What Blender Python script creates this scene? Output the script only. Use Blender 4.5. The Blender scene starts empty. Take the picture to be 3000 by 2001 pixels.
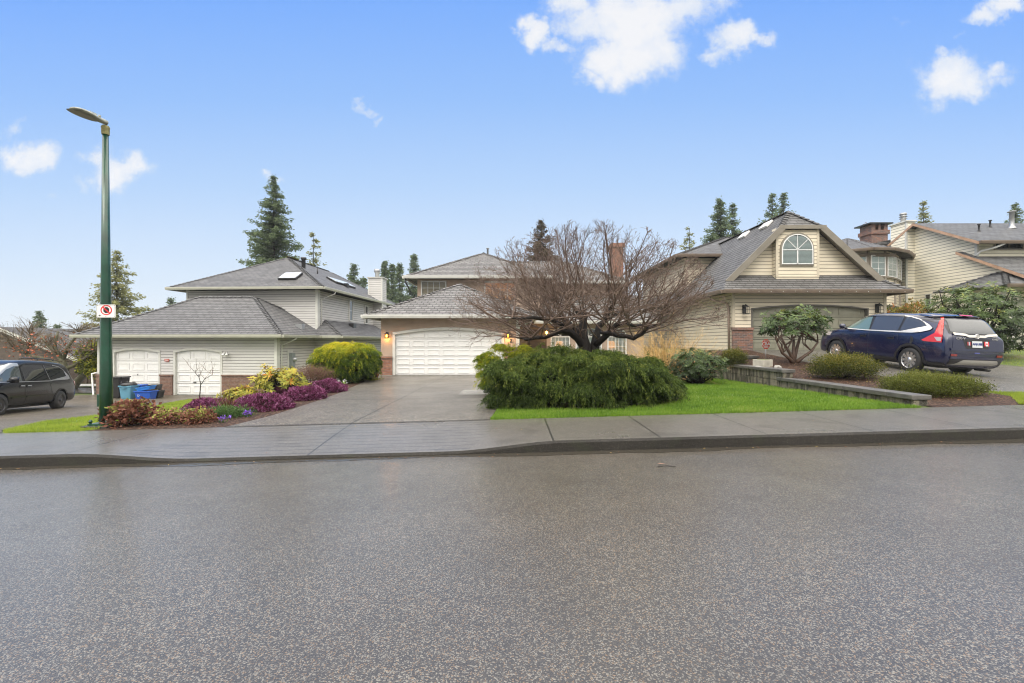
import bpy, bmesh, math, random
import numpy as np
from mathutils import Vector, Matrix
from mathutils.bvhtree import BVHTree
R = math.radians
rs = np.random.RandomState(7)
random.seed(7)
F = 1333.33
def P(x, y, Y):
    return ((x - 1500) * Y / F, Y, 1.6 - (y - 1000.5) * Y / F)
def PX(x, Y): return (x - 1500) * Y / F
def PZ(y, Y): return 1.6 - (y - 1000.5) * Y / F

# ------------------------------------------------------------------ camera, world, sun
sc = bpy.context.scene
col = sc.collection
cam_d = bpy.data.cameras.new('camera'); cam = bpy.data.objects.new('camera', cam_d); col.objects.link(cam)
cam.location = (0, 0, 1.6); cam.rotation_euler = (R(90), 0, 0)
cam_d.lens = 16; cam_d.sensor_width = 36; cam_d.clip_end = 4000; cam_d.clip_start = .05
sc.camera = cam
sc.view_settings.view_transform = 'Standard'; sc.view_settings.look = 'None'
sc.view_settings.exposure = .16; sc.view_settings.gamma = 1
sc.cycles.use_denoising = True
sc.cycles.max_bounces = 6; sc.cycles.diffuse_bounces = 3; sc.cycles.glossy_bounces = 3
sc.cycles.transmission_bounces = 3; sc.cycles.transparent_max_bounces = 6; sc.cycles.volume_bounces = 0
sc.cycles.use_adaptive_sampling = False
sc.cycles.filter_width = 1.15; sc.cycles.pixel_filter_type = 'BLACKMAN_HARRIS'
sc.cycles.sample_clamp_indirect = 6
sc.render.film_transparent = False

def nd(nt, typ, ins=None, **props):
    n = nt.nodes.new(typ)
    for k, v in props.items(): setattr(n, k, v)
    for k, v in (ins or {}).items():
        s = n.inputs[k]
        if isinstance(v, bpy.types.NodeSocket): nt.links.new(v, s)
        else: s.default_value = v
    return n
def ma(nt, op, a, b=None, c=None, clamp=False):
    ins = {0: a}
    if b is not None: ins[1] = b
    if c is not None: ins[2] = c
    n = nd(nt, 'ShaderNodeMath', ins, operation=op); n.use_clamp = clamp
    return n.outputs[0]
def mixc(nt, f, a, b, blend='MIX'):
    n = nt.nodes.new('ShaderNodeMix'); n.data_type = 'RGBA'; n.blend_type = blend; n.clamp_factor = True
    for s, v in ((n.inputs[0], f), (n.inputs[6], a), (n.inputs[7], b)):
        if isinstance(v, bpy.types.NodeSocket): nt.links.new(v, s)
        else: s.default_value = v if not isinstance(v, tuple) or len(v) == 4 else (*v, 1)
    return n.outputs[2]
def mrange(nt, v, a, b, c=0., d=1., smooth=False):
    n = nd(nt, 'ShaderNodeMapRange', {0: v, 1: a, 2: b, 3: c, 4: d})
    if smooth: n.interpolation_type = 'SMOOTHSTEP'
    return n.outputs[0]
def ramp(nt, f, stops):
    n = nd(nt, 'ShaderNodeValToRGB', {0: f}); e = n.color_ramp.elements
    while len(e) < len(stops): e.new(.5)
    for el, (p, c) in zip(e, stops): el.position = p; el.color = (*c, 1)
    return n.outputs[0]

SUN_EL, SUN_AZ = R(48), R(200)     # high behind the camera, a little to its left
w = bpy.data.worlds.new('World'); sc.world = w; w.use_nodes = True
nt = w.node_tree; nt.nodes.clear()
sky = nd(nt, 'ShaderNodeTexSky', sky_type='NISHITA'); sky.sun_disc = False
sky.sun_elevation = SUN_EL; sky.sun_rotation = SUN_AZ; sky.air_density = 1.; sky.dust_density = 1.5
tc = nd(nt, 'ShaderNodeTexCoord')
sep = nd(nt, 'ShaderNodeSeparateXYZ', {0: tc.outputs['Generated']})
dx, dy, dz = sep.outputs
yy = ma(nt, 'MAXIMUM', dy, .05)
U = ma(nt, 'DIVIDE', dx, yy); V = ma(nt, 'DIVIDE', dz, yy)
grad = ramp(nt, mrange(nt, V, 0, .76), [(0., (.80, .86, .91)), (.2, (.64, .76, .91)), (.45, (.44, .63, .92)), (.7, (.29, .51, .93)), (1., (.185, .41, .95))])
uv = nd(nt, 'ShaderNodeCombineXYZ', {0: U, 1: V, 2: 0.})
nz = nd(nt, 'ShaderNodeTexNoise', {'Vector': uv.outputs[0], 'Scale': 5.5, 'Detail': 7., 'Roughness': .58})
nz2 = nd(nt, 'ShaderNodeTexNoise', {'Vector': uv.outputs[0], 'Scale': 15., 'Detail': 8., 'Roughness': .68})
blobs = [(1700,60,110,78,1.15),(1850,60,180,115,1.25),(1790,170,105,80,1.15),(1880,150,140,85,1.15),(1740,225,55,35,.9),(2000,25,150,70,1),(1660,10,70,50,1),
 (1575,115,48,55,1.3),(1650,150,65,32,.9),(2150,110,78,50,1.35),(2215,115,75,30,.95),(2110,160,55,32,.95),
 (2815,225,118,70,1.35),(2905,205,90,30,.85),(2765,165,55,32,.9),(2960,240,60,30,.6),(2870,35,75,34,1.),(2950,25,78,38,1.05),(2800,95,40,22,.6),
 (345,490,80,56,1.3),(300,470,52,42,1.1),(100,460,78,48,1.15),(18,390,38,34,.75),(235,525,40,26,.55),(1060,318,48,16,.75),(1100,340,28,14,.6),(830,508,52,15,.8),(790,492,24,18,.8),(560,440,38,16,.4),(165,585,22,12,.4),(2270,70,30,14,.3),(2650,70,34,16,.35)]
wz = nd(nt, 'ShaderNodeTexNoise', {'Vector': uv.outputs[0], 'Scale': 9., 'Detail': 6., 'Roughness': .6})
ws = nd(nt, 'ShaderNodeSeparateColor', {0: wz.outputs['Color']})
U0, V0 = U, V
U = ma(nt, 'ADD', U, ma(nt, 'MULTIPLY', ma(nt, 'SUBTRACT', ws.outputs[0], .5), .17)); V = ma(nt, 'ADD', V, ma(nt, 'MULTIPLY', ma(nt, 'SUBTRACT', ws.outputs[1], .5), .13))
fld = None
for (x, y, a, b, s) in blobs:
    du = ma(nt, 'MULTIPLY', ma(nt, 'SUBTRACT', U, (x-1500)/F), F/a)
    dv = ma(nt, 'MULTIPLY', ma(nt, 'SUBTRACT', V, (1000-y)/F), F/b)
    q = ma(nt, 'ADD', ma(nt, 'MULTIPLY', du, du), ma(nt, 'MULTIPLY', dv, dv))
    g = ma(nt, 'MULTIPLY', ma(nt, 'POWER', 2.718, ma(nt, 'MULTIPLY', q, -.8)), s)
    fld = g if fld is None else ma(nt, 'MAXIMUM', fld, g)
n1 = ma(nt, 'SUBTRACT', nz.outputs[0], .5); n2 = ma(nt, 'SUBTRACT', nz2.outputs[0], .5)
fn = ma(nt, 'ADD', ma(nt, 'ADD', fld, ma(nt, 'MULTIPLY', n1, 1.0)), ma(nt, 'MULTIPLY', n2, 1.15))
cm = mrange(nt, fn, .30, .98, 0, 1, True)
cm = ma(nt, 'MULTIPLY', cm, mrange(nt, fld, .02, .3, 0, 1, True))
cm = ma(nt, 'MULTIPLY', cm, .97)
cloudc = mixc(nt, mrange(nt, ma(nt, 'ADD', fn, ma(nt, 'MULTIPLY', n1, 1.2)), .55, 1.25), (.68, .76, .89), (.90, .90, .91))
front = mixc(nt, cm, grad, cloudc)
# unseen rain cloud overhead and behind the viewer, brightness shaped to light the street
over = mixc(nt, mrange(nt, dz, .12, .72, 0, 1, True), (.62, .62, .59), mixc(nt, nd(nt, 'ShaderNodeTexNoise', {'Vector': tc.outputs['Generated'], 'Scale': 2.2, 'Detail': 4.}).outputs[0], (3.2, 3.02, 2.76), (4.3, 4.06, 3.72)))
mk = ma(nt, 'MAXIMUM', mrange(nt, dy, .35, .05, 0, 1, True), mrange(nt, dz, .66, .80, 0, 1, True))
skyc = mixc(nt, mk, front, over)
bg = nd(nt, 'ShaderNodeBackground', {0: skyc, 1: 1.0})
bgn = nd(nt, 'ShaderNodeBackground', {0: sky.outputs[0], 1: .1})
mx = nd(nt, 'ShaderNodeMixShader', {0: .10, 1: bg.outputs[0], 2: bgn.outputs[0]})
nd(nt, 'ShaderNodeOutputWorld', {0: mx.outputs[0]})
w.cycles.sampling_method = 'MANUAL'; w.cycles.sample_map_resolution = 512

sd = bpy.data.lights.new('sun', 'SUN'); sd.energy = 1.1; sd.angle = R(24); sd.color = (1, .96, .9)
so = bpy.data.objects.new('sun', sd); col.objects.link(so)
sdir = Vector((math.sin(SUN_AZ)*math.cos(SUN_EL), math.cos(SUN_AZ)*math.cos(SUN_EL), math.sin(SUN_EL)))
so.rotation_euler = sdir.to_track_quat('Z', 'Y').to_euler()

# ------------------------------------------------------------------ object helpers
def tag(o, label=None, cat=None, group=None, kind=None):
    if label: o['label'] = label
    if cat: o['category'] = cat
    if group: o['group'] = group
    if kind: o['kind'] = kind
    return o
def thing(name, label, cat, loc, rz=0, group=None):
    o = bpy.data.objects.new(name, None); col.objects.link(o); o.empty_display_size = .2
    o.location = loc; o.rotation_euler = (0, 0, rz)
    return tag(o, label, cat, group)
def origin(o):
    while o.parent: o = o.parent
    return Vector(o.get('org', o.location))
class MB:
    def __init__(s, M=None): s.v=[]; s.f=[]; s.uv=[]; s.mi=[]; s.M=M; s.cur=0; s.sm=[]; s.smooth=False; s.marks=[]
    def T(s, p):
        p = Vector(p); return s.M @ p if s.M else p
    def face(s, pts, uv=None, raw=False):
        q = [Vector(p) if raw else s.T(p) for p in pts]
        if uv is None:
            n = Vector((0,0,0))
            for i in range(len(q)):
                a, b = q[i], q[(i+1) % len(q)]
                n += Vector(((a.y-b.y)*(a.z+b.z), (a.z-b.z)*(a.x+b.x), (a.x-b.x)*(a.y+b.y)))
            n = n.normalized() if n.length > 1e-12 else Vector((0,0,1))
            if n.z < 0: n = -n
            u = Vector((0,0,1)).cross(n)
            u = u.normalized() if u.length > 1e-3 else Vector((1,0,0))
            v = n.cross(u)
            uv = [(p.dot(u), p.dot(v)) for p in q]
        b = len(s.v); s.v += q; s.f.append(tuple(range(b, b+len(q)))); s.uv += uv; s.mi.append(s.cur); s.sm.append(s.smooth)
    def box(s, x0, x1, y0, y1, z0, z1, skip=''):
        s.marks.append((len(s.v), len(s.f), len(s.uv)))
        c = [(x0,y0,z0),(x1,y0,z0),(x1,y1,z0),(x0,y1,z0),(x0,y0,z1),(x1,y0,z1),(x1,y1,z1),(x0,y1,z1)]
        for k, f in (('b',(0,3,2,1)),('t',(4,5,6,7)),('f',(0,1,5,4)),('r',(1,2,6,5)),('k',(2,3,7,6)),('l',(3,0,4,7))):
            if k not in skip: s.face([c[i] for i in f])
        return s
    def prism(s, pts, y0, y1, sides=True):
        """polygon in x,z extruded along y"""
        s.face([(x, y0, z) for x, z in pts]); s.face([(x, y1, z) for x, z in reversed(pts)])
        if sides:
            for i in range(len(pts)):
                a, b = pts[i], pts[(i+1) % len(pts)]
                s.face([(a[0],y0,a[1]),(a[0],y1,a[1]),(b[0],y1,b[1]),(b[0],y0,b[1])])
        return s
    def slabz(s, pts, z0, z1):
        s.face([(x,y,z1) for x,y in pts]); s.face([(x,y,z0) for x,y in reversed(pts)])
        for i in range(len(pts)):
            a, b = pts[i], pts[(i+1) % len(pts)]
            s.face([(*a,z0),(*b,z0),(*b,z1),(*a,z1)])
        return s
    def tube(s, pts, rad, n=8, cap=True):
        pts = [Vector(p) for p in pts]
        if not hasattr(rad, '__len__'): rad = [rad]*len(pts)
        rings = []; ref = None
        for i, p in enumerate(pts):
            d = (pts[min(i+1,len(pts)-1)] - pts[max(i-1,0)])
            d = d.normalized() if d.length > 1e-9 else Vector((0,0,1))
            if ref is None: ref = Vector((0,0,1)) if abs(d.z) < .9 else Vector((1,0,0))
            a = (ref - d*ref.dot(d)).normalized(); b = d.cross(a); ref = a
            rings.append([s.T(p + (a*math.cos(2*math.pi*k/n) + b*math.sin(2*math.pi*k/n))*rad[i]) for k in range(n)])
        base = len(s.v); L = 0
        for i, r in enumerate(rings):
            s.v += r
        for i in range(len(rings)-1):
            if i: L += (pts[i]-pts[i-1]).length
            L2 = L + (pts[i+1]-pts[i]).length
            for k in range(n):
                k2 = (k+1) % n
                s.f.append((base+i*n+k, base+i*n+k2, base+(i+1)*n+k2, base+(i+1)*n+k)); s.mi.append(s.cur); s.sm.append(n > 4)
                s.uv += [(k/n, L),((k+1)/n, L),((k+1)/n, L2),(k/n, L2)]
        if cap:
            for r, rev in ((0, True), (len(rings)-1, False)):
                idx = [base+r*n+k for k in range(n)]
                s.f.append(tuple(reversed(idx)) if rev else tuple(idx)); s.mi.append(s.cur); s.sm.append(False); s.uv += [(0,0)]*n
        return s
    def lathe(s, prof, c=(0,0,0), n=24, axis='z', ang=(0, 2*math.pi)):
        c = Vector(c); base = len(s.v); full = abs(ang[1]-ang[0]-2*math.pi) < 1e-6; m = n if full else n+1
        for r, h in prof:
            for k in range(m):
                a = ang[0] + (ang[1]-ang[0])*k/n
                if axis == 'z': p = (r*math.cos(a), r*math.sin(a), h)
                elif axis == 'y': p = (r*math.cos(a), h, r*math.sin(a))
                else: p = (h, r*math.cos(a), r*math.sin(a))
                s.v.append(s.T(c + Vector(p)))
        for i in range(len(prof)-1):
            for k in range(n):
                k2 = (k+1) % m
                s.f.append((base+i*m+k, base+i*m+k2, base+(i+1)*m+k2, base+(i+1)*m+k)); s.mi.append(s.cur); s.sm.append(True)
                s.uv += [(k/n, prof[i][1]),((k+1)/n, prof[i][1]),((k+1)/n, prof[i+1][1]),(k/n, prof[i+1][1])]
        return s
    def build(s, name, mats, parent=None, org=None, bevel=0, label=None):
        if not isinstance(mats, (list, tuple)): mats = [mats]
        o3 = origin(parent) if parent else Vector(org or (0,0,0))
        me = bpy.data.meshes.new(name)
        me.from_pydata([tuple(v - o3) for v in s.v], [], s.f)
        for m in mats: me.materials.append(m)
        me.polygons.foreach_set('material_index', s.mi); me.polygons.foreach_set('use_smooth', s.sm)
        ul = me.uv_layers.new(name='UVMap'); ul.data.foreach_set('uv', np.array(s.uv, dtype=np.float32).ravel())
        me.update()
        o = bpy.data.objects.new(name, me); col.objects.link(o)
        if parent: o.parent = parent
        else: o.location = o3
        if bevel:
            bm = bmesh.new(); bm.from_mesh(me); bmesh.ops.remove_doubles(bm, verts=bm.verts, dist=1e-4)
            bm.normal_update(); bmesh.ops.recalc_face_normals(bm, faces=bm.faces)
            es = [e for e in bm.edges if len(e.link_faces) == 2 and e.calc_face_angle(0) > .6]
            bmesh.ops.bevel(bm, geom=es, offset=bevel, segments=2, profile=.5, affect='EDGES', clamp_overlap=True)
            bm.to_mesh(me); bm.free()
        if label: o['label'] = label
        return o
def build_each(m, name, mat, parent, k=1, **kw):
    mk = m.marks + [(len(m.v), len(m.f), len(m.uv))]; out = []
    for i in range(0, len(m.marks), k):
        a, b_ = mk[i], mk[min(i+k, len(m.marks))]; q = MB(); q.v = m.v[a[0]:b_[0]]; q.f = [tuple(j-a[0] for j in f) for f in m.f[a[1]:b_[1]]]
        q.uv = m.uv[a[2]:b_[2]]; q.mi = m.mi[a[1]:b_[1]]; q.sm = m.sm[a[1]:b_[1]]; out.append(q.build(name, mat, parent, **kw))
    return out
def fastmesh(name, verts, faces_n, mat, parent=None, org=(0,0,0), rnd=None, smooth=False):
    """verts (N*k,3), each k consecutive vertices one face"""
    o3 = origin(parent) if parent else Vector(org)
    v = np.asarray(verts, dtype=np.float32).reshape(-1, 3) - np.array(o3, dtype=np.float32)
    k = faces_n; nf = len(v)//k
    me = bpy.data.meshes.new(name); me.vertices.add(len(v)); me.vertices.foreach_set('co', v.ravel())
    me.loops.add(len(v)); me.loops.foreach_set('vertex_index', np.arange(len(v), dtype=np.int32))
    me.polygons.add(nf); me.polygons.foreach_set('loop_start', np.arange(nf, dtype=np.int32)*k)
    try: me.polygons.foreach_set('loop_total', np.full(nf, k, dtype=np.int32))
    except Exception: pass
    me.polygons.foreach_set('use_smooth', np.full(nf, smooth, dtype=bool))
    me.materials.append(mat)
    if rnd is not None:
        a = me.attributes.new('rnd', 'FLOAT', 'POINT'); a.data.foreach_set('value', np.repeat(np.asarray(rnd, dtype=np.float32), k))
    me.update(); me.validate()
    o = bpy.data.objects.new(name, me); col.objects.link(o)
    if parent: o.parent = parent
    else: o.location = o3
    return o
def unit(a): return a/np.maximum(np.linalg.norm(a, axis=-1, keepdims=True), 1e-9)
def leafverts(C, D, L, W, up=None):
    n = len(C); D = unit(D)
    r = unit(rs.normal(size=(n, 3))) if up is None else up
    S = unit(np.cross(D, r)); L = np.broadcast_to(np.asarray(L, float), (n,))[:, None]; W = np.broadcast_to(np.asarray(W, float), (n,))[:, None]
    N = np.cross(S, D)
    return np.stack([C, C+D*L*.45+S*W/2, C+D*L - N*L*.08, C+D*L*.45-S*W/2], 1).reshape(-1, 3)
def dup(root, loc, rz=None, label=None, scale=None, group=None):
    def rec(o, par):
        c = o.copy(); col.objects.link(c); c.parent = par
        for ch in list(o.children): rec(ch, c)
        return c
    r = rec(root, None); r.location = loc
    if rz is not None: r.rotation_euler = (0, 0, rz)
    if label: r['label'] = label
    if group: r['group'] = group
    if scale: r.scale = scale
    return r
def textmesh(name, s, size, M, mat, parent, ext=.003, bold=False):
    cu = bpy.data.curves.new(name, 'FONT'); cu.body = s; cu.size = size; cu.extrude = ext; cu.align_x = 'CENTER'; cu.align_y = 'CENTER'
    if bold: cu.offset = size*.02
    t = bpy.data.objects.new('tmp_text', cu); col.objects.link(t)
    dg = bpy.context.evaluated_depsgraph_get(); me = bpy.data.meshes.new_from_object(t.evaluated_get(dg))
    bpy.data.objects.remove(t); bpy.data.curves.remove(cu)
    me.name = name; me.transform(M); me.transform(Matrix.Translation(-origin(parent))); me.materials.clear(); me.materials.append(mat)
    o = bpy.data.objects.new(name, me); col.objects.link(o); o.parent = parent
    return o

# ------------------------------------------------------------------ materials
MATS = {}
def pm(name, c, rough=.5, metal=0, spec=.5, coat=0, coatr=.05, emit=None, es=1, bump=None, alpha=None, vary=0, vscale=3):
    if name in MATS: return MATS[name]
    m = bpy.data.materials.new(name); m.use_nodes = True; n = m.node_tree; b = n.nodes['Principled BSDF']
    b.inputs['Base Color'].default_value = (*c, 1); b.inputs['Roughness'].default_value = rough; b.inputs['Metallic'].default_value = metal
    b.inputs['Specular IOR Level'].default_value = spec; b.inputs['Coat Weight'].default_value = coat; b.inputs['Coat Roughness'].default_value = coatr
    if emit: b.inputs['Emission Color'].default_value = (*emit, 1); b.inputs['Emission Strength'].default_value = es
    if vary or bump:
        g = nd(n, 'ShaderNodeNewGeometry'); z = nd(n, 'ShaderNodeTexNoise', {'Vector': g.outputs['Position'], 'Scale': float(vscale), 'Detail': 5.})
        if vary:
            n.links.new(mixc(n, mrange(n, z.outputs[0], .3, .7), tuple(x*(1-vary) for x in c), tuple(min(1, x*(1+vary*.6)) for x in c)), b.inputs['Base Color'])
        if bump:
            z2 = nd(n, 'ShaderNodeTexNoise', {'Vector': g.outputs['Position'], 'Scale': float(bump[1]), 'Detail': 4.})
            bp = nd(n, 'ShaderNodeBump', {'Height': z2.outputs[0], 'Strength': bump[0], 'Distance': .02}); n.links.new(bp.outputs[0], b.inputs['Normal'])
    MATS[name] = m; return m
def base(name):
    m = bpy.data.materials.new(name); m.use_nodes = True; n = m.node_tree; b = n.nodes['Principled BSDF']; MATS[name] = m
    return m, n, b
def setin(n, b, k, v):
    if isinstance(v, bpy.types.NodeSocket): n.links.new(v, b.inputs[k])
    else: b.inputs[k].default_value = v if not isinstance(v, tuple) or len(v) == 4 else (*v, 1)
def siding(name, c, pitch=.15, dirt=(.30, .31, .24)):
    m, n, b = base(name); uvn = nd(n, 'ShaderNodeUVMap'); s = nd(n, 'ShaderNodeSeparateXYZ', {0: uvn.outputs[0]})
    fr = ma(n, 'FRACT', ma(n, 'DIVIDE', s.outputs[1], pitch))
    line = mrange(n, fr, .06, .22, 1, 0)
    g = nd(n, 'ShaderNodeNewGeometry'); mp = nd(n, 'ShaderNodeMapping', {0: g.outputs['Position'], 3: (.6, .6, 2.)})
    z = nd(n, 'ShaderNodeTexNoise', {'Vector': mp.outputs[0], 'Scale': 1.4, 'Detail': 5.})
    cc = mixc(n, mrange(n, z.outputs[0], .5, .8, 0, .35), c, dirt)
    setin(n, b, 'Base Color', mixc(n, ma(n, 'MULTIPLY', line, .88), cc, (.05, .05, .045)))  # shadow under each lap painted into the colour as a dark line
    bp = nd(n, 'ShaderNodeBump', {'Height': ma(n, 'SUBTRACT', 1., fr), 'Strength': .9, 'Distance': .018}); n.links.new(bp.outputs[0], b.inputs['Normal'])
    b.inputs['Roughness'].default_value = .55; b.inputs['Specular IOR Level'].default_value = .2; return m
def shingle(name, c1, c2, gap_shade, wd=.3, h=.14, rough=.55, mort=.012, moss=None, lw=.26, var=.55):
    m, n, b = base(name); uvn = nd(n, 'ShaderNodeUVMap')
    br = nd(n, 'ShaderNodeTexBrick', {'Vector': uvn.outputs[0], 'Color1': (*c1,1), 'Color2': (*c2,1), 'Mortar': (*gap_shade,1), 'Scale': 1., 'Mortar Size': mort, 'Mortar Smooth': .1, 'Bias': 0., 'Brick Width': wd, 'Row Height': h})
    br.offset = .42; br.offset_frequency = 2
    s = nd(n, 'ShaderNodeSeparateXYZ', {0: uvn.outputs[0]})
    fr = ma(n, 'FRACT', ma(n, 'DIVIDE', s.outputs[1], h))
    z = nd(n, 'ShaderNodeTexNoise', {'Vector': uvn.outputs[0], 'Scale': 2.1, 'Detail': 6., 'Roughness': .65})
    z3 = nd(n, 'ShaderNodeTexNoise', {'Vector': uvn.outputs[0], 'Scale': 14., 'Detail': 3.})
    cc = mixc(n, mrange(n, z3.outputs[0], .35, .7, 0, var), br.outputs[0], tuple(x*1.5 for x in c1))
    cc = mixc(n, mrange(n, z.outputs[0], .4, .75, 0, .5), cc, tuple(x*.55 for x in c1))
    cc = mixc(n, ma(n, 'MULTIPLY', mrange(n, fr, .08, lw, 1, 0), .95), cc, gap_shade)  # butt-edge shadow painted as a dark band along each course, in the joint colour
    if moss: cc = mixc(n, mrange(n, z.outputs[0], .60, .72, 0, .7), cc, moss)
    setin(n, b, 'Base Color', cc)
    hgt = ma(n, 'ADD', ma(n, 'SUBTRACT', 1., fr), ma(n, 'MULTIPLY', br.outputs[1], -.5))
    hgt = ma(n, 'ADD', hgt, ma(n, 'MULTIPLY', z3.outputs[0], .35))
    bp = nd(n, 'ShaderNodeBump', {'Height': hgt, 'Strength': .8, 'Distance': .02}); n.links.new(bp.outputs[0], b.inputs['Normal'])
    setin(n, b, 'Roughness', mrange(n, z.outputs[0], .3, .7, rough, rough+.2)); b.inputs['Specular IOR Level'].default_value = .16
    return m
def bricks(name, c1, c2, mortar=(.22, .19, .17), wd=.21, h=.07):
    m, n, b = base(name); uvn = nd(n, 'ShaderNodeUVMap')
    br = nd(n, 'ShaderNodeTexBrick', {'Vector': uvn.outputs[0], 'Color1': (*c1,1), 'Color2': (*c2,1), 'Mortar': (*mortar,1), 'Scale': 1., 'Mortar Size': .008, 'Bias': .1, 'Brick Width': wd, 'Row Height': h})
    z = nd(n, 'ShaderNodeTexNoise', {'Vector': uvn.outputs[0], 'Scale': 9., 'Detail': 4.})
    setin(n, b, 'Base Color', mixc(n, mrange(n, z.outputs[0], .4, .7, 0, .55), br.outputs[0], tuple(x*.45 for x in c1)))
    bp = nd(n, 'ShaderNodeBump', {'Height': br.outputs[1], 'Strength': .6, 'Distance': .01}); bp.invert = True; n.links.new(bp.outputs[0], b.inputs['Normal'])
    b.inputs['Roughness'].default_value = .6; return m
def leafmat(name, stops, rough=.5, trans=.25, spec=.15):
    m, n, b = base(name); a = nd(n, 'ShaderNodeAttribute', attribute_name='rnd')
    c = ramp(n, a.outputs['Fac'], stops); setin(n, b, 'Base Color', c); b.inputs['Roughness'].default_value = rough; b.inputs['Specular IOR Level'].default_value = spec
    t = nd(n, 'ShaderNodeBsdfTranslucent', {0: c}); mx = nd(n, 'ShaderNodeMixShader', {0: trans, 1: b.outputs[0], 2: t.outputs[0]})
    n.links.new(mx.outputs[0], n.nodes['Material Output'].inputs[0]); return m
def wetstone(name, dark, light, lp=.25, scale=90, rough=(.22, .5), tint=None, bump=.5, coat=.5, fine=1., joints=None, bigdark=None, mot=1., ior=1.5):
    """aggregate surface under a film of rain: voronoi stones, world metres"""
    m, n, b = base(name); g = nd(n, 'ShaderNodeNewGeometry'); pos = g.outputs['Position']
    vo = nd(n, 'ShaderNodeTexVoronoi', {'Vector': pos, 'Scale': float(scale)}); sp = nd(n, 'ShaderNodeSeparateXYZ', {0: vo.outputs['Color']})
    r1, r2, r3 = sp.outputs
    z = nd(n, 'ShaderNodeTexNoise', {'Vector': pos, 'Scale': .55, 'Detail': 6., 'Roughness': .6})
    zf = nd(n, 'ShaderNodeTexNoise', {'Vector': pos, 'Scale': float(scale)*1.7, 'Detail': 3.})
    c = mixc(n, mrange(n, r1, 1-lp, 1-lp*.3), mixc(n, zf.outputs[0], tuple(x*.55 for x in dark), tuple(x*1.5 for x in dark)), light)
    zm = nd(n, 'ShaderNodeTexNoise', {'Vector': pos, 'Scale': 26., 'Detail': 4., 'Roughness': .7}); c = mixc(n, mrange(n, zm.outputs[0], .50, .68, 0, .5*mot), c, tuple(x*.45 for x in dark)); c = mixc(n, mrange(n, zm.outputs[0], .48, .34, 0, .35*mot), c, tuple(x*.8 for x in light))
    if tint: c = mixc(n, mrange(n, r2, .9, .93, 0, .7), c, tint)
    c = mixc(n, mrange(n, z.outputs[0], .35, .7, 0, .5), c, tuple(x*.6 for x in dark))
    if bigdark:
        z5 = nd(n, 'ShaderNodeTexNoise', {'Vector': pos, 'Scale': 2.3, 'Detail': 5.})
        c = mixc(n, mrange(n, z5.outputs[0], .55, .7, 0, .6), c, bigdark)
    if joints:
        px_, py_ = joints; s2 = nd(n, 'ShaderNodeSeparateXYZ', {0: pos}); jl = None
        for ax, lst in ((0, px_), (1, py_)):
            for v, wd_, lo, hi in lst:
                q = ma(n, 'LESS_THAN', ma(n, 'ABSOLUTE', ma(n, 'SUBTRACT', s2.outputs[ax], v)), wd_)
                o_ = s2.outputs[1-ax]
                q = ma(n, 'MULTIPLY', q, ma(n, 'MULTIPLY', ma(n, 'GREATER_THAN', o_, lo), ma(n, 'LESS_THAN', o_, hi)))
                jl = q if jl is None else ma(n, 'MAXIMUM', jl, q)
        c = mixc(n, ma(n, 'MULTIPLY', jl, .85), c, (.010, .010, .009))
    setin(n, b, 'Base Color', c)
    h = ma(n, 'ADD', ma(n, 'MULTIPLY', vo.outputs['Distance'], -1.), ma(n, 'MULTIPLY', zf.outputs[0], .4))
    bp = nd(n, 'ShaderNodeBump', {'Height': h, 'Strength': bump, 'Distance': .012}); n.links.new(bp.outputs[0], b.inputs['Normal'])
    setin(n, b, 'Roughness', mrange(n, z.outputs[0], .35, .65, rough[0], rough[1]))
    b.inputs['Coat Tint'].default_value = (1, .97, .92, 1); b.inputs['Specular Tint'].default_value = (1, .95, .87, 1); b.inputs['Coat IOR'].default_value = ior; b.inputs['Coat Weight'].default_value = coat; b.inputs['Coat Roughness'].default_value = .14
    bp2 = nd(n, 'ShaderNodeBump', {'Height': h, 'Strength': bump*.22, 'Distance': .012}); n.links.new(bp2.outputs[0], b.inputs['Coat Normal'])
    return m

M_white = pm('white_paint', (.78, .78, .77), .35, vary=.05)
M_trim = pm('trim_paint', (.60, .60, .56), .4, vary=.12)
M_gutterL = pm('gutter_cream', (.46, .46, .39), .4, vary=.1)
M_dark = pm('dark_void', (.015, .015, .014), .6)
M_black = pm('black_plastic', (.018, .018, .02), .35)
M_blackmetal = pm('black_metal', (.015, .015, .015), .35, spec=.6)
M_tyre = pm('tyre_rubber', (.02, .02, .02), .55, bump=(.2, 60))
M_alloy = pm('alloy', (.62, .63, .64), .25, metal=.85)
M_steel = pm('steel_rim', (.06, .06, .065), .3, metal=.6)
M_chrome = pm('chrome', (.85, .85, .86), .08, metal=1)
M_bright = pm('bright_trim', (.80, .76, .70), .38, metal=.55)
M_galv = pm('galvanised', (.38, .39, .40), .35, metal=.6, vary=.15)
M_glassdark = pm('window_glass', (.02, .025, .028), .03, spec=.8, coat=.5)
M_glasscar = pm('car_glass', (.015, .018, .02), .02, spec=.8)
M_bark = pm('wet_bark', (.018, .014, .012), .6, spec=.25, vary=.3, vscale=20, bump=(.6, 60))
M_conctrim = pm('concrete_trim', (.34, .33, .30), .6, vary=.2, bump=(.3, 50))
def glass(name, fac=.8, c=(.9, .95, .95)):
    m, n, b = base(name); tr = nd(n, 'ShaderNodeBsdfTransparent', {0: (*c, 1)}); gl = nd(n, 'ShaderNodeBsdfGlossy', {0: (1,1,1,1), 1: .02})
    fr = nd(n, 'ShaderNodeFresnel', {0: 1.5}); mx = nd(n, 'ShaderNodeMixShader', {0: ma(n, 'ADD', fr.outputs[0], .03), 1: tr.outputs[0], 2: gl.outputs[0]})
    n.links.new(mx.outputs[0], n.nodes['Material Output'].inputs[0]); return m
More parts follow.
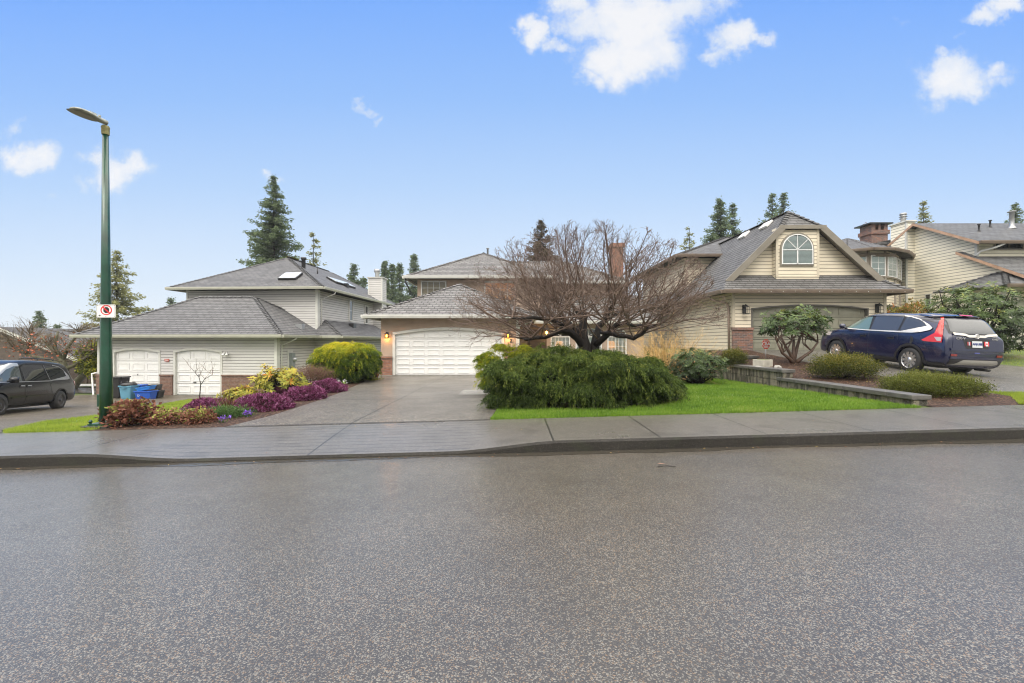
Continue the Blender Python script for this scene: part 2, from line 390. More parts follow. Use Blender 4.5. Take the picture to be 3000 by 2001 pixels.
M_clear = glass('clear_glass'); M_clearcar = glass('clear_car_glass', c=(.45, .55, .52))
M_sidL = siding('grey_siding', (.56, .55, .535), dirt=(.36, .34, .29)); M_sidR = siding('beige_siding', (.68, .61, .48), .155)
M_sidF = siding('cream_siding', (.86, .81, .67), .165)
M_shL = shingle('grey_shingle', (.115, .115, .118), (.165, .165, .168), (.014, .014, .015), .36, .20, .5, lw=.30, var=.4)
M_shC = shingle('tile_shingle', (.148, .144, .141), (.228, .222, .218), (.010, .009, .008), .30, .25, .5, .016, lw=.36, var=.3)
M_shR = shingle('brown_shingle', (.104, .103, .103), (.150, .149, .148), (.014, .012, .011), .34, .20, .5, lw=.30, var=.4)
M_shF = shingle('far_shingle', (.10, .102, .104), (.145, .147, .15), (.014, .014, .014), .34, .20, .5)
M_stucco = pm('stucco', (.43, .33, .26), .8, spec=.15, vary=.12, vscale=2, bump=(.6, 35))
M_brick = bricks('red_brick', (.27, .10, .06), (.36, .17, .10)); M_brickL = bricks('brown_brick', (.18, .09, .06), (.24, .13, .09))
M_brickR = bricks('mottled_brick', (.30, .13, .08), (.09, .07, .07), (.25, .2, .17))
# ------------------------------------------------------------------ terrain
def sst(a, b, x):
    t = min(1, max(0, (x-a)/(b-a))); return t*t*(3-2*t)
GR = .028
XR = 7.7                          # the retaining wall line between lawn and neighbour's bed
def zt(X, Y):
    Xc = max(-60, min(60, X)); zs = .15 + GR*Xc
    if Y <= 8.37: return zs
    t = (Y-8.37)/14; tl = min(1, t)
    zl = zs + (-1.22 - zs)*tl
    tc_ = min(1, (Y-8.37)/12.5); zc = zs + (.03 - zs)*tc_ if Xc < 2 else zs + (.12 - zs)*tc_
    tr = min(1, (Y-8.37)/10.8); zr = zs + (1.21 - zs)*tr**1.5 if Xc < 18 else zs + (max(1.21, zs) - zs)*tr**1.5
    a = sst(-6.2, -10.5, Xc) if False else 1 - sst(-10.0, -5.9, Xc)
    z = zl*a + zc*(1-a)
    r = min(1, max(0, (Xc-7.62)/.16))
    if Xc > 11.6: zr -= .062*min(2.6, Xc-11.6)*sst(9.2, 12, Y)*(1-sst(16, 19.2, Y))*(1-sst(17, 21, Xc))
    z = z*(1-r) + zr*r
    far = max(0, Y-30); return z - far*.006
def lerp(a, b, t): return a+(b-a)*t
def interp(tab, x):
    if x <= tab[0][0]: return tab[0][1]
    for (a, b), (c, d) in zip(tab, tab[1:]):
        if x <= c: return b + (d-b)*(x-a)/(c-a)
    return tab[-1][1]
def sheet(xs, ys, zf, name, mat, kind='structure', pos=None):
    m = MB(); V = [[(pos(x, y) if pos else (x, y)) for x in xs] for y in ys]
    n = len(xs); 
    for row in V:
        for (x, y) in row: m.v.append(Vector((x, y, zf(x, y))))
    for j in range(len(ys)-1):
        for i in range(n-1):
            q = (j*n+i, j*n+i+1, (j+1)*n+i+1, (j+1)*n+i); m.f.append(q); m.mi.append(0); m.sm.append(True)
            m.uv += [(m.v[k].x, m.v[k].y) for k in q]
    o = m.build(name, mat); return tag(o, kind=kind)
fr = lambda a, b, s: list(np.arange(a, b+1e-6, s))
gx = [-900, -400, -200, -120, -80] + fr(-60, -26, 2) + fr(-25, 7.5, .5) + [7.62, 7.78] + fr(8, 25, .5) + fr(26, 60, 2) + [80, 120, 200, 400, 900]
gy = [8.2] + fr(8.6, 30, .4) + fr(32, 60, 4) + [80, 120, 200, 400, 900, 1800]
# bare earth and far turf
mg, n, b = base('earth_turf'); g = nd(n, 'ShaderNodeNewGeometry')
z = nd(n, 'ShaderNodeTexNoise', {'Vector': g.outputs['Position'], 'Scale': .8, 'Detail': 6.}); zf_ = nd(n, 'ShaderNodeTexNoise', {'Vector': g.outputs['Position'], 'Scale': 30., 'Detail': 4.})
c_ = mixc(n, zf_.outputs[0], (.045, .07, .014), (.10, .14, .03)); c_ = mixc(n, mrange(n, z.outputs[0], .5, .62), c_, (.13, .12, .045))
setin(n, b, 'Base Color', c_); b.inputs['Roughness'].default_value = .8
sheet(gx, gy, zt, 'ground', mg)
ml, n, b = base('lawn_soil'); g = nd(n, 'ShaderNodeNewGeometry')
z = nd(n, 'ShaderNodeTexNoise', {'Vector': g.outputs['Position'], 'Scale': 1.2, 'Detail': 5.}); zf_ = nd(n, 'ShaderNodeTexNoise', {'Vector': g.outputs['Position'], 'Scale': 45., 'Detail': 4.})
c_ = mixc(n, zf_.outputs[0], (.04, .08, .012), (.11, .19, .022)); c_ = mixc(n, mrange(n, z.outputs[0], .45, .7), c_, (.16, .19, .03))
setin(n, b, 'Base Color', c_); b.inputs['Roughness'].default_value = .7
mm, n, b = base('bark_mulch'); g = nd(n, 'ShaderNodeNewGeometry')
vo = nd(n, 'ShaderNodeTexVoronoi', {'Vector': g.outputs['Position'], 'Scale': 42.}); sp = nd(n, 'ShaderNodeSeparateXYZ', {0: vo.outputs['Color']})
c_ = ramp(n, sp.outputs[0], [(0, (.012, .008, .006)), (.5, (.035, .018, .012)), (.8, (.08, .042, .028)), (1, (.20, .13, .085))])
setin(n, b, 'Base Color', c_); b.inputs['Roughness'].default_value = .75; b.inputs['Specular IOR Level'].default_value = .2
bp = nd(n, 'ShaderNodeBump', {'Height': sp.outputs[0], 'Strength': .9, 'Distance': .03}); n.links.new(bp.outputs[0], b.inputs['Normal'])
Mroad = wetstone('wet_asphalt', (.044, .040, .034), (.23, .218, .19), .32, 150, (.4, .6), (.24, .16, .09), .4, .85, mot=.4, ior=1.6)
Mwalk = wetstone('wet_concrete', (.110, .103, .095), (.24, .225, .205), .22, 120, (.25, .5), None, .35, .5,
    joints=([(.6+1.55*k, .013, 6.4, 8.5) for k in range(0, 7)] + [(-6.5, .013, 6.4, 8.5), (-2.96, .014, 6.4, 8.5), (-9.6, .012, 6.4, 8.5), (-12.8, .012, 6.4, 8.5)],
            [(6.74, .006, -40, -6.2), (6.74, .006, .6, 40)] + [(6.68+.17*k, .009, -5.9+.12*k, -.6+.05*k) for k in range(0, 10)]), bigdark=(.06, .055, .05))
Mdrive = wetstone('exposed_aggregate', (.060, .055, .049), (.32, .30, .26), .40, 62, (.35, .55), (.26, .19, .12), .8, .25, mot=1.7,
    joints=([(-2.98, .020, 8.3, 21)], [(12.1, .03, -7, 2), (8.44, .03, -7, 1), (16.4, .03, -7, 2)]))
MdriveL = wetstone('brown_drive', (.07, .055, .042), (.24, .20, .155), .38, 45, (.4, .6), (.10, .14, .03), .9, .15, mot=1.6)
MdriveR = wetstone('grey_drive', (.07, .066, .060), (.30, .285, .26), .4, 55, (.35, .55), None, .8, .3, mot=1.6)
# road: gentle crown, pool along the gutter
def zroad(x, y): return GR*max(-60, min(60, x)) + .07*math.exp(-((y-1.5)/3.5)**2) - .02
sheet([-900, -300, -100, -60] + fr(-40, 40, 2) + [60, 100, 300, 900], [-8, -5, -3, -2, -1, 0, 1, 2, 3, 4, 5, 5.6, 6.1, 6.35, 6.56], zroad, 'road', Mroad)
mpud = pm('gutter_water', (.045, .040, .032), .10, spec=.6, bump=(.35, 14))
pud = MB()
def zgut(x): return GR*x - .004
xs = fr(-30, 30, .4)
for a, b_ in zip(xs, xs[1:]):
    ra = .15+.04*math.sin(a*1.1)+.03*math.sin(a*2.7+1)+.02*math.sin(a*7.1); rb = .15+.04*math.sin(b_*1.1)+.03*math.sin(b_*2.7+1)+.02*math.sin(b_*7.1)
    pud.face([(a, 6.545-ra, zroad(a, 6.545-ra)+.0035), (b_, 6.545-rb, zroad(b_, 6.545-rb)+.0035), (b_, 6.545, zroad(b_, 6.5)+.006), (a, 6.545, zroad(a, 6.5)+.006)])
tag(pud.build('gutter_water', mpud), kind='structure')
# pavement with its kerb face dropped at the crossing
def drop(x): return sst(-6.4, -4.6, x)*(1-sst(-.9, .75, x))
def zwalk(x, y):
    t = (y-6.54)/1.86; zf = GR*x + .15 - .118*drop(x); zb = GR*x + .165
    tt = min(1, max(0, t)); return zf + (zb-zf)*(tt if drop(x) < .01 else 1-(1-tt)**1.3)
m = MB(); m.smooth = True
xs = [-60, -40, -25] + fr(-20, 12, .2) + [14, 18, 25, 40, 60]; ys = [6.585, 6.66, 6.8, 7.1, 7.5, 8, 8.42]
for xa, xb in zip(xs, xs[1:]):
    for ya, yb in zip(ys, ys[1:]): m.face([(xa, ya, zwalk(xa, ya)), (xb, ya, zwalk(xb, ya)), (xb, yb, zwalk(xb, yb)), (xa, yb, zwalk(xa, yb))])
    m.face([(xa, 8.42, zwalk(xa, 8.42)), (xb, 8.42, zwalk(xb, 8.42)), (xb, 8.42, zwalk(xb, 8.42)-.2), (xa, 8.42, zwalk(xa, 8.42)-.2)])
tag(m.build('sidewalk', Mwalk), kind='structure')
m = MB()
for xa, xb in zip(xs, xs[1:]):
    m.face([(xa, 6.545, zwalk(xa, 6.5)-.028), (xb, 6.545, zwalk(xb, 6.5)-.028), (xb, 6.585, zwalk(xb, 6.585)), (xa, 6.585, zwalk(xa, 6.585))])
    m.face([(xa, 6.54, GR*xa-.08), (xb, 6.54, GR*xb-.08), (xb, 6.545, zwalk(xb, 6.5)-.028), (xa, 6.545, zwalk(xa, 6.5)-.028)])
Mkerb = wetstone('kerb_face', (.012, .011, .010), (.07, .063, .052), .12, 140, (.6, .8), None, .7, 0., joints=([(.6+1.55*k, .010, 6.4, 6.6) for k in range(-8, 12)], []), bigdark=(.02, .025, .012))
tag(m.build('kerb', Mkerb), kind='structure')
# driveways
def strip(name, mat, Ys, xl, xr, off=.02, nx=24):
    return sheet([i/nx for i in range(nx+1)], Ys, lambda x, y: zt(x, y)+off, name, mat, pos=lambda s, Y: (lerp(xl(Y), xr(Y), s), Y))
dl = [(8.38, -5.3), (9.6, -5.1), (12.5, -5.15), (13.8, -5.25), (16.5, -5.6), (19, -5.9), (21, -6.02)]
dr = [(8.38, -.42), (10, -.3), (20.9, .8), (24, .9)]
strip('driveway_centre', Mdrive, fr(8.385, 20.9, .4)+[21.0], lambda Y: interp(dl, Y), lambda Y: interp(dr, Y))
ll = [(8.4, -9.4), (9, -10.1), (11.2, -11.5), (13, -11.8), (15.5, -12.6), (18.8, -14.3), (21.6, -15.4), (23.0, -14.6), (23.7, -14.9)]
strip('driveway_left', MdriveL, fr(8.6, 23.6, .4)+[23.8], lambda Y: -22.5, lambda Y: interp(ll, Y), nx=40)
lr = [(8.4, 14.5), (9.3, 11.8), (9.9, 10.35), (11, 10.25), (14, 10.2), (17, 10.15), (19.4, 10.0)]
lr2 = [(8.4, 17.2), (19.5, 16.6)]
strip('driveway_right', MdriveR, fr(8.6, 19.4, .4)+[19.5], lambda Y: interp(lr, Y), lambda Y: interp(lr2, Y), nx=30)
# side street beyond the van
Mst = wetstone('side_street_asphalt', (.16, .16, .16), (.3, .3, .3), .2, 50, (.12, .25), None, .2, .7)
sheet([-90, -60, -40, -30, -24, -22.2], [24.6, 25.5, 27.3], lambda x, y: zt(x, y)+.05, 'side_street', Mst)
sheet([-90, -60, -40, -22.2], [27.32, 27.5, 28.6], lambda x, y: zt(x, y)+.15, 'side_street_kerb', M_conctrim)
# lawns (soil sheets carrying blades of grass)
strip('lawn_centre', ml, fr(8.43, 20.8, .35), lambda Y: interp(dr, Y)+.01, lambda Y: 7.55, off=.012)
strip('lawn_left', ml, fr(8.43, 22.6, .35), lambda Y: interp(ll, Y)+.01, lambda Y: interp([(8.4, -8.0), (9.2, -7.6), (11, -7.4), (14, -8.5), (17, -9.5), (22.6, -12.4)], Y), off=.012)
strip('bed_left', mm, fr(8.43, 20.8, .35), lambda Y: interp([(8.4, -7.9), (9.2, -7.5), (11, -7.3), (14, -8.4), (17, -8.4), (21, -8.4)], Y), lambda Y: interp(dl, Y)-.01, off=.016)
strip('bed_right', mm, fr(8.43, 19.3, .35), lambda Y: 7.82, lambda Y: interp([(8.4, 9.6), (9.3, 10.3), (10, 10.3), (19.3, 10.1)], Y)-.02, off=.016)
def inhedge(x, y): return ((x-1.7)/2.35)**2 + ((y-11.3)/1.75)**2
m = MB(); cx, cy = 1.75, 11.1
N = 48; ring = [(cx+2.35*math.cos(2*math.pi*k/N)*(1+.04*math.sin(5*k)), cy+1.75*math.sin(2*math.pi*k/N)*(1+.04*math.cos(3*k))) for k in range(N)]
for k in range(N):
    a, b_ = ring[k], ring[(k+1) % N]; m.face([(cx, cy, zt(cx, cy)+.05), (*a, zt(*a)+.018), (*b_, zt(*b_)+.018)])
m.face  # bed under the hedge
tag(m.build('hedge_bed', mm), kind='structure')

# grass blades
Mgrass = leafmat('grass_blade', [(0, (.045, .09, .01)), (.4, (.11, .21, .02)), (.8, (.20, .33, .035)), (1, (.32, .34, .09))], .4, .35, .3)
Mgrass2 = leafmat('grass_blade_yellow', [(0, (.09, .13, .02)), (.4, (.22, .30, .03)), (.8, (.34, .42, .05)), (1, (.40, .33, .10))], .4, .35, .3)
def grass(name, label, n, area, mat, keep, L=(.03, .07)):
    x = rs.uniform(area[0], area[1], n*3); y = area[2] + (area[3]-area[2])*rs.rand(n*3)**1.35
    k = np.array([keep(a, b_) for a, b_ in zip(x, y)]); x = x[k][:n]; y = y[k][:n]; nn = len(x)
    zz = np.array([zt(a, b_) for a, b_ in zip(x, y)])+.01
    D = np.stack([rs.normal(0, .35, nn), rs.normal(0, .35, nn), np.ones(nn)], 1)
    pat = .5+.28*np.sin(x*2.1+np.sin(y*1.7)*2)*np.cos(y*1.3+x)+.22*np.sin(x*6.3+2*np.sin(y*5.1))*np.cos(y*7.7-x*2)
    Vv = leafverts(np.stack([x, y, zz], 1), D, rs.uniform(L[0], L[1], nn)*(1+.3*pat), .010, up=np.tile([0., 1., 0.], (nn, 1))+rs.normal(0, .2, (nn, 3)))
    o = fastmesh(name, Vv, 4, mat, rnd=np.clip(.08+.5*pat+rs.rand(nn)*.5, 0, 1)); return tag(o, label, 'grass', kind='stuff')
grass('grass', 'bright green wet lawn between the cypress hedge and the block wall', 75000, (-.4, 7.6, 8.385, 17), Mgrass,
      lambda x, y: x > interp(dr, y)+.02 and x < 7.55 and ((x-cx)/2.3)**2+((y-cy)/1.7)**2 > 1)
grass('grass', 'yellow green grass verge behind the green lamp post', 42000, (-15.4, -7.3, 8.44, 22.5), Mgrass2,
      lambda x, y: interp(ll, y)+.03 < x < interp([(8.4, -8.0), (9.2, -7.6), (11, -7.4), (14, -8.5), (17, -9.5), (22.6, -12.4)], y))
grass('grass', 'mossy yellow grass corner beside the right driveway', 14000, (8.6, 16, 8.44, 9.95), Mgrass2,
      lambda x, y: interp([(8.43, 9.4), (9.3, 10.2), (10.2, 10.4)], y) < x < interp(lr, y))
grass('grass', 'short lawn beyond the blue car under the big rhododendron', 16000, (16.7, 24, 10, 21), Mgrass2, lambda x, y: x > interp(lr2, y)+.05)

# ------------------------------------------------------------------ building helpers
def wall(mb, p0, p1, z0, z1, ops=()):
    """upright wall from plan point p0 to p1 with rectangular openings (s0,s1,za,zb)"""
    p0, p1 = Vector((*p0, 0)), Vector((*p1, 0)); L = (p1-p0).length; d = (p1-p0)/L
    S = sorted({0, L, *[o[0] for o in ops], *[o[1] for o in ops]}); Z = sorted({z0, z1, *[o[2] for o in ops], *[o[3] for o in ops]})
    for a, b_ in zip(S, S[1:]):
        for c, e in zip(Z, Z[1:]):
            ms, mz = (a+b_)/2, (c+e)/2
            if any(o[0] < ms < o[1] and o[2] < mz < o[3] for o in ops): continue
            A = p0+d*a; B = p0+d*b_
            mb.face([(A.x, A.y, c), (B.x, B.y, c), (B.x, B.y, e), (A.x, A.y, e)], uv=[(a, c), (b_, c), (b_, e), (a, e)])
def frameM(p, yaw=0): return Matrix.Translation(p) @ Matrix.Rotation(yaw, 4, 'Z')
def hip(mb, x0, x1, y0, y1, ze, s, th=.05, gable=None, caps=None):
    """hip roof over a rectangle; returns ridge ends"""
    W, D = x1-x0, y1-y0
    if W <= D: h = W/2; r0 = ((x0+x1)/2, y0+h, ze+s*h); r1 = ((x0+x1)/2, y1-h, ze+s*h)
    else: h = D/2; r0 = (x0+h, (y0+y1)/2, ze+s*h); r1 = (x1-h, (y0+y1)/2, ze+s*h)
    a, b_, c, d = (x0,y0,ze),(x1,y0,ze),(x1,y1,ze),(x0,y1,ze)
    if W <= D: fs = [(a, b_, r0), (b_, c, r1, r0), (c, d, r1), (d, a, r0, r1)]; hips = [(a, r0), (b_, r0), (c, r1), (d, r1), (r0, r1)]
    else: fs = [(a, b_, r1, r0), (b_, c, r1), (c, d, r0, r1), (d, a, r0)]; hips = [(a, r0), (b_, r1), (c, r1), (d, r0), (r0, r1)]
    for f in fs: mb.face(f)
    mb.face([(x0,y0,ze-.015),(x0,y1,ze-.015),(x1,y1,ze-.015),(x1,y0,ze-.015)])
    for p, q in hips: ridgecap(mb, p, q)
    return r0, r1
def ridgecap(mb, p, q, step=.22, wd=.13, lift=.035):
    p, q = Vector(p), Vector(q); L = (q-p).length
    if L < .3: return
    d = (q-p)/L; sd_ = Vector((d.y, -d.x, 0)); 
    if sd_.length < 1e-6: return
    sd_.normalize(); up = sd_.cross(d); up = up if up.z > 0 else -up
    n = int(L/step)
    for i in range(n):
        a = p + d*(i*step); b_ = p + d*((i+1.15)*step)
        A0, A1, A2 = a-sd_*wd+up*(-.03+lift), a+up*(lift+.03), a+sd_*wd+up*(-.03+lift)
        B0, B1, B2 = b_-sd_*wd+up*(-.05), b_+up*.02, b_+sd_*wd+up*(-.05)
        mb.face([A0, A1, B1, B0]); mb.face([A1, A2, B2, B1]); mb.face([A0, A2, A1])
def gutter(mb, pts, h=.13, w=.11):
    """pts: closed/open plan polyline (x,y,z); a box gutter hung outside"""
    for p, q in zip(pts, pts[1:]):
        p, q = Vector(p), Vector(q); d = (q-p).normalized(); o = Vector((d.y, -d.x, 0)).normalized()*w; e = d*w*.98
        P0, P1 = p-e*0, q+e*0
        prof = [(0, .01), (1., .025), (1., -.03), (.72, -h), (0, -h)]
        A = [P0+o*a+Vector((0,0,b_)) for a, b_ in prof]; B = [P1+o*a+Vector((0,0,b_)) for a, b_ in prof]
        for i in range(5): mb.face([A[i], B[i], B[(i+1) % 5], A[(i+1) % 5]])
        mb.face(A); mb.face(list(reversed(B)))
def window(par, p, yaw, w_, h_, nx=0, nz=0, frame=M_trim, fw=.06, depth=.06, pane=M_glassdark, blinds=None, arch=0, mid=True, name='window', lamp=None, back=True):
    """centre-bottom at p, local x along the wall, -y outward"""
    M = frameM(p, yaw); f = MB(M); x0, x1 = -w_/2, w_/2
    f.box(x0, x0+fw, -depth, 0, 0, h_); f.box(x1-fw, x1, -depth, 0, 0, h_); f.box(x0+fw, x1-fw, -depth, 0, 0, fw); 
    if not arch: f.box(x0+fw, x1-fw, -depth, 0, h_-fw, h_)
    else: f.box(x0+fw, x1-fw, -depth, 0, h_-fw*.5, h_+fw*.3)
    def arcp(r0, t): return (r0*math.cos(t), h_ + r0*math.sin(t)*arch/(w_/2))
    if arch:
        for k in range(16):
            t0, t1 = math.pi*k/16, math.pi*(k+1)/16; a, b_, c, d = arcp(w_/2, t0), arcp(w_/2, t1), arcp(w_/2-fw, t1), arcp(w_/2-fw, t0)
            for yv, rv in ((-depth, 0), (0, 1)): f.face([(q[0], yv, q[1]) for q in (a, b_, c, d)])
            f.face([(a[0], -depth, a[1]), (a[0], 0, a[1]), (b_[0], 0, b_[1]), (b_[0], -depth, b_[1])]); f.face([(d[0], -depth, d[1]), (d[0], 0, d[1]), (c[0], 0, c[1]), (c[0], -depth, c[1])])
    wobj = f.build(name, frame, par)
    g = MB(M); g.face([(x0+fw*.5, -depth*.55, fw*.5), (x1-fw*.5, -depth*.55, fw*.5), (x1-fw*.5, -depth*.55, h_), (x0+fw*.5, -depth*.55, h_)])
    if arch: g.face([(arcp(w_/2-fw*.5, math.pi*k/16)[0], -depth*.55, arcp(w_/2-fw*.5, math.pi*k/16)[1]) for k in range(17)])
    g.build('pane', pane, wobj)
    if nx or nz or arch:
        g = MB(M); t = .012
        for i in range(1, nx): x = lerp(x0+fw, x1-fw, i/nx); g.box(x-t, x+t, -depth*.75, -depth*.6, fw, h_-fw*.5)
        for i in range(1, nz): zz = lerp(fw, h_-fw, i/nz); g.box(x0+fw, x1-fw, -depth*.77, -depth*.59, zz-t, zz+t)
        if arch:
            for k in (1, 2, 3) if arch > w_*.3 else (1, 2, 3):
                tt = math.pi*k/4; c_, s_ = math.cos(tt), math.sin(tt)
                a = (0, h_+.02); e = arcp(w_/2-fw, tt)
                dxx, dzz = e[0]-a[0], e[1]-a[1]; Ln = math.hypot(dxx, dzz); nx_, nz_ = -dzz/Ln*t, dxx/Ln*t
                g.face([(a[0]-nx_, -depth*.7, a[1]-nz_), (e[0]-nx_, -depth*.7, e[1]-nz_), (e[0]+nx_, -depth*.7, e[1]+nz_), (a[0]+nx_, -depth*.7, a[1]+nz_)])
        g.build('muntin', frame, wobj)
    if blinds:
        g = MB(M); zz = fw; top = h_+(arch*.9 if arch else 0) - fw
        while zz < top:
            hw = (w_/2-fw) if zz < h_ else (w_/2-fw)*math.sqrt(max(0, 1-((zz-h_)/arch)**2))
            yv = -.012 if back else .05
            if hw > .03: g.face([(-hw, yv, zz), (hw, yv, zz), (hw, yv+.02*(not back), zz+.042), (-hw, yv+.02*(not back), zz+.042)])
            zz += .05
        g.build('blinds', blinds, wobj)
        if back:
            g = MB(M); g.face([(x0, -.004, 0), (x1, -.004, 0), (x1, -.004, h_), (x0, -.004, h_)])
            if arch: g.face([(arcp(w_/2, math.pi*k/16)[0], -.004, arcp(w_/2, math.pi*k/16)[1]) for k in range(17)])
            g.build('dark_backing', M_dark, wobj)  # dark sheet standing in for the unlit room behind the blinds
    return wobj
M_blind = pm('white_blind', (.62, .68, .67), .5); M_blindtan = pm('tan_blind', (.42, .33, .2), .5)
def garage_door(par, x0, x1, z0, z1, Y, rows, cols, arch, mat, trim, tw=.12, rec=.10):
    """door recessed by rec behind the wall plane Y, low arch head; trim around"""
    W = x1-x0; xc = (x0+x1)/2
    az = lambda x, zz=z1: zz - arch*((x-xc)/(W/2))**2
    d = MB(); rh = (z1-z0)/rows; yd = Y+rec
    for r in range(rows):
        d.box(x0, x1, yd, yd+.05, z0+r*rh+.010, z0+(r+1)*rh-.010, skip='k')
        for c in range(cols):
            cw = W/cols; a, b_ = x0+c*cw+cw*.10, x0+(c+1)*cw-cw*.10; lo, hi = z0+r*rh+rh*.2, z0+(r+1)*rh-rh*.2
            g = .034
            for (p, q, s_, t_) in ((a, b_, lo, lo+g), (a, b_, hi-g, hi), (a, a+g, lo+g, hi-g), (b_-g, b_, lo+g, hi-g)): d.box(p, q, yd-.022, yd, s_, t_, skip='k')
    door = d.build('garage_door', mat, par)
    e = MB(); e.box(x0, x1, yd+.045, yd+.055, z0, z1, skip='k'); e.build('seam', M_dark, door)
    t = MB(); n = 24
    for yv, wd_ in ((Y-.03, tw),):
        t.box(x0-wd_, x0, yv, yd, z0, az(x0)+.02); t.box(x1, x1+wd_, yv, yd, z0, az(x1)+.02)
        for i in range(n):
            xa, xb = lerp(x0-wd_, x1+wd_, i/n), lerp(x0-wd_, x1+wd_, (i+1)/n); f = lambda x: az(max(x0, min(x1, x)))
            za, zb = f(xa), f(xb)
            t.face([(xa, yv, za), (xb, yv, zb), (xb, yv, zb+wd_), (xa, yv, za+wd_)]); t.face([(xa, yv, za), (xa, yd+.05, za), (xb, yd+.05, zb), (xb, yv, zb)])
            t.face([(xa, yv, za+wd_), (xb, yv, zb+wd_), (xb, Y, zb+wd_), (xa, Y, za+wd_)])
    t.build('door_trim', trim, par)
    return door
def spandrel(mb, x0, x1, z1, arch, Y, ztop, tw=.05):
    """fills a wall opening's square head down to the arch"""
    W = x1-x0; xc = (x0+x1)/2; n = 20
    for i in range(n):
        xa, xb = lerp(x0, x1, i/n), lerp(x0, x1, (i+1)/n); za, zb = [z1 - arch*((x-xc)/(W/2))**2 + tw for x in (xa, xb)]
        mb.face([(xa, Y, za), (xb, Y, zb), (xb, Y, ztop), (xa, Y, ztop)], uv=[(xa, za), (xb, zb), (xb, ztop), (xa, ztop)])
def downspout(par, pts, mat, r=.035, name='downspout'):
    m = MB(); m.tube(pts, r, 6); return m.build(name, mat, par)
def lantern(par_or_none, p, lit, label=None, name='wall_lantern', yaw=0, s=1., group=None):
    t = thing(name, label, 'wall lamp', p, yaw, group)
    O = Vector(p); 
    m = MB(Matrix.Translation(O)); m.box(-.05*s, .05*s, -.02, 0, -.12*s, .12*s); m.tube([(0, 0, .08*s), (0, -.09*s, .13*s), (0, -.10*s, .10*s)], .01*s, 6); m.build('back_plate', M_blackmetal, t)
    m = MB(Matrix.Translation(O+Vector((0, -.11*s, 0)))); q = .055*s
    for a in (-1, 1):
        for b_ in (-1, 1): m.box(a*q-.006, a*q+.006, b_*q-.006, b_*q+.006, -.13*s, .06*s)
    m.lathe([(.01, .12*s), (.03*s, .11*s), (.09*s, .065*s), (.085*s, .055*s), (0, .055*s)], n=4); m.box(-q-.01, q+.01, -q-.01, q+.01, -.145*s, -.13*s)
    m.build('lantern_cage', M_blackmetal, t)
    if lit:
        m = MB(Matrix.Translation(O+Vector((0, -.11*s, 0)))); m.lathe([(0, -.09*s), (.028*s, -.08*s), (.032*s, -.02*s), (.02*s, .02*s), (0, .03*s)], n=10)
        m.build('bulb', pm('lit_bulb', (1, .6, .2), .5, emit=(1, .42, .07), es=22.), t)
        m = MB(Matrix.Translation(O+Vector((0, -.11*s, 0)))); m.box(-q+.004, q-.004, -q+.004, q-.004, -.128*s, .055*s)
        m.build('lantern_glass', glass('amber_glass', c=(1, .8, .45)) if 'amber_glass' not in MATS else MATS['amber_glass'], t)
        ld = bpy.data.lights.new('lantern_light', 'POINT'); ld.energy = 7; ld.color = (1, .50, .14); ld.shadow_soft_size = .04
        lo = bpy.data.objects.new('lantern_light', ld); col.objects.link(lo); lo.parent = t; lo.location = (0, -.11*s, -.165*s)
    return t
# ================================================================== LEFT HOUSE (grey siding)
HL = thing('house', 'grey sided two storey house with two single white garage doors and hip roofs', 'house', (-12.2, 23.6, -1.22), R(-3))
X1 = -12.2; gl = X1-9.75
m = MB()
dA, dB = (-21.02, -18.58), (-17.66, -15.22)
wall(m, (gl, 23.6), (X1, 23.6), -.14, 1.88, [(d[0]-gl-.1, d[1]-gl+.1, -1, 1.45) for d in (dA, dB)])
for d in (dA, dB): spandrel(m, d[0]-.1, d[1]+.1, 1.14, .14, 23.6, 1.45)
wall(m, (X1, 23.6), (X1, 28), -1.22, 2.2); wall(m, (gl, 29), (gl, 23.6), -1.22, 1.9)
wall(m, (gl+1.4, 28), (X1, 28), 1.5, 4.75); wall(m, (X1, 28), (X1, 43), .5, 4.75); wall(m, (gl+1.4, 43), (gl+1.4, 28), -1, 4.75); wall(m, (X1, 43), (gl+1.4, 43), -1, 4.75)
wall(m, (X1, 27.7), (X1+1.3, 27.7), -1.2, 1.85); wall(m, (X1+1.3, 27.7), (X1+1.3, 42), -1.2, 1.85)
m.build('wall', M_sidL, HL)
m = MB()
for a, b_ in ((gl-.02, dA[0]-.12), (dA[1]+.12, dB[0]-.12), (dB[1]+.12, X1+.03)):
    m.box(a, b_, 23.57-.06, 23.62, -1.3, -.21); m.box(a-.02, b_+.02, 23.47, 23.62, -.21, -.13)
build_each(m, 'brick_base', M_brickL, HL, k=2)
m = MB(); m.box(X1-.12, X1+.02, 23.575, 23.7, -.13, 1.9); m.box(X1-.10, X1+.025, 23.7, 23.85, -.6, 1.9); m.box(gl-.02, gl+.1, 23.575, 23.7, -.13, 1.9)
m.box(dB[1]+.12, X1, 23.56, 23.6, -.13, -.07)
m.box(X1-.12, X1+.02, 27.975, 28.1, 2.2, 4.8); m.box(X1+.0, X1+.02, 28.1, 28.3, 2.2, 4.8); m.box(gl+1.38, gl+1.5, 27.975, 28.1, 2.6, 4.8)
m.box(X1+1.2, X1+1.32, 27.68, 27.8, -1.2, 1.85)
build_each(m, 'corner_trim', M_trim, HL)
for d in (dA, dB):
    g_ = garage_door(HL, d[0], d[1], -1.2, 1.16, 23.6, 4, 3, .14, M_white, M_trim, .11)
    h_ = MB(); h_.box((d[0]+d[1])/2-.32, (d[0]+d[1])/2-.16, 23.66, 23.69, -.56, -.53); h_.build('pull', M_steel, g_); h_ = MB(); h_.tube([((d[0]+d[1])/2-.0, 23.68, -.12), (d[0]/2+d[1]/2, 23.63, -.18)], .02, 6); h_.build('door_handle', M_steel, g_)
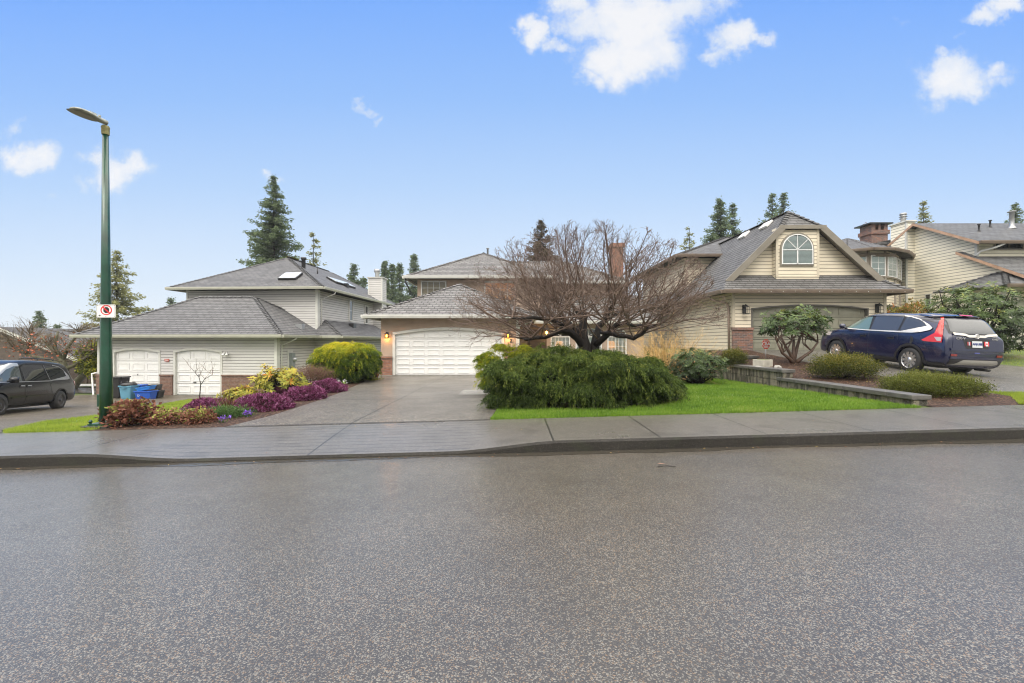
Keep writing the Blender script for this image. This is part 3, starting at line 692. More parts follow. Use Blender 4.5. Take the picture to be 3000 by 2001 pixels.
ml_ = MB(); r_ = hip(ml_, X1-10.6, X1+.62, 23.0, 30.8, 1.92, .6); 
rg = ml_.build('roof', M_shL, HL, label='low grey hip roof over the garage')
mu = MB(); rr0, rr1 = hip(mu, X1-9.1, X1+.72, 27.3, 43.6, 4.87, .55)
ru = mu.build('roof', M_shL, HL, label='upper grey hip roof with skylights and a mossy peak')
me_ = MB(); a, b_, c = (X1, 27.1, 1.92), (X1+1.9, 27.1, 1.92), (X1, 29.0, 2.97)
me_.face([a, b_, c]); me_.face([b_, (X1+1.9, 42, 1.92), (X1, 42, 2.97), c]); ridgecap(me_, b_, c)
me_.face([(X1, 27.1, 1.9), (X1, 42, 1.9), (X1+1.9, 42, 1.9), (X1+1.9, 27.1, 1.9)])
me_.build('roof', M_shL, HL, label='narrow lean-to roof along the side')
m = MB(); gutter(m, [(X1-10.6, 23.0, 1.93), (X1+.62, 23.0, 1.93), (X1+.62, 27.1, 1.93)]); gutter(m, [(X1+.5, 27.1, 1.93), (X1+1.9, 27.1, 1.93), (X1+1.9, 42, 1.93)])
gutter(m, [(X1-9.1, 27.3, 4.88), (X1+.72, 27.3, 4.88), (X1+.72, 43.6, 4.88)]); gutter(m, [(X1-10.6, 30, 1.93), (X1-10.6, 23.0, 1.93)]); gutter(m, [(X1-9.1, 43, 4.88), (X1-9.1, 27.3, 4.88)])
m.build('gutter', M_gutterL, HL)
downspout(HL, [(X1+.68, 24.4, 1.85), (X1+.62, 24.3, 1.72), (X1+.07, 23.95, 1.4), (X1+.06, 23.95, -.8)], M_trim)
downspout(HL, [(X1+.78, 28.9, 4.8), (X1+.72, 28.8, 4.6), (X1+.08, 28.4, 4.25), (X1+.06, 28.4, 2.35)], M_trim)
downspout(HL, [(gl+.05, 23.5, -.05), (gl-.15, 23.42, -.1), (gl-.12, 23.4, -.3), (gl-.05, 23.4, -1.15), (gl+.05, 23.3, -1.2)], M_white, .045)
# moss on the peak
mo = MB()
for k in range(26):
    t = rs.rand(); q = Vector(rr0).lerp(Vector(rr1), t*.35 if k > 8 else t*.06); a_ = rs.rand()*6.28; rad = .10+.12*rs.rand()
    mo.face([(q.x+rad*math.cos(a_+j*1.257), q.y+rad*1.3*math.sin(a_+j*1.257), q.z+.075+.02*rs.rand()) for j in range(5)])
mo.build('moss', pm('yellow_moss', (.32, .26, .03), .8, vary=.4, vscale=15), ru)
# skylights, pipes on the roofs
def skylight(par, c, uax, vax, w_, l_, name='skylight'):
    u, v = Vector(uax).normalized(), Vector(vax).normalized(); n_ = u.cross(v); n_ = n_ if n_.z > 0 else -n_; c = Vector(c)
    M = Matrix.Translation(c) @ Matrix([[u.x, v.x, n_.x, 0], [u.y, v.y, n_.y, 0], [u.z, v.z, n_.z, 0], [0, 0, 0, 1]])
    m = MB(M); m.box(-w_/2, w_/2, -l_/2, l_/2, 0, .13); o = m.build(name, M_black, par)
    m = MB(M); m.box(-w_/2+.05, w_/2-.05, -l_/2+.05, l_/2-.05, .13, .16); m.build('skylight_glass', pm('skylight_dome', (.62, .64, .66), .12, coat=.5), o)
sF = Vector((0, 1, .55)); sS = Vector((-1, 0, .55))
q = Vector((-14.3, 28.75, 0)); q.z = 4.87+.55*(q.y-27.3); skylight(ru, q, (1, 0, 0), sF, 1.15, 1.0)
q = Vector((X1+.72-2.0, 34.4, 0)); q.z = 4.87+.55*2.0; skylight(ru, q, (0, 1, 0), sS, 3.6, .8)
m = MB(); m.lathe([(.13, -.5), (.13, .55), (.19, .58), (.19, .72), (0, .74)], (X1-2.6, 31.3, 4.87+.55*3.3), 12); m.build('vent_pipe', M_steel, ru)
m = MB(); m.tube([(X1-2.1, 32.3, 6.2), (X1-2.1, 32.3, 6.85)], .05, 8); m.build('vent_pipe', M_black, ru)
m = MB(); m.box(X1-.9, X1-.6, 27.9+6, 28.2+6, 5.6, 5.95); m.build('roof_vent', M_black, ru)
m = MB(); m.box(X1-.35, X1+.02, 26.1, 26.45, 2.25, 2.62); m.build('roof_vent', M_galv, rg)
m = MB(); m.box(X1+.45, X1+.8, 31.6, 32.1, 2.5, 2.85); m.build('roof_vent', M_black, HL)
# siding chimney
ch = MB(); ch.box(X1-.4, X1+.75, 37.6, 38.7, 1., 6.86); cho = ch.build('chimney', M_sidL, HL, label='siding clad chimney with a metal flue cap')
m = MB(); m.box(X1-.5, X1+.85, 37.5, 38.8, 6.86, 6.92); m.box(X1+.67, X1+.78, 37.57, 37.68, 4, 6.86); m.box(X1-.43, X1-.34, 37.57, 37.66, 5, 6.86); m.build('chimney_cap', M_trim, cho)
m = MB(); m.lathe([(.17, 6.9), (.17, 7.35), (.24, 7.38), (.26, 7.45), (.26, 7.62), (.2, 7.66), (0, 7.68)], (X1+.15, 38.15, 0), 14); m.build('flue', M_galv, cho)
for yv, zb, ht in ((33.0, 3.05, 1.55), (36.0, 3.0, 1.45)):
    window(HL, (X1+.005, yv, zb), R(90), .62, ht, 1, 2, M_trim, .08, .06)
window(HL, (X1+1.305, 29.6, .35), R(90), 1.0, 1.1, 2, 1, M_trim, .07); window(HL, (X1+1.305, 33.6, .35), R(90), .7, 1.1, 1, 1, M_trim, .07); window(HL, (X1+1.305, 38.6, .5), R(90), .7, .9, 1, 1, M_trim, .07)
# things on the left house wall
def atHL(x, y, z):   # local (unrotated) world point -> rotated world point
    return tuple(Vector((-12.2, 23.6, -1.22)) + Matrix.Rotation(R(-3), 3, 'Z') @ Vector((x+12.2, y-23.6, z+1.22)))
p = atHL(X1+.01, 24.9, .2); t = thing('electric_meter', 'grey electric meter box with round dial on white backing board beside downspout', 'meter', p, R(-3))
O = Vector(p); M_ = Matrix.Translation(O); m = MB(M_); m.box(0, .02, -.30, .22, -.2, .95); m.build('backing_board', M_trim, t)
m = MB(M_); m.box(.02, .20, -.16, .16, 0, .78); m.box(.05, .14, -.05, .05, -1.1, 0); m.build('meter_box', pm('meter_grey', (.22, .25, .25), .4, vary=.1), t, bevel=.01)
m = MB(Matrix.Translation(O+Vector((.2, 0, .42))) @ Matrix.Rotation(R(90), 4, 'Y')); m.lathe([(.11, 0), (.11, .05), (.085, .06), (.085, .14), (0, .16)], n=16); m.build('meter_dial', M_galv, t)
p = atHL(X1+.01, 24.35, -.25); t = thing('utility_box', 'small pair of beige utility boxes low on grey siding under the meter', 'utility box', p, R(-3)); M_ = Matrix.Translation(Vector(p))
m = MB(M_); m.box(0, .12, -.15, .05, -.1, .28); m.box(0, .10, .10, .26, -.05, .30); m.build('box_body', pm('utility_beige', (.30, .24, .16), .5, vary=.2), t, bevel=.01)
p = atHL(-14.85, 23.55, 1.0); t = thing('flood_light', 'white twin flood light at the corner of the second garage door', 'wall lamp', p); M_ = Matrix.Translation(Vector(p))
m = MB(M_); m.lathe([(.06, -.04), (.06, 0)], axis='y', n=12); m.tube([(0, -.04, 0), (-.07, -.1, .05)], .02, 6); m.tube([(0, -.04, 0), (.07, -.1, -.02)], .02, 6); m.build('lamp_mount', M_trim, t)
for sx in (-1, 1):
    m = MB(M_); m.tube([(.07*sx, -.08, .03), (.09*sx, -.17, -.08), (.095*sx, -.2, -.13)], [.035, .06, .06], 10); m.build('lamp_head', M_white, t)
p = atHL(-18.1, 23.55, .62); t = thing('wall_plaque', 'tiny red and white plaque on the siding between the two garage doors', 'plaque', p); M_ = Matrix.Translation(Vector(p))
m = MB(M_); m.box(-.12, .12, -.012, .01, -.06, .06); m.build('plate', pm('plaque_red', (.45, .08, .05), .5), t); m = MB(M_); m.box(-.09, .09, -.016, -.012, -.012, .02); m.build('lettering_band', M_white, t)

# ================================================================== CENTRE HOUSE (stucco)
HC = thing('house', 'tan stucco two storey house with a wide white double garage door and lit lanterns', 'house', (-2.9, 20.9, .03))
W0, W1 = -6.02, .25; D0, D1 = -5.36, -.48
m = MB(); wall(m, (W0, 20.9), (W1, 20.9), .03, 2.68, [(D0-W0-.1, D1-W0+.1, .0, 2.42)]); spandrel(m, D0-.1, D1+.1, 2.13, .22, 20.9, 2.42)
wall(m, (W1, 20.9), (W1, 24.5), 0, 2.68); wall(m, (W0, 26), (W0, 20.9), 0, 2.68)
wn = [(2.08, 3.12), (3.42, 4.83), (5.13, 6.16)]
wall(m, (W1, 24.5), (7.1, 24.5), 0, 2.6, [(a-W1, b_-W1, .55, 1.88) for a, b_ in wn]); wall(m, (7.1, 24.5), (7.1, 27.6), 0, 2.6)
uw = [(-5.1, -3.67, 3.85, 5.0), (-1.55, .22, 3.85, 4.97)]
wall(m, (-5.3, 25.5), (1.7, 25.5), 2.2, 5.08, [(a+5.3, b_+5.3, c, d) for a, b_, c, d in uw]); wall(m, (1.7, 25.5), (1.7, 27.6), 2.5, 5.08); wall(m, (-5.3, 33.6), (-5.3, 25.5), 0, 5.08)
wall(m, (1.7, 27.6), (6.5, 27.6), 2.5, 5.05); wall(m, (6.5, 27.6), (6.5, 33.6), 0, 5.05); wall(m, (6.5, 33.6), (-5.3, 33.6), 0, 5.05)
m.build('wall', M_stucco, HC)
m = MB(); m.box(W0-.03, D0-.13, 20.83, 20.91, -.02, .83); m.box(W0-.05, D0-.12, 20.78, 20.92, .83, .92); m.box(W0-.04, W0, 20.91, 25, -.05, .83); m.box(W0-.06, W0, 20.92, 25, .83, .91); m.box(D1+.13, W1+.02, 20.83, 20.91, -.02, .83); m.box(D1+.12, W1+.04, 20.78, 20.92, .83, .92)
build_each(m, 'brick_base', M_brick, HC, k=2)
m = MB(); m.box(W0-.06, D0-.12, 20.78, 20.9, -.05, .07); m.box(D0-.1, D1+.1, 20.86, 20.95, -.02, .055); build_each(m, 'foundation', M_conctrim, HC)
garage_door(HC, D0, D1, .06, 2.13, 20.9, 5, 7, .22, M_white, M_trim, .12)
m = MB(); g0, g1 = hip(m, W0-.63, 1.1, 20.3, 28.5, 2.76, .486); m.build('roof', M_shC, HC, label='hip roof over the double garage')
m = MB(); hip(m, -5.92, 2.29, 24.9, 34.2, 5.17, .5); rC = m.build('roof', M_shC, HC, label='upper hip roof over the left wing')
m = MB(); hip(m, -5.9, 7.1, 27.02, 34.19, 5.165, .5); m.build('roof', M_shC, HC, label='long upper roof over the right half')
m = MB(); m.face([(1.1, 23.9, 2.66), (7.7, 23.9, 2.66), (7.7, 27.6, 4.4), (1.1, 27.6, 4.4)]); m.face([(1.1, 23.9, 2.64), (1.1, 27.6, 2.64), (7.7, 27.6, 2.64), (7.7, 23.9, 2.64)]); m.face([(7.7, 23.9, 2.66), (7.7, 27.6, 2.66), (7.7, 27.6, 4.4)])
m.build('roof', M_shC, HC, label='lower roof over the front windows')
m = MB(); gutter(m, [(W0-.63, 28, 2.77), (W0-.63, 20.3, 2.77), (1.1, 20.3, 2.77), (1.1, 23.9, 2.77)]); gutter(m, [(1.15, 23.9, 2.67), (7.7, 23.9, 2.67)])
gutter(m, [(-5.92, 34, 5.18), (-5.92, 24.9, 5.18), (2.29, 24.9, 5.18), (2.29, 27.0, 5.18)]); gutter(m, [(2.3, 27.02, 5.175), (7.1, 27.02, 5.175), (7.1, 34, 5.175)])
m.build('gutter', pm('gutter_white', (.60, .60, .57), .35, vary=.1), HC)
downspout(HC, [(1.0, 20.85, 2.62), (.9, 20.8, 2.5), (.32, 20.82, 2.3), (.31, 20.82, .1)], M_trim, .045)
m = MB(); m.box(W1-.06, W1+.06, 20.86, 20.98, .0, 2.68); build_each(m, 'corner_trim', M_trim, HC)
# entrance: recessed wall, door, carved panel
m = MB(); m.box(.9, 1.85, 24.3, 24.44, .1, 2.2); d_ = m.build('front_door', pm('brown_door', (.06, .035, .02), .4, vary=.3), HC); m = MB(); m.lathe([(0, -.03), (.03, -.02), (.03, 0)], (1.02, 24.28, 1.1), 10, 'y'); m.build('door_handle', pm('brass', (.6, .42, .12), .25, metal=1), d_)
m = MB(); m.box(.3, .85, 24.36, 24.46, .1, 2.2); m.build('side_panel', pm('tan_wood', (.20, .13, .07), .5, vary=.3), HC)
for i, (a, b_) in enumerate(wn):
    w_ = window(HC, ((a+b_)/2, 24.5, .55), 0, b_-a, 1.33, 5 if i != 1 else 6, 5, M_white, .06, .05, M_clear, M_blind, arch=.0, back=False)
    # fan light over each window, flush on the wall
    f = MB(); n_ = 14; xc = (a+b_)/2; hw = (b_-a)/2; ah = .42
    pts = lambda r, k: (xc+r*math.cos(math.pi*k/n_), 1.9+ah*(r/hw)*math.sin(math.pi*k/n_))
    g = MB(); g.face([(*[pts(hw-.03, k)[0]], 24.48, pts(hw-.03, k)[1]) for k in range(n_+1)]); g.build('fanlight', M_glassdark, w_)
    for k in range(n_):
        A, B, C_, D_ = pts(hw, k), pts(hw, k+1), pts(hw-.06, k+1), pts(hw-.06, k); f.face([(q_[0], 24.455, q_[1]) for q_ in (A, B, C_, D_)]); f.face([(A[0], 24.455, A[1]), (A[0], 24.5, A[1]), (B[0], 24.5, B[1]), (B[0], 24.455, B[1])])
    for k in (3.5, 7, 10.5):
        c_, s_ = math.cos(math.pi*k/n_), math.sin(math.pi*k/n_); e = pts(hw-.05, k); f.tube([(xc, 24.46, 1.9), (e[0], 24.46, e[1])], .012, 4)
    f.build('fanlight_frame', M_white, w_)
for i, (a, b_, c, d) in enumerate(uw):
    window(HC, ((a+b_)/2, 25.5, c), 0, b_-a, d-c, 4, 3, M_trim, .07, .05, M_clear, M_blindtan, back=False)
# room behind the lit upper window and the front rooms
m = MB(); m.box(-1.7, .35, 25.75, 27.3, 3.4, 5.05, skip='f'); m.build('room', pm('orange_room', (.65, .32, .10), .8, emit=(1, .36, .06), es=.42), HC)
m = MB(); m.box(-5.2, -3.4, 25.75, 27.3, 3.4, 5.05, skip='f'); m.build('room', pm('dim_room', (.16, .12, .08), .8), HC)
m = MB(); m.box(1.95, 6.4, 24.8, 27.3, .05, 2.5, skip='f'); m.build('room', pm('dusk_room', (.14, .12, .10), .8), HC)
M_shade = pm('lit_lampshade', (.9, .5, .2), .7, emit=(1, .38, .05), es=2.6)
for xx, lb in ((2.60, 'glowing orange table lamp behind the leftmost gridded window'), (5.42, 'glowing orange table lamp behind the window beside the golden shrub')):
    t = thing('table_lamp', lb, 'lamp', (xx, 24.85, .8), group='table lamps in the front room')
    m = MB(); m.lathe([(.09, 0), (.1, .02), (.03, .05), (.07, .2), (.09, .3), (.03, .42), (.015, .5)], (xx, 24.85, .8), 12); m.build('lamp_base', pm('ceramic_tan', (.5, .35, .2), .3), t)
    m = MB(); m.lathe([(.26, .42), (.24, .6), (.15, .82), (.1, .85)], (xx, 24.85, .8), 16); m.build('lamp_shade', M_shade, t)
m = MB(); m.box(-1.55, -1.40, 0, 0, 0, 0); 
# brick chimney and pipe
m = MB(); m.box(6.55, 7.25, 29.6, 30.6, 4, 7.75); m.box(6.45, 7.35, 29.5, 30.7, 7.75, 8.0); m.build('chimney', M_brick, HC, label='tall narrow brick chimney')
m = MB(); m.lathe([(.06, -1.0), (.06, .45), (.1, .46), (.1, .5), (0, .52)], (-1.55, 29.0, 7.05), 8); m.build('vent_pipe', M_galv, rC)
m = MB(); m.tube([(-5.85, 25.0, 5.05), (-5.83, 24.95, 4.85), (-5.62, 25.3, 4.3)], [.05, .06, .015], 6); m.build('downspout', M_steel, HC)
lantern(None, (PX(1135, 20.9), 20.88, PZ(985, 20.9)+.05), True, 'lit carriage lantern on stucco left of the double garage door', s=1.1, group='lanterns flanking the white garage door')
lantern(None, (PX(1489, 20.9)-.01, 20.88, PZ(985, 20.9)+.05), True, 'lit carriage lantern above the house numbers right of the double garage door', s=1.1, group='lanterns flanking the white garage door')
t = thing('porch_lantern', 'lit amber lantern hanging in the dark entrance porch', 'porch lamp', (PX(1601, 23.5), 23.5, PZ(973, 23.5)))
O = Matrix.Translation(t.location); m = MB(O); m.tube([(0, 0, .8), (0, 0, .2)], .012, 5); m.lathe([(.02, .2), (.13, .1), (.12, .08)], n=6); m.lathe([(.1, -.14), (.02, -.18)], n=6)
for k in range(6): m.tube([(.115*math.cos(k*1.047), .115*math.sin(k*1.047), .1), (.1*math.cos(k*1.047), .1*math.sin(k*1.047), -.14)], .008, 4)
m.build('lantern_cage', M_blackmetal, t); m = MB(O); m.lathe([(0, -.1), (.05, -.08), (.05, .03), (0, .06)], n=10); m.build('bulb', MATS['lit_bulb'], t)
ld = bpy.data.lights.new('porch_light', 'POINT'); ld.energy = 10; ld.color = (1, .5, .14); ld.shadow_soft_size = .05; lo = bpy.data.objects.new('porch_light', ld); col.objects.link(lo); lo.parent = t; lo.location = (0, 0, -.24)
for s_, (px_, py_) in (('2', (1496.5, 998.5)), ('1', (1488.5, 1007)), ('4', (1481, 1014.5))):
    pp = (PX(px_, 20.88)+.0, 20.88, PZ(py_, 20.88)); t = thing('house_number', 'black metal digit %s fixed to the stucco below the lantern' % s_, 'house number', pp, group='stepped house numbers')
    textmesh('digit', s_, .21, Matrix.Translation(pp) @ Matrix.Rotation(R(90), 4, 'X'), M_blackmetal, t, .01, True)

# ================================================================== RIGHT HOUSE (beige siding)
HR = thing('house', 'beige sided house with a steep clipped gable, arched window and olive garage door', 'house', (12.5, 19.4, 1.2))
G0, G1 = 10.24, 15.14
m = MB(); wall(m, (9.4, 19.4), (15.95, 19.4), 1.15, 3.7, [(G0-9.4-.05, G1-9.4+.05, 1, 3.35)]); spandrel(m, G0-.05, G1+.05, 3.13, .16, 19.4, 3.35)
wall(m, (9.4, 25), (9.4, 19.4), .9, 3.7); wall(m, (15.95, 19.4), (15.95, 25), 1, 3.7)
m.face([(9.45, 20.0, 4.35), (15.75, 20.0, 4.35), (13.3, 20.0, 6.53), (11.65, 20.0, 6.53)])
wall(m, (9.5, 25.1), (20, 25.1), 2.5, 6.2); wall(m, (9.5, 33), (9.5, 25.1), 0, 6.2); wall(m, (20, 25.1), (20, 33), 0, 6.2)
# dormer box
bx = [(11.42, 20.0), (11.42, 19.66), (13.25, 19.66), (13.25, 20.0)]
ax_ = (PX(2333.5, 19.66))
wall(m, bx[0], bx[1], 4.3, 6.5); wall(m, bx[1], bx[2], 4.3, 6.42); wall(m, bx[2], bx[3], 4.3, 6.5)
TW = [(PX(a, Y_), Y_) for a, Y_ in ((2455, 25.4), (2478, 25.0), (2543, 24.5), (2592, 24.6), (2621, 25.3), (2634, 26.3), (2636, 28))]
for a, b_ in zip(TW, TW[1:]): wall(m, a, b_, 3.6, 5.05); wall(m, a, b_, 6.3, 6.5)
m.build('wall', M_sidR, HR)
m = MB()
for x_ in (9.4, 15.85): m.box(x_-.01, x_+.10, 19.375, 19.5, 1.9, 3.7)
for a, b_ in (((11.40, 19.645), (11.50, 19.7)), ((13.17, 19.645), (13.27, 19.7))): m.box(a[0], b_[0], a[1], b_[1], 4.4, 6.45)
m.box(11.4, 13.27, 19.65, 19.7, 4.38, 4.44); build_each(m, 'corner_trim', pm('beige_trim', (.55, .49, .38), .45, vary=.1), HR)
M_olive = pm('olive_door', (.24, .235, .18), .45, vary=.12); M_oltrim = pm('olive_trim', (.20, .18, .145), .5, vary=.15)
garage_door(HR, G0, G1, 1.2, 3.13, 19.4, 4, 4, .16, M_olive, pm('dark_olive_trim', (.12, .115, .10), .5), .05, .16)
m = MB(); m.box(9.36, 10.22, 19.30, 19.41, 1.1, 2.08); m.box(9.33, 10.24, 19.25, 19.42, 2.08, 2.2); m.box(15.18, 16.0, 19.3, 19.41, 1.1, 2.08); m.box(15.16, 16.03, 19.25, 19.42, 2.08, 2.2); build_each(m, 'brick_base', M_brickR, HR, k=2)
m = MB(); m.box(9.3, 10.3, 19.27, 19.45, .95, 1.12); m.box(9.36, 9.42, 19.4, 25, .6, 1.12); build_each(m, 'foundation', M_conctrim, HR)
ms = MB(); rx, rz = 12.45, 7.44
L0, L1, L2 = (8.72, 18.8, 3.72), (9.26, 19.6, 4.25), (11.56, 19.6, 6.55); Rr0, Rr1, Rr2 = (16.5, 18.8, 3.72), (15.95, 19.6, 4.25), (13.42, 19.6, 6.55); AP = (rx, 20.5, rz)
ms.face([L0, L1, L2, AP, (rx, 31, rz), (8.72, 31, 3.72)]); ms.face([Rr0, (16.5, 31, 3.72), (rx, 31, rz), AP, Rr2, Rr1]); ms.face([L2, Rr2, AP])
ms.face([L0, Rr0, Rr1, (15.65, 20.0, 4.50), (9.55, 20.0, 4.50), L1])
ms.face([(8.72, 18.8, 3.70), (8.72, 31, 3.70), (9.4, 31, 3.70), (9.4, 19.4, 3.70)]); ms.face([(8.72, 18.8, 3.70), (9.4, 19.4, 3.70), (16, 19.4, 3.70), (16.5, 18.8, 3.70)]); ms.face([(16.5, 18.8, 3.7), (16, 19.4, 3.7), (16, 31, 3.7), (16.5, 31, 3.7)])
ridgecap(ms, L2, AP); ridgecap(ms, Rr2, AP); ridgecap(ms, AP, (rx, 31, rz)); ridgecap(ms, Rr0, Rr1)
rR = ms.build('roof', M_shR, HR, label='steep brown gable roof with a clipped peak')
# the gable's soffit and barge boards
m = MB()
def board(p, q, wdt=.26, dp=.09, yv=19.52):
    p, q = Vector(p), Vector(q); d = (q-p).normalized(); nrm = Vector((d.z, 0, -d.x)); nrm = nrm if nrm.z < 0 else -nrm; o = nrm*wdt
    A = [p, q, q+o, p+o]; m.face([(v.x, yv, v.z) for v in A]); m.face([(v.x, yv+dp, v.z) for v in reversed(A)])
    for i in range(4): a, b_ = A[i], A[(i+1) % 4]; m.face([(a.x, yv, a.z), (a.x, yv+dp, a.z), (b_.x, yv+dp, b_.z), (b_.x, yv, b_.z)])
board((9.16, 0, 4.22), (11.55, 0, 6.60)); board((13.43, 0, 6.60), (16.05, 0, 4.22)); board((11.5, 0, 6.60), (13.5, 0, 6.60), .16, .088, 19.515)
m.face([(9.26, 19.6, 4.2), (9.26, 20.02, 4.2), (11.56, 20.02, 6.5), (11.56, 19.6, 6.5)]); m.face([(13.42, 19.6, 6.5), (13.42, 20.02, 6.5), (15.9, 20.02, 4.2), (15.9, 19.6, 4.2)]); m.face([(11.56, 19.6, 6.49), (11.56, 20.02, 6.49), (13.42, 20.02, 6.49), (13.42, 19.6, 6.49)])
m.build('barge_board', M_oltrim, HR)
m = MB(); gutter(m, [(8.72, 31, 3.73), (8.72, 18.8, 3.73), (16.5, 18.8, 3.73), (16.5, 31, 3.73)]); m.build('gutter', pm('gutter_brown', (.17, .13, .10), .45, vary=.2), HR)
downspout(HR, [(8.75, 20.2, 3.6), (8.85, 20.15, 3.45), (9.3, 19.75, 3.25), (9.33, 19.62, 3.1), (9.34, 19.6, 1.25)], pm('downspout_brown', (.26, .20, .16), .45), .045)
m = MB(); hip(m, 8.9, 20.6, 24.5, 34, 6.28, .42); rb = m.build('roof', M_shR, HR, label='shallow hip roof over the rear block')
m = MB(); gutter(m, [(8.9, 34, 6.29), (8.9, 24.5, 6.29), (20.6, 24.5, 6.29)]); m.build('gutter', MATS['gutter_brown'], HR)
# arched window
window(HR, (ax_, 19.655, PZ(779, 19.66)), 0, 1.46, .70, 0, 0, pm('olive_frame', (.21, .19, .15), .5), .07, .05, arch=.74, name='arched_window')
wa = window(HR, (ax_, 19.61, PZ(779, 19.66)+.06), 0, 1.34, .62, 2, 1, M_white, .035, .04, M_clear, M_blind, arch=.68, name='window')
m = MB(); m.box(ax_-.02, ax_+.02, 19.57, 19.6, PZ(779, 19.66)+.06, PZ(779, 19.66)+.68); m.build('mullion', M_white, wa)
for (x_, y_) in ((12.1, 21.65), (12.1, 23.7)):
    m = MB(Matrix.Translation((x_, y_, 3.72+x_-8.72)) @ Matrix.Rotation(R(-45), 4, 'Y')); m.box(-.2, .2, -.35, .35, 0, .10); m.build('roof_vent', M_white, rR, bevel=.015)
# turret: bay windows and its roof
frm = pm('taupe_frame', (.26, .23, .19), .5)
for a, b_ in zip(TW[:-1], TW[1:]):
    A, B = Vector((*a, 0)), Vector((*b_, 0)); d = B-A; yaw = math.atan2(d.y, d.x); c = (A+B)/2
    window(HR, (c.x, c.y, 5.05), yaw, d.length-.02, 1.26, 0, 0, frm, .07, .10, M_glassdark)
    window(HR, (c.x+.09*math.sin(yaw), c.y-.09*math.cos(yaw), 5.12), yaw, d.length-.16, 1.12, 2, 3, M_white, .035, .04, M_clear, M_blind)
m = MB(); ev = []
cen = Vector((20.3, 28.2, 0))
for a in [(16.5, 25.2)]+TW[1:]+[(23.4, 31)]:
    v = Vector((*a, 0)); d = (v-cen).normalized(); v = v + d*.62; ev.append((v.x, v.y, 6.52))
apx = (PX(2489, 28), 28.2, 7.98)
for a, b_ in zip(ev, ev[1:]): m.face([a, b_, apx]); ridgecap(m, a, apx, .25, .08, .01)
m.face([(x, y, 6.50) for x, y, z in reversed(ev)] + [(apx[0], apx[1], 6.50)])
m.build('roof', M_shR, HR, label='faceted roof over the round bay'); m = MB(); gutter(m, ev, .12, .1); m.build('gutter', MATS['gutter_brown'], HR)
m = MB()
for a, b_ in zip(TW[:-1], TW[1:]): m.box(a[0]-.05, a[0]+.05, a[1]-.06, a[1]+.04, 3.7, 6.5)
m.build('bay_post', frm, HR)
m = MB(); x0, x1 = PX(2543, 30), PX(2590, 30); zt_ = PZ(655, 30)
m.box(x0, x1, 29.7, 30.7, 6, zt_-.75); m.box(x0-.08, x1+.08, 29.62, 30.78, zt_-.75, zt_-.5)
for a in (x0, x1-.25): m.box(a, a+.25, 29.7, 30.7, zt_-.5, zt_-.12)
m.box(x0+.45, x1-.45, 29.7, 30.7, zt_-.5, zt_-.12)
cR = m.build('chimney', M_brickR, HR, label='stout brick chimney with a slab on top'); m = MB(); m.box(x0-.25, x1+.2, 29.5, 30.9, zt_-.12, zt_-.04); m.build('chimney_cap', M_blackmetal, cR)
lantern(None, (PX(2180, 19.4)-.01, 19.38, PZ(906, 19.4)), False, 'unlit black lantern on beige siding above the brick pier', s=1.55, group='black lanterns of the beige garage')
lantern(None, (PX(2568, 19.4), 19.38, PZ(903, 19.4)), False, 'unlit black lantern on beige siding over the roof of the blue car', s=1.55, group='black lanterns of the beige garage')
m = MB()
pts = [Vector((9.4+.25*k, 18.72, 3.72-(.03 if k % 2 else 0)+.01*math.sin(k*2.3))) for k in range(28)]
t = thing('string_lights', 'string of small clear lights clipped along the beige garage eave', 'string lights', (12.5, 18.7, 3.72))
m.tube(pts, .006, 4); m.build('cable', M_white, t); m = MB()
for p_ in pts[::1]: m.lathe([(0, -.05), (.018, -.03), (.012, .0), (0, .01)], tuple(p_+Vector((0, -.01, 0))), 6)
m.build('small_bulb', M_white, t)

# ================================================================== FAR RIGHT HOUSE (cream siding)
HF = thing('house', 'cream sided house with tan rake boards rising behind the blue car', 'house', (26, 24, 1.0))
XF = 23.8; m = MB()
m.face([(XF, y, z) for y, z in ((20.5, .4), (20.5, 4.48), (23.3, 5.95), (23.3, 6.85), (26.44, 8.42), (29.6, 6.88), (29.6, .4))], uv=[(y, z) for y, z in ((20.5, .4), (20.5, 4.48), (23.3, 5.95), (23.3, 6.85), (26.44, 8.42), (29.6, 6.88), (29.6, .4))])
wall(m, (XF, 23.3), (38, 23.3), 5.8, 6.9); wall(m, (22.68, 21.0), (34, 21.0), .5, 4.1, [(.42, 5.3, 0, 3.5)]); wall(m, (22.68, 23), (22.68, 21), .5, 4.1)
wall(m, (XF-2, 33), (XF-2, 28.6), 0, 7.6)
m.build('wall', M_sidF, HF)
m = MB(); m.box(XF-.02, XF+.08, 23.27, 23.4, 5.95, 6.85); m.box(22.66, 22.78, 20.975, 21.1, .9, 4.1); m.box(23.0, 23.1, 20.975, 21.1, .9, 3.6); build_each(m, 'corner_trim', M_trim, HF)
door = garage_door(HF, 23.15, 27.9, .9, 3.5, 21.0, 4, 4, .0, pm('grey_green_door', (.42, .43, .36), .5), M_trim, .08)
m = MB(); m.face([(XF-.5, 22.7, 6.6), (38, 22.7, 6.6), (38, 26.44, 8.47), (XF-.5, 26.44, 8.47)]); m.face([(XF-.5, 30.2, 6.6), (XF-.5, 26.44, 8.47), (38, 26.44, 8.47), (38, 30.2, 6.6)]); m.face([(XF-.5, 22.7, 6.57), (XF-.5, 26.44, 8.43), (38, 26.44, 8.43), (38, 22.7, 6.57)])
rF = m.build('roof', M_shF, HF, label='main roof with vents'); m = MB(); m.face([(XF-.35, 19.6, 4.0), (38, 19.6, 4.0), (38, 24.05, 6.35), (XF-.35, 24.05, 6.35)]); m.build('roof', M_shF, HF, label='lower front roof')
m = MB(); hip(m, 22.2, 34, 20.4, 24, 4.16, .5); m.build('roof', M_shF, HF, label='small hip roof over the garage')
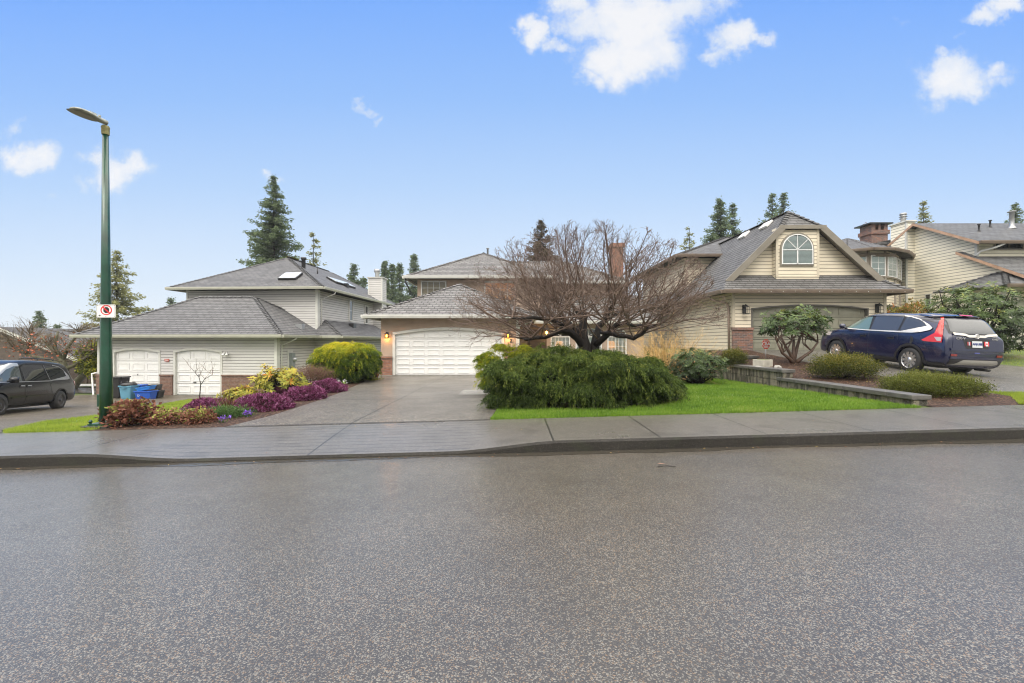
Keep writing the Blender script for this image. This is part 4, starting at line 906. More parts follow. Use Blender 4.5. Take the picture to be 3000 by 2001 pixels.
m = MB(); m.face([(XF-2.5, 28.2, 7.45), (XF+1, 28.2, 8.2), (XF+1, 33, 8.2), (XF-2.5, 33, 7.45)]); m.face([(XF-2.5, 28.2, 7.2), (XF-2.5, 28.2, 7.45), (XF+1, 28.2, 8.2), (XF+1, 28.2, 7.95)]); m.build('roof', M_shF, HF, label='low rear roof')
m = MB()
def rake(x, y0, z0, y1, z1, wd=.15):
    m.face([(x, y0, z0), (x, y1, z1), (x, y1, z1-wd), (x, y0, z0-wd)]); m.face([(x+.04, y0, z0), (x+.04, y0, z0-wd), (x+.04, y1, z1-wd), (x+.04, y1, z1)]); m.face([(x, y0, z0-wd), (x, y1, z1-wd), (x+.04, y1, z1-wd), (x+.04, y0, z0-wd)])
rake(XF-.52, 22.7, 6.6, 26.44, 8.47); rake(XF-.52, 26.44, 8.47, 30.2, 6.6); rake(XF-.37, 19.6, 4.0, 24.05, 6.35)
m.build('rake_board', pm('tan_orange_board', (.50, .32, .21), .5, vary=.2), HF)
m = MB(); gutter(m, [(XF-.5, 22.7, 6.61), (38, 22.7, 6.61)]); gutter(m, [(22.2, 20.4, 4.17), (34, 20.4, 4.17)]); m.build('gutter', MATS['gutter_brown'], HF)
window(HF, ((24.7+26.1)/2, 23.3, 6.28), 0, 1.5, .42, 2, 1, frm, .05); window(HF, (XF, 26.0, PZ(905, 26)), R(-90), .36, .85, 1, 1, M_trim, .04); 
downspout(HF, [(24.9-.3, 22.7, 6.5), (24.3, 22.8, 6.35), (23.9, 23.2, 6.2), (23.75, 23.3, 5.98)], M_white, .05)
m = MB(); Xc = XF-.5; m.box(Xc, XF, 26.9, 28.0, .5, 8.68); cF = m.build('chimney', M_sidF, HF, label='cream siding chimney with a ribbed metal flue')
m = MB(); m.box(Xc-.08, XF+.05, 26.8, 28.1, 8.68, 8.76); m.box(Xc-.015, Xc+.08, 26.885, 26.98, .6, 8.68); m.build('chimney_cap', M_trim, cF)
m = MB(); m.lathe([(.13, 8.7), (.13, 8.95), (.2, 8.98), (.13, 9.02), (.13, 9.08), (.21, 9.1), (.14, 9.15), (.14, 9.2), (.19, 9.22), (.17, 9.32), (0, 9.34)], (XF-.25, 27.4, 0), 12); m.build('flue', M_galv, cF)
for x_, y_, hh, rr_, mt in ((PX(2868, 24.6), 24.6, .34, .045, M_black), (PX(2901, 25.5), 25.5, .34, .045, M_black), (PX(2964, 25.4), 25.4, .85, .11, M_galv)):
    z_ = 6.6+.5*(y_-22.7); m = MB(); m.lathe([(rr_*1.8, -.05), (rr_, .12), (rr_, hh), (rr_*1.7, hh+.02), (rr_*1.7, hh+.06), (0, hh+.08)], (x_, y_, z_), 12); m.build('vent_pipe', mt, rF)

# ================================================================== background left: houses, fence
HB = thing('house', 'dark brown gabled house at the left edge behind the van', 'house', (-42, 36, -1.3))
m = MB(); m.face([(-52, 36, -1.4), (-34.5, 36, -1.4), (-34.5, 36, .4), (-39.9, 36, 2.4), (-45, 36, 1.0), (-52, 36, .6)]); wall(m, (-34.5, 36), (-34.5, 46), -1.4, .5); m.build('wall', pm('brown_grey_wall', (.10, .075, .062), .7, vary=.3), HB)
m = MB(); m.face([(-33.6, 35.4, .2), (-33.6, 46, .2), (-40, 46, 2.75), (-40, 35.4, 2.75)]); m.face([(-40, 35.4, 2.75), (-40, 46, 2.75), (-53, 46, .4), (-53, 35.4, .4)]); m.build('roof', M_shR, HB)
m = MB(); m.face([(-33.6, 35.38, .2), (-40, 35.38, 2.75), (-40, 35.38, 2.45), (-33.6, 35.38, -.1)]); m.face([(-40, 35.38, 2.75), (-53, 35.38, .4), (-53, 35.38, .1), (-40, 35.38, 2.45)]); m.build('barge_board', M_trim, HB)
HD = thing('house', 'long low house with pale wet roof seen through the bare tree', 'house', (-38, 48, -1.3))
m = MB(); wall(m, (-50, 46), (-30, 46), -1.6, .0); window(HD, (-36, 46, -1.0), 0, 3, .8, 3, 1, M_trim); m.build('wall', pm('dark_wall', (.08, .07, .065), .6), HD)
m = MB(); hip(m, -52, -29, 45, 57, .0, .28); m.build('roof', M_shL, HD); m = MB(); gutter(m, [(-52, 45, .0), (-29, 45, .0)], .3); m.build('gutter', M_white, HD)
t = thing('fence', 'dark brown board fence with lattice top behind the mossy tree', 'fence', (-30, 30.4, -1.35))
m = MB()
for k in range(88): x_ = -50+.27*k; m.box(x_, x_+.255, 30.4, 30.42, -1.4, -.55+.0*k)
m.build('board_panel', pm('brown_fence', (.055, .035, .025), .65, vary=.4, vscale=8), t)
m = MB()
for k in range(160):
    x_ = -50+.15*k; m.tube([(x_, 30.41, -.52), (x_+.3, 30.41, -.24)], .012, 4, False); m.tube([(x_+.3, 30.42, -.52), (x_, 30.42, -.24)], .012, 4, False)
m.box(-50, -26.2, 30.39, 30.43, -.56, -.51); m.box(-50, -26.2, 30.39, 30.43, -.24, -.19); m.build('lattice', MATS['brown_fence'], t)
for k in range(11): m = MB(); m.box(-50+2.4*k-.05, -50+2.4*k+.05, 30.36, 30.46, -1.5, -.15); m.build('fence_post', MATS['brown_fence'], t)
# ================================================================== PLANTS
def clumps(C, Dn, per, spread, L, W, droop=0., jit=.6, rnd=None, rj=.25):
    """per leaves around every clump centre C with mean direction Dn"""
    n = len(C); C2 = np.repeat(C, per, 0) + rs.normal(0, 1, (n*per, 3))*spread; D2 = np.repeat(Dn, per, 0) + rs.normal(0, jit, (n*per, 3)); D2[:, 2] -= droop
    r = np.repeat(rnd if rnd is not None else rs.rand(n), per) + rs.normal(0, rj, n*per)
    V = leafverts(C2, D2, rs.uniform(L*.6, L*1.25, n*per), rs.uniform(W*.7, W*1.3, n*per)); return V, np.clip(r, 0, 1)
def surf(n, c, rad, zmin=-.2, lump=.12, seed=0, shell=(.75, 1.05), box=0):
    """points in the outer shell of a lumpy ellipsoid, z above zmin*rz"""
    r_ = np.random.RandomState(seed+11); d = unit(r_.normal(size=(n*3, 3))); d = d[d[:, 2] > zmin][:n]
    k = 1 + lump*(.8*np.sin(d[:, 0]*5+seed)*np.cos(d[:, 1]*4+seed*2)+.6*np.sin(d[:, 2]*7+d[:, 0]*6+seed)+.55*np.sin(d[:, 0]*13+seed*3)*np.cos(d[:, 1]*11+d[:, 2]*9))
    if box: k = k*(1-box + box/((np.abs(d)**4).sum(1)**.25))
    s = r_.uniform(shell[0], shell[1], len(d))*k
    return np.array(c)+d*np.array(rad)*s[:, None], d, s
def stems(m, base_, tips, r0, r1, n=5, wob=.08, seg=4, rr=None):
    rr = rr or random
    for t in tips:
        b_ = Vector(base_) if not isinstance(base_, list) else Vector(rr.choice(base_)); t = Vector(t); pts = []
        for k in range(seg+1):
            f = k/seg; p = b_.lerp(t, f); p.z += math.sin(f*math.pi)*wob*.6
            if 0 < k < seg: p += Vector((rr.uniform(-wob, wob), rr.uniform(-wob, wob), rr.uniform(-wob, wob)*.5))
            pts.append(p)
        m.tube(pts, [r0+(r1-r0)*k/seg for k in range(seg+1)], n)
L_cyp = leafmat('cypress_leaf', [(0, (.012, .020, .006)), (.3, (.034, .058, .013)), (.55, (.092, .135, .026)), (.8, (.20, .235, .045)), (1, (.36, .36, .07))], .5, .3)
L_gold = leafmat('golden_cypress_leaf', [(0, (.03, .055, .008)), (.25, (.10, .16, .015)), (.5, (.30, .34, .02)), (.75, (.55, .50, .03)), (1, (.68, .58, .05))], .5, .35)
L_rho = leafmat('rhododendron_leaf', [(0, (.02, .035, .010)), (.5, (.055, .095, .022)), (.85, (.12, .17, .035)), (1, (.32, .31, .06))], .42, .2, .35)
L_yrho = leafmat('yellowed_leaf', [(0, (.07, .09, .02)), (.35, (.22, .24, .04)), (.7, (.42, .38, .06)), (.93, (.55, .42, .07)), (1, (.45, .16, .03))], .35, .3)
L_box = leafmat('small_evergreen_leaf', [(0, (.02, .02, .01)), (.35, (.05, .06, .015)), (.75, (.12, .13, .02)), (1, (.27, .22, .04))], .45, .2)
L_yew = leafmat('mossy_needle', [(0, (.035, .028, .012)), (.3, (.06, .065, .015)), (.7, (.12, .15, .025)), (1, (.22, .22, .05))], .5, .25)
L_hea = leafmat('heather_bloom', [(0, (.025, .022, .012)), (.25, (.08, .025, .035)), (.5, (.18, .045, .11)), (.8, (.31, .085, .21)), (1, (.52, .25, .42))], .55, .25)
L_brn = leafmat('winter_leaf', [(0, (.022, .012, .008)), (.35, (.09, .036, .022)), (.6, (.20, .085, .055)), (.8, (.33, .15, .11)), (.88, (.12, .15, .03)), (1, (.38, .40, .10))], .5, .25)
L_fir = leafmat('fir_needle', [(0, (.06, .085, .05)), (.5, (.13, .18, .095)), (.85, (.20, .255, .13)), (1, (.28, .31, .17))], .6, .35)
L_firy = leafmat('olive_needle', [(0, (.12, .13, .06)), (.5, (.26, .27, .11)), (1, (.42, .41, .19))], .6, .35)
L_jun = leafmat('juniper_needle', [(0, (.02, .04, .015)), (.5, (.06, .12, .035)), (1, (.14, .22, .07))], .5, .25)
L_pho = leafmat('photinia_leaf', [(0, (.03, .05, .015)), (.5, (.09, .12, .03)), (.75, (.26, .24, .05)), (1, (.45, .16, .07))], .35, .25)
M_twig = pm('reddish_twig', (.135, .092, .070), .5, spec=.3, vary=.35, vscale=6); M_twigy = pm('golden_twig', (.55, .36, .14), .5, vary=.3)
M_greybark = pm('mossy_bark', (.10, .095, .05), .65, vary=.45, vscale=14)

def weeping(name, label, cat, c, rad, n, mat, seed, ground, bright=0., slen=.42, trunk=None, split=None, group=None, lump=.2, box=.5):
    """threadleaf cypress: drooping sprays over a lumpy mound"""
    t = thing(name, label, cat, (c[0], c[1], ground), group=group)
    r_ = np.random.RandomState(seed)
    Vs, Rn = [], []
    ncl = n//13
    for (nn, shell, zm, per) in ((ncl, (.82, 1.02), -.8, 430), (ncl//3, (.45, .75), -.7, 420)):
        C, D, s = surf(nn, c, rad, zm, lump, seed, shell, box); nn = len(C)
        rr_ = r_.uniform(.65, 1.3, (nn, 1, 1))*slen*.46
        e_ = unit(r_.normal(size=(nn, per, 3))); e_[..., 2] = np.where(e_[..., 2] < -.35, -e_[..., 2], e_[..., 2]); e_ = unit(e_ + .55*D[:, None, :])
        q = r_.uniform(.25, 1.05, (nn, per, 1))**.7
        base_ = C[:, None, :] + e_*rr_*q*np.array([1.15, 1.15, .62]) - np.array([0, 0, 1.])*(q**2)*rr_*.35*(1-.6*np.clip(e_[..., 2:3], 0, 1))
        hor = unit(e_*[1, 1, .15] + 1e-6)
        dirn = hor*.75 + np.array([0, 0, -1.])*(.15+.75*q) + r_.normal(0, .38, (nn, per, 3))
        V = leafverts(base_.reshape(-1, 3), dirn.reshape(-1, 3), r_.uniform(.045, .105, nn*per), r_.uniform(.009, .020, nn*per))
        zz = np.clip((D[:, 2]+.2)*.5, 0, 1); rv = (.20+.16*zz+bright*np.clip(zz*1.9-.45, 0, 1)+r_.normal(0, .07, nn))[:, None] + np.clip(e_[..., 2], -.4, 1)*.15 + (q[..., 0]-.6)*.25 + r_.normal(0, .09, (nn, per))  # clump tops lightened, undersides darkened: shading put into the leaf colour
        if split: rv = rv + split(C)[:, None]
        Vs.append(V); Rn.append(np.clip(rv, 0, 1).ravel())
    nn = n//4; per = 34; C, D, s = surf(nn, c, rad, -.5, lump, seed, (.92, 1.03), box); nn = len(C); f = r_.rand(nn, per, 1); ln = slen*r_.uniform(.7, 1.5, (nn, 1, 1)); o = unit(D*[1, 1, .25]+r_.normal(0, .25, D.shape)*[1, 1, .3])
    base_ = C[:, None, :] + o[:, None, :]*f*ln*.5 + np.array([0, 0, 1.])*(f*.14*ln - (f**2)*ln*.6) + r_.normal(0, .016, (nn, per, 3))
    dirn = o[:, None, :]*(1.1-f) + np.array([0, 0, -1.])*(.1+1.0*f) + r_.normal(0, .45, (nn, per, 3)); V = leafverts(base_.reshape(-1, 3), dirn.reshape(-1, 3), r_.uniform(.04, .09, nn*per), r_.uniform(.008, .016, nn*per))
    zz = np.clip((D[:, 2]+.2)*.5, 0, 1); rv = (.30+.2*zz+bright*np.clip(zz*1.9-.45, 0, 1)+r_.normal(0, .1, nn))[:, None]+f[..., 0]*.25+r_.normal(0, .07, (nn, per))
    if split: rv = rv + split(C)[:, None]
    Vs.append(V); Rn.append(np.clip(rv, 0, 1).ravel())
    V = np.concatenate(Vs); Rn = np.concatenate(Rn); vv = V.reshape(-1, 4, 3); k = vv[:, :, 2].min(1) > ground-.01; 
    fastmesh('crown', vv[k].reshape(-1, 3), 4, mat, t, rnd=Rn[k])
    m = MB(); rr = random.Random(seed); tips = [(c[0]+rr.uniform(-.75, .75)*rad[0], c[1]+rr.uniform(-.7, .7)*rad[1], c[2]+rr.uniform(-.1, .7)*rad[2]) for _ in range(26)]
    bs = trunk or [(c[0]+rad[0]*a, c[1]+rad[1]*.1*a, ground-.05) for a in (-.5, -.15, .2, .55)]
    stems(m, bs, tips, .05, .015, 5, .1, rr=rr); m.build('trunk', M_bark, t); return t
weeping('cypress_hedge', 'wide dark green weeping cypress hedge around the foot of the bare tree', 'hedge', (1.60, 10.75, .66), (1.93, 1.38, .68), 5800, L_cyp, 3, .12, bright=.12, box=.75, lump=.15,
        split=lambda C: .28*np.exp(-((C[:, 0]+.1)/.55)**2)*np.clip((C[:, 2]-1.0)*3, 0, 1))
weeping('cypress_shrub', 'yellow green weeping cypress mound behind the left end of the long hedge', 'shrub', (-.05, 13.0, .85), (.80, .75, .62), 900, L_gold, 4, .1, bright=.05, lump=.1)
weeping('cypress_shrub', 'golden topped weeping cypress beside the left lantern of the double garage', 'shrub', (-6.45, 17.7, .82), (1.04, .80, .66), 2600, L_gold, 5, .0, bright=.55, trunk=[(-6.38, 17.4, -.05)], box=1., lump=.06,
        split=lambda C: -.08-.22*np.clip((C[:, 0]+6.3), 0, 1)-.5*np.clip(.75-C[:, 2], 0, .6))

# ---- the big bare tree in the hedge
TB = thing('bare_tree', 'large spreading leafless tree with black wet limbs rising out of the dark hedge', 'tree', (2.0, 11.9, .15))
rt = random.Random(21); tr = MB(); tw = MB(); YT = 11.9
def PT(x, y, dy=0): return Vector(P(x, y, YT+dy))
limbs = [([(1722, 1190, 0), (1718, 1060, 0), (1712, 1010, 0), (1706, 978, .0), (1709, 945, .05), (1712, 915, .1)], [.19, .17, .15, .12, .10, .075]),
 ([(1714, 1020, 0), (1693, 993, -.15), (1668, 974, -.3), (1645, 968, -.45), (1634, 972, -.5), (1600, 989, -.65), (1570, 991, -.8), (1540, 993, -.95), (1515, 990, -1.1)], [.12, .095, .085, .07, .055, .05, .042, .035, .015]),
 ([(1706, 985, 0), (1685, 962, .2), (1665, 945, .45), (1640, 930, .7), (1600, 922, 1.0)], [.09, .075, .065, .05, .035]),
 ([(1668, 974, -.3), (1648, 950, -.5), (1610, 935, -.8), (1560, 930, -1.1), (1500, 932, -1.3)], [.06, .052, .045, .035, .02]),
 ([(1742, 1190, 0), (1738, 1060, 0), (1742, 1015, .05), (1750, 980, .1), (1757, 952, .15), (1772, 940, .2)], [.15, .13, .115, .10, .08, .06]),
 ([(1745, 1010, 0), (1770, 988, -.15), (1792, 968, -.3), (1805, 952, -.4), (1830, 945, -.5)], [.10, .085, .07, .06, .045]),
 ([(1760, 976, -.1), (1785, 975, -.45), (1815, 984, -.7), (1857, 990, -.9), (1880, 978, -1.0), (1900, 958, -1.1), (1925, 950, -1.2)], [.05, .05, .052, .055, .045, .035, .02]),
 ([(1830, 945, -.5), (1862, 955, -.2), (1895, 950, .2), (1940, 930, .5)], [.045, .04, .032, .02]),
 ([(1757, 955, .15), (1785, 930, .6), (1820, 915, 1.0), (1860, 905, 1.3)], [.06, .05, .04, .025]),
 ([(1709, 945, .05), (1690, 915, .3), (1675, 890, .5)], [.06, .05, .035]), ([(1772, 940, .2), (1790, 905, .0), (1800, 880, -.2)], [.06, .05, .03])]
nodes = []
for pts, rad in limbs:
    W_ = [PT(x, y, d) for x, y, d in pts]; W2, R2 = [], []
    for i in range(len(W_)-1):
        for f in (0, .5): W2.append(W_[i].lerp(W_[i+1], f) + Vector([rt.uniform(-.015, .015) for _ in range(3)])); R2.append((rad[i]+(rad[i+1]-rad[i])*f)*rt.uniform(.93, 1.12))
    W2.append(W_[-1]); R2.append(rad[-1]); tr.tube(W2, R2, 10)
    if pts[0][1] > 1100: W2, R2 = W2[6:], R2[6:]
    for i in range(1, len(W2)): nodes.append((W2[i], R2[i], (W2[i]-W2[i-1]).normalized()))
tr.build('trunk', M_bark, TB)
CT = PT(1735, 985)
budget = [0]
def shoot(p, d, L, r, lvl, mb, rr, upb=.25, bound=None):
    seg = {0: 8, 1: 5, 2: 3, 3: 2}[lvl]; pts = [p]; rad = [r]; dirs = []
    cur = p.copy(); d = d.normalized()
    for k in range(seg):
        d = (d + Vector((rr.gauss(0, .12+.03*lvl), rr.gauss(0, .12+.03*lvl), rr.gauss(0, .12+.03*lvl)+upb*.16))).normalized()
        cur = cur + d*(L/seg)
        if bound and bound(cur): 
            if len(pts) < 2: return
            break
        pts.append(cur.copy()); rad.append(r*(1-.75*(k+1)/seg)); dirs.append(d.copy())
    seg = len(pts)-1
    mb.tube(pts, rad, {0: 6, 1: 4, 2: 3, 3: 3}[lvl], cap=False); budget[0] += 1
    if lvl < 3:
        nch = {0: 11, 1: 5, 2: 2}[lvl]
        for c_ in range(nch):
            f = rr.uniform(.18, 1.0) if lvl else rr.uniform(.25, 1.0); i = min(seg-1, int(f*seg)); q = pts[i].lerp(pts[i+1], f*seg-i if f < 1 else 1)
            dd = dirs[i]; sd_ = Vector((rr.gauss(0, 1), rr.gauss(0, 1), rr.gauss(0, 1)+.25)); sd_ = (sd_ - dd*sd_.dot(dd)).normalized()
            shoot(q, dd*.75+sd_*rr.uniform(.35, .75), L*rr.uniform(.22, .42)*(1.15-.45*f), max(.0042, rad[i]*.5), lvl+1, mb, rr, upb*.8, bound)
            if budget[0] > 60000: return
tb = lambda q: ((q.x-1.95)/3.7)**2 + ((q.z-1.75)/3.0)**2 + ((q.y-11.9)/3.0)**2 > 1
for i in range(136):
    nd_ = rt.choice(nodes); p, r, dd = nd_
    out = Vector((p.x-CT.x, (p.y-CT.y), 0)); 
    ang = i*2.39996+rt.uniform(-.3, .3); el = rt.choice([rt.uniform(.05, .5), rt.uniform(.3, .9), rt.uniform(.7, 1.35)])
    d0 = Vector((math.cos(ang)*math.cos(el)*1.0, math.sin(ang)*math.cos(el)*.75, math.sin(el))) + out.normalized()*.55 if out.length > .1 else Vector((math.cos(ang)*math.cos(el), math.sin(ang)*math.cos(el)*.8, math.sin(el)))
    d0.normalize()
    # shoot length so the crown fills a broad dome
    tgt = 3.7 if d0.z < .5 else 2.75
    reach = tgt - out.length*max(0., d0.dot(out.normalized()) if out.length > 0 else 0)
    Ls = max(.7, min(3.0, reach*rt.uniform(.8, 1.15)))
    if d0.z < .12 and p.z < 2.0: d0.z = .15
    shoot(p, d0, Ls, rt.uniform(.013, .026), 0, tw, rt, .22, tb)
tw.build('crown', M_twig, TB)

# ---- generic bare shrubs and trees
def baretree(name, label, cat, base_, tips_fn, n, r0, mat, barkmat, seed, L, group=None, lvl=1, trunk=None, upb=.2, leaves=None, bound=None):
    t = thing(name, label, cat, base_, group=group); rr = random.Random(seed); m = MB(); b0 = Vector(base_); starts = [b0]
    if trunk:
        tk = MB()
        for pts, rad in trunk: tk.tube(pts, rad, 8); starts += [Vector(p) for p in pts[len(pts)//2:]]
        tk.build('trunk', barkmat, t); starts = starts[1:]
    budget[0] = 0
    for k in range(n):
        p = rr.choice(starts); d = tips_fn(rr, p); shoot(p, d, L*rr.uniform(.6, 1.1), r0, lvl, m, rr, upb, bound)
    if not trunk:
        tk = MB(); [tk.tube([b0, b0+Vector((rr.uniform(-.12, .12), rr.uniform(-.12, .12), .35))], [.03, .015], 6) for _ in range(5)]; tk.build('trunk', barkmat, t)
    m.build('crown', mat, t)
    return t
def dome(rr, p): a = rr.uniform(0, 6.283); e = rr.uniform(.1, 1.3); return Vector((math.cos(a)*math.cos(e), math.sin(a)*math.cos(e), math.sin(e)))
bs = P(1945, 1030, 16.2); baretree('bare_shrub', 'golden twiggy leafless shrub in front of the beige side wall', 'shrub', (bs[0], 16.2, zt(bs[0], 16.2)), dome, 230, .011, M_twigy, M_bark, 31, 2.0, upb=.05)
baretree('sapling', 'thin bare sapling in front of the second white garage door', 'tree', (PX(585, 13.6), 13.6, zt(PX(585, 13.6), 13.6)), lambda rr, p: Vector((rr.uniform(-.7, .7), rr.uniform(-.5, .5), 1)), 9, .007, M_twig, M_bark, 33, .55, lvl=2, upb=.1,
    trunk=[([P(583, 1178, 13.6), P(586, 1150, 13.6), P(588, 1125, 13.6), P(583, 1105, 13.6), P(572, 1092, 13.6), P(560, 1078, 13.6)], [.016, .014, .012, .009, .007, .004]), ([P(588, 1128, 13.6), P(600, 1110, 13.5), P(622, 1098, 13.4)], [.011, .008, .004])])
YM = 25.5
def PM(x, y, dy=0): return Vector(P(x, y, YM+dy))
mt = baretree('bare_tree', 'mossy leaning bare tree with a few red leaves beyond the parked van', 'tree', (PX(215, YM), YM, zt(PX(215, YM), YM)), lambda rr, p: dome(rr, p), 210, .022, pm('lichen_twig', (.13, .095, .055), .6, vary=.4, vscale=4), M_greybark, 41, 2.6, lvl=1, upb=.1, bound=lambda q: q.z > 2.35+.6*math.sin(q.x*1.3)+.3*math.sin(q.x*4.1) or q.z < -.9,
    trunk=[([PM(192, 1165), PM(192, 1110), PM(190, 1085), PM(186, 1060), PM(170, 1040), PM(140, 1010), PM(120, 985)], [.22, .2, .18, .14, .1, .08, .05]), ([PM(190, 1080), PM(215, 1072), PM(240, 1055), PM(275, 1030)], [.13, .1, .08, .05]),
           ([PM(186, 1060), PM(160, 1020), PM(165, 990), PM(170, 970)], [.12, .09, .07, .04]), ([PM(190, 1070), PM(130, 1050, .5), PM(80, 1040, .6), PM(40, 1020, .5)], [.12, .09, .07, .04]), ([PM(80, 1040, .6), PM(85, 1010, .5), PM(90, 985, .3)], [.07, .05, .03]), ([PM(186, 1050), PM(200, 1015), PM(220, 990), PM(235, 975)], [.1, .08, .06, .03])])
C, D, s = surf(230, tuple(PM(150, 1020)), (3.0, 1.5, 1.1), -1, .1, 8, (.3, 1)); V, r_ = clumps(C, D, 1, .05, .12, .09, .1, 1); 
fastmesh('leaves', V, 4, pm('red_leaf', (.40, .10, .04), .5), mt)
lt = thing('leaning_tree', 'thick mossy trunk leaning over the side street with green sprouting leaves', 'tree', tuple(PM(212, 1142, 1)))
m = MB(); m.tube([PM(205, 1146, 1), PM(225, 1120, 1), PM(245, 1098, .9), PM(262, 1088, .8), PM(285, 1078, .6), PM(300, 1060, .5)], [.24, .2, .18, .15, .12, .06], 10); m.tube([PM(245, 1098, .9), PM(262, 1065, .9), PM(270, 1040, .8), PM(280, 1010, .8)], [.12, .09, .07, .04], 8); m.build('trunk', M_greybark, lt)
C, D, s = surf(420, tuple(PM(278, 1050, .6)), (.85, .7, 1.05), -1, .2, 9, (.3, 1)); V, r_ = clumps(C, D, 10, .08, .16, .07, .2, .8); fastmesh('crown', V, 4, leafmat('lime_leaf', [(0, (.05, .07, .01)), (.6, (.20, .24, .03)), (1, (.45, .42, .04))], .4, .3), lt, rnd=r_)

# ---- leafy shrubs
def shrub(name, label, cat, c, rad, ground, ncl, per, L, W, mat, seed, droop=.1, spread=.05, jit=.7, lump=.12, zmin=-.35, shell=(.62, 1.06), stemn=22, sr=.018, bark=None, rb=.0, group=None, bases=None, inner=.35, up=.25):
    t = thing(name, label, cat, (c[0], c[1], ground), group=group); Vs, Rn = [], []
    for nn, sh in ((ncl, shell), (int(ncl*inner), (.35, shell[0]))):
        if nn < 1: continue
        C, D, s = surf(nn, c, rad, zmin, lump, seed, sh); D = D + np.array([0, 0, up])
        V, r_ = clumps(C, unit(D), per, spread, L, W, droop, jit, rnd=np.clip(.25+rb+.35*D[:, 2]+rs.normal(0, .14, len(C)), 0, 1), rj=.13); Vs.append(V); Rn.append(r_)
    V = np.concatenate(Vs).reshape(-1, 4, 3); r_ = np.concatenate(Rn); k = V[:, :, 2].min(1) > ground-.02
    fastmesh('crown', V[k].reshape(-1, 3), 4, mat, t, rnd=r_[k])
    m = MB(); rr = random.Random(seed); C, D, s = surf(stemn, c, rad, -.2, lump, seed+1, (.6, .95)); stems(m, bases or (c[0], c[1], ground-.05), [tuple(p) for p in C], sr, sr*.35, 5, .06, rr=rr); m.build('trunk', bark or M_bark, t)
    return t
def whorls(name, label, cat, c, rad, ground, n, L, W, mat, seed, zmin=-.3, stemr=.03, bases=None, rb=0., group=None, lump=.15, shell=(.6, 1.05), per=9, bark=None, nst=60, limbs_=()):
    """rhododendron: rosettes of long leaves at branch tips"""
    t = thing(name, label, cat, (c[0], c[1], ground), group=group); C, D, s = surf(n, c, rad, zmin, lump, seed, shell); r_ = np.random.RandomState(seed)
    ax = unit(D*[.8, .8, .5]+np.array([0, 0, .55])+r_.normal(0, .25, D.shape)); a1 = unit(np.cross(ax, r_.normal(size=ax.shape))); a2 = np.cross(ax, a1)
    ph = (np.arange(per)/per*2*math.pi)[None, :, None] + r_.rand(n if len(C) == n else len(C), 1, 1)*6
    tilt = r_.uniform(.35, 1.0, (len(C), per, 1)); dirn = (a1[:, None]*np.cos(ph)+a2[:, None]*np.sin(ph)) + ax[:, None]*(1.05-tilt*1.1) + np.array([0, 0, -.25])
    base_ = C[:, None] + ax[:, None]*r_.uniform(-.03, .03, (len(C), per, 1)) + dirn*.01
    V = leafverts(base_.reshape(-1, 3), dirn.reshape(-1, 3), r_.uniform(.7, 1.2, len(C)*per)*L, r_.uniform(.8, 1.2, len(C)*per)*W, up=np.repeat(ax, per, 0))
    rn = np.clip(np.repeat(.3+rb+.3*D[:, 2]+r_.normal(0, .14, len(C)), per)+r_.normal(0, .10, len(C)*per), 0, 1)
    fastmesh('crown', V, 4, mat, t, rnd=rn)
    m = MB(); rr = random.Random(seed); sel = C[:: max(1, len(C)//nst)]; stems(m, bases or (c[0], c[1], ground-.05), [tuple(p) for p in sel], stemr, stemr*.25, 6, .10, 5, rr=rr)
    for l_ in limbs_: m.tube(l_, [.075, .055, .042, .03][:len(l_)], 8)
    m.build('trunk', bark or M_bark, t); return t
gR = zt(9.65, 15.6); RL = [[(9.66, 15.6, gR-.05), (9.52, 15.55, gR+.3), (9.30, 15.5, gR+.62), (9.12, 15.45, gR+.95)], [(9.66, 15.6, gR-.05), (9.64, 15.6, gR+.35), (9.72, 15.7, gR+.75), (9.62, 15.7, gR+1.1)], [(9.70, 15.6, gR), (9.95, 15.55, gR+.22), (10.2, 15.5, gR+.42), (10.42, 15.5, gR+.72)], [(9.66, 15.6, gR+.1), (9.85, 15.75, gR+.5), (10.0, 15.8, gR+.9)], [(9.62, 15.55, gR), (9.38, 15.45, gR+.2), (9.15, 15.4, gR+.35), (8.95, 15.35, gR+.7)]]; rbase = [p for l_ in RL for p in l_[2:]]
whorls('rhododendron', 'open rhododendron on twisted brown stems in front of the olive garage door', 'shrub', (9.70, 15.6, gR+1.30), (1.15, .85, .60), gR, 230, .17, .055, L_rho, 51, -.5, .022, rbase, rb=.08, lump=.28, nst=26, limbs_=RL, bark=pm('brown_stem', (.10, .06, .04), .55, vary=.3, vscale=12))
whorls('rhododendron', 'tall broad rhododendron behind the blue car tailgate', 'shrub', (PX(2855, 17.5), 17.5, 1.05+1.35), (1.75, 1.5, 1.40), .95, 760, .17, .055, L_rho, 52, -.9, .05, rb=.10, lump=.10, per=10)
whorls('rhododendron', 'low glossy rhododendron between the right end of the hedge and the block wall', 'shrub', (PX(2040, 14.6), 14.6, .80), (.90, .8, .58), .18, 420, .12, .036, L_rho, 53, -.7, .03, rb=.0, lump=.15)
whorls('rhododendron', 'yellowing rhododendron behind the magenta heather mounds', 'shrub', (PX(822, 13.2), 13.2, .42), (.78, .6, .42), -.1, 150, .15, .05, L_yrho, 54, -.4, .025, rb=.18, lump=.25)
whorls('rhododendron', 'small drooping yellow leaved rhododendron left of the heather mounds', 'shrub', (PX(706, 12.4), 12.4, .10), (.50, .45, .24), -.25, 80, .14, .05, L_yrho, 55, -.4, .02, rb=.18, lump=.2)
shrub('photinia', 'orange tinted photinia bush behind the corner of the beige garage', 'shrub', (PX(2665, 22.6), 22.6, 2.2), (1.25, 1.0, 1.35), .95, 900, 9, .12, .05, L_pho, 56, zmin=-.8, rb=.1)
gx_ = PX(2150, 15.8)
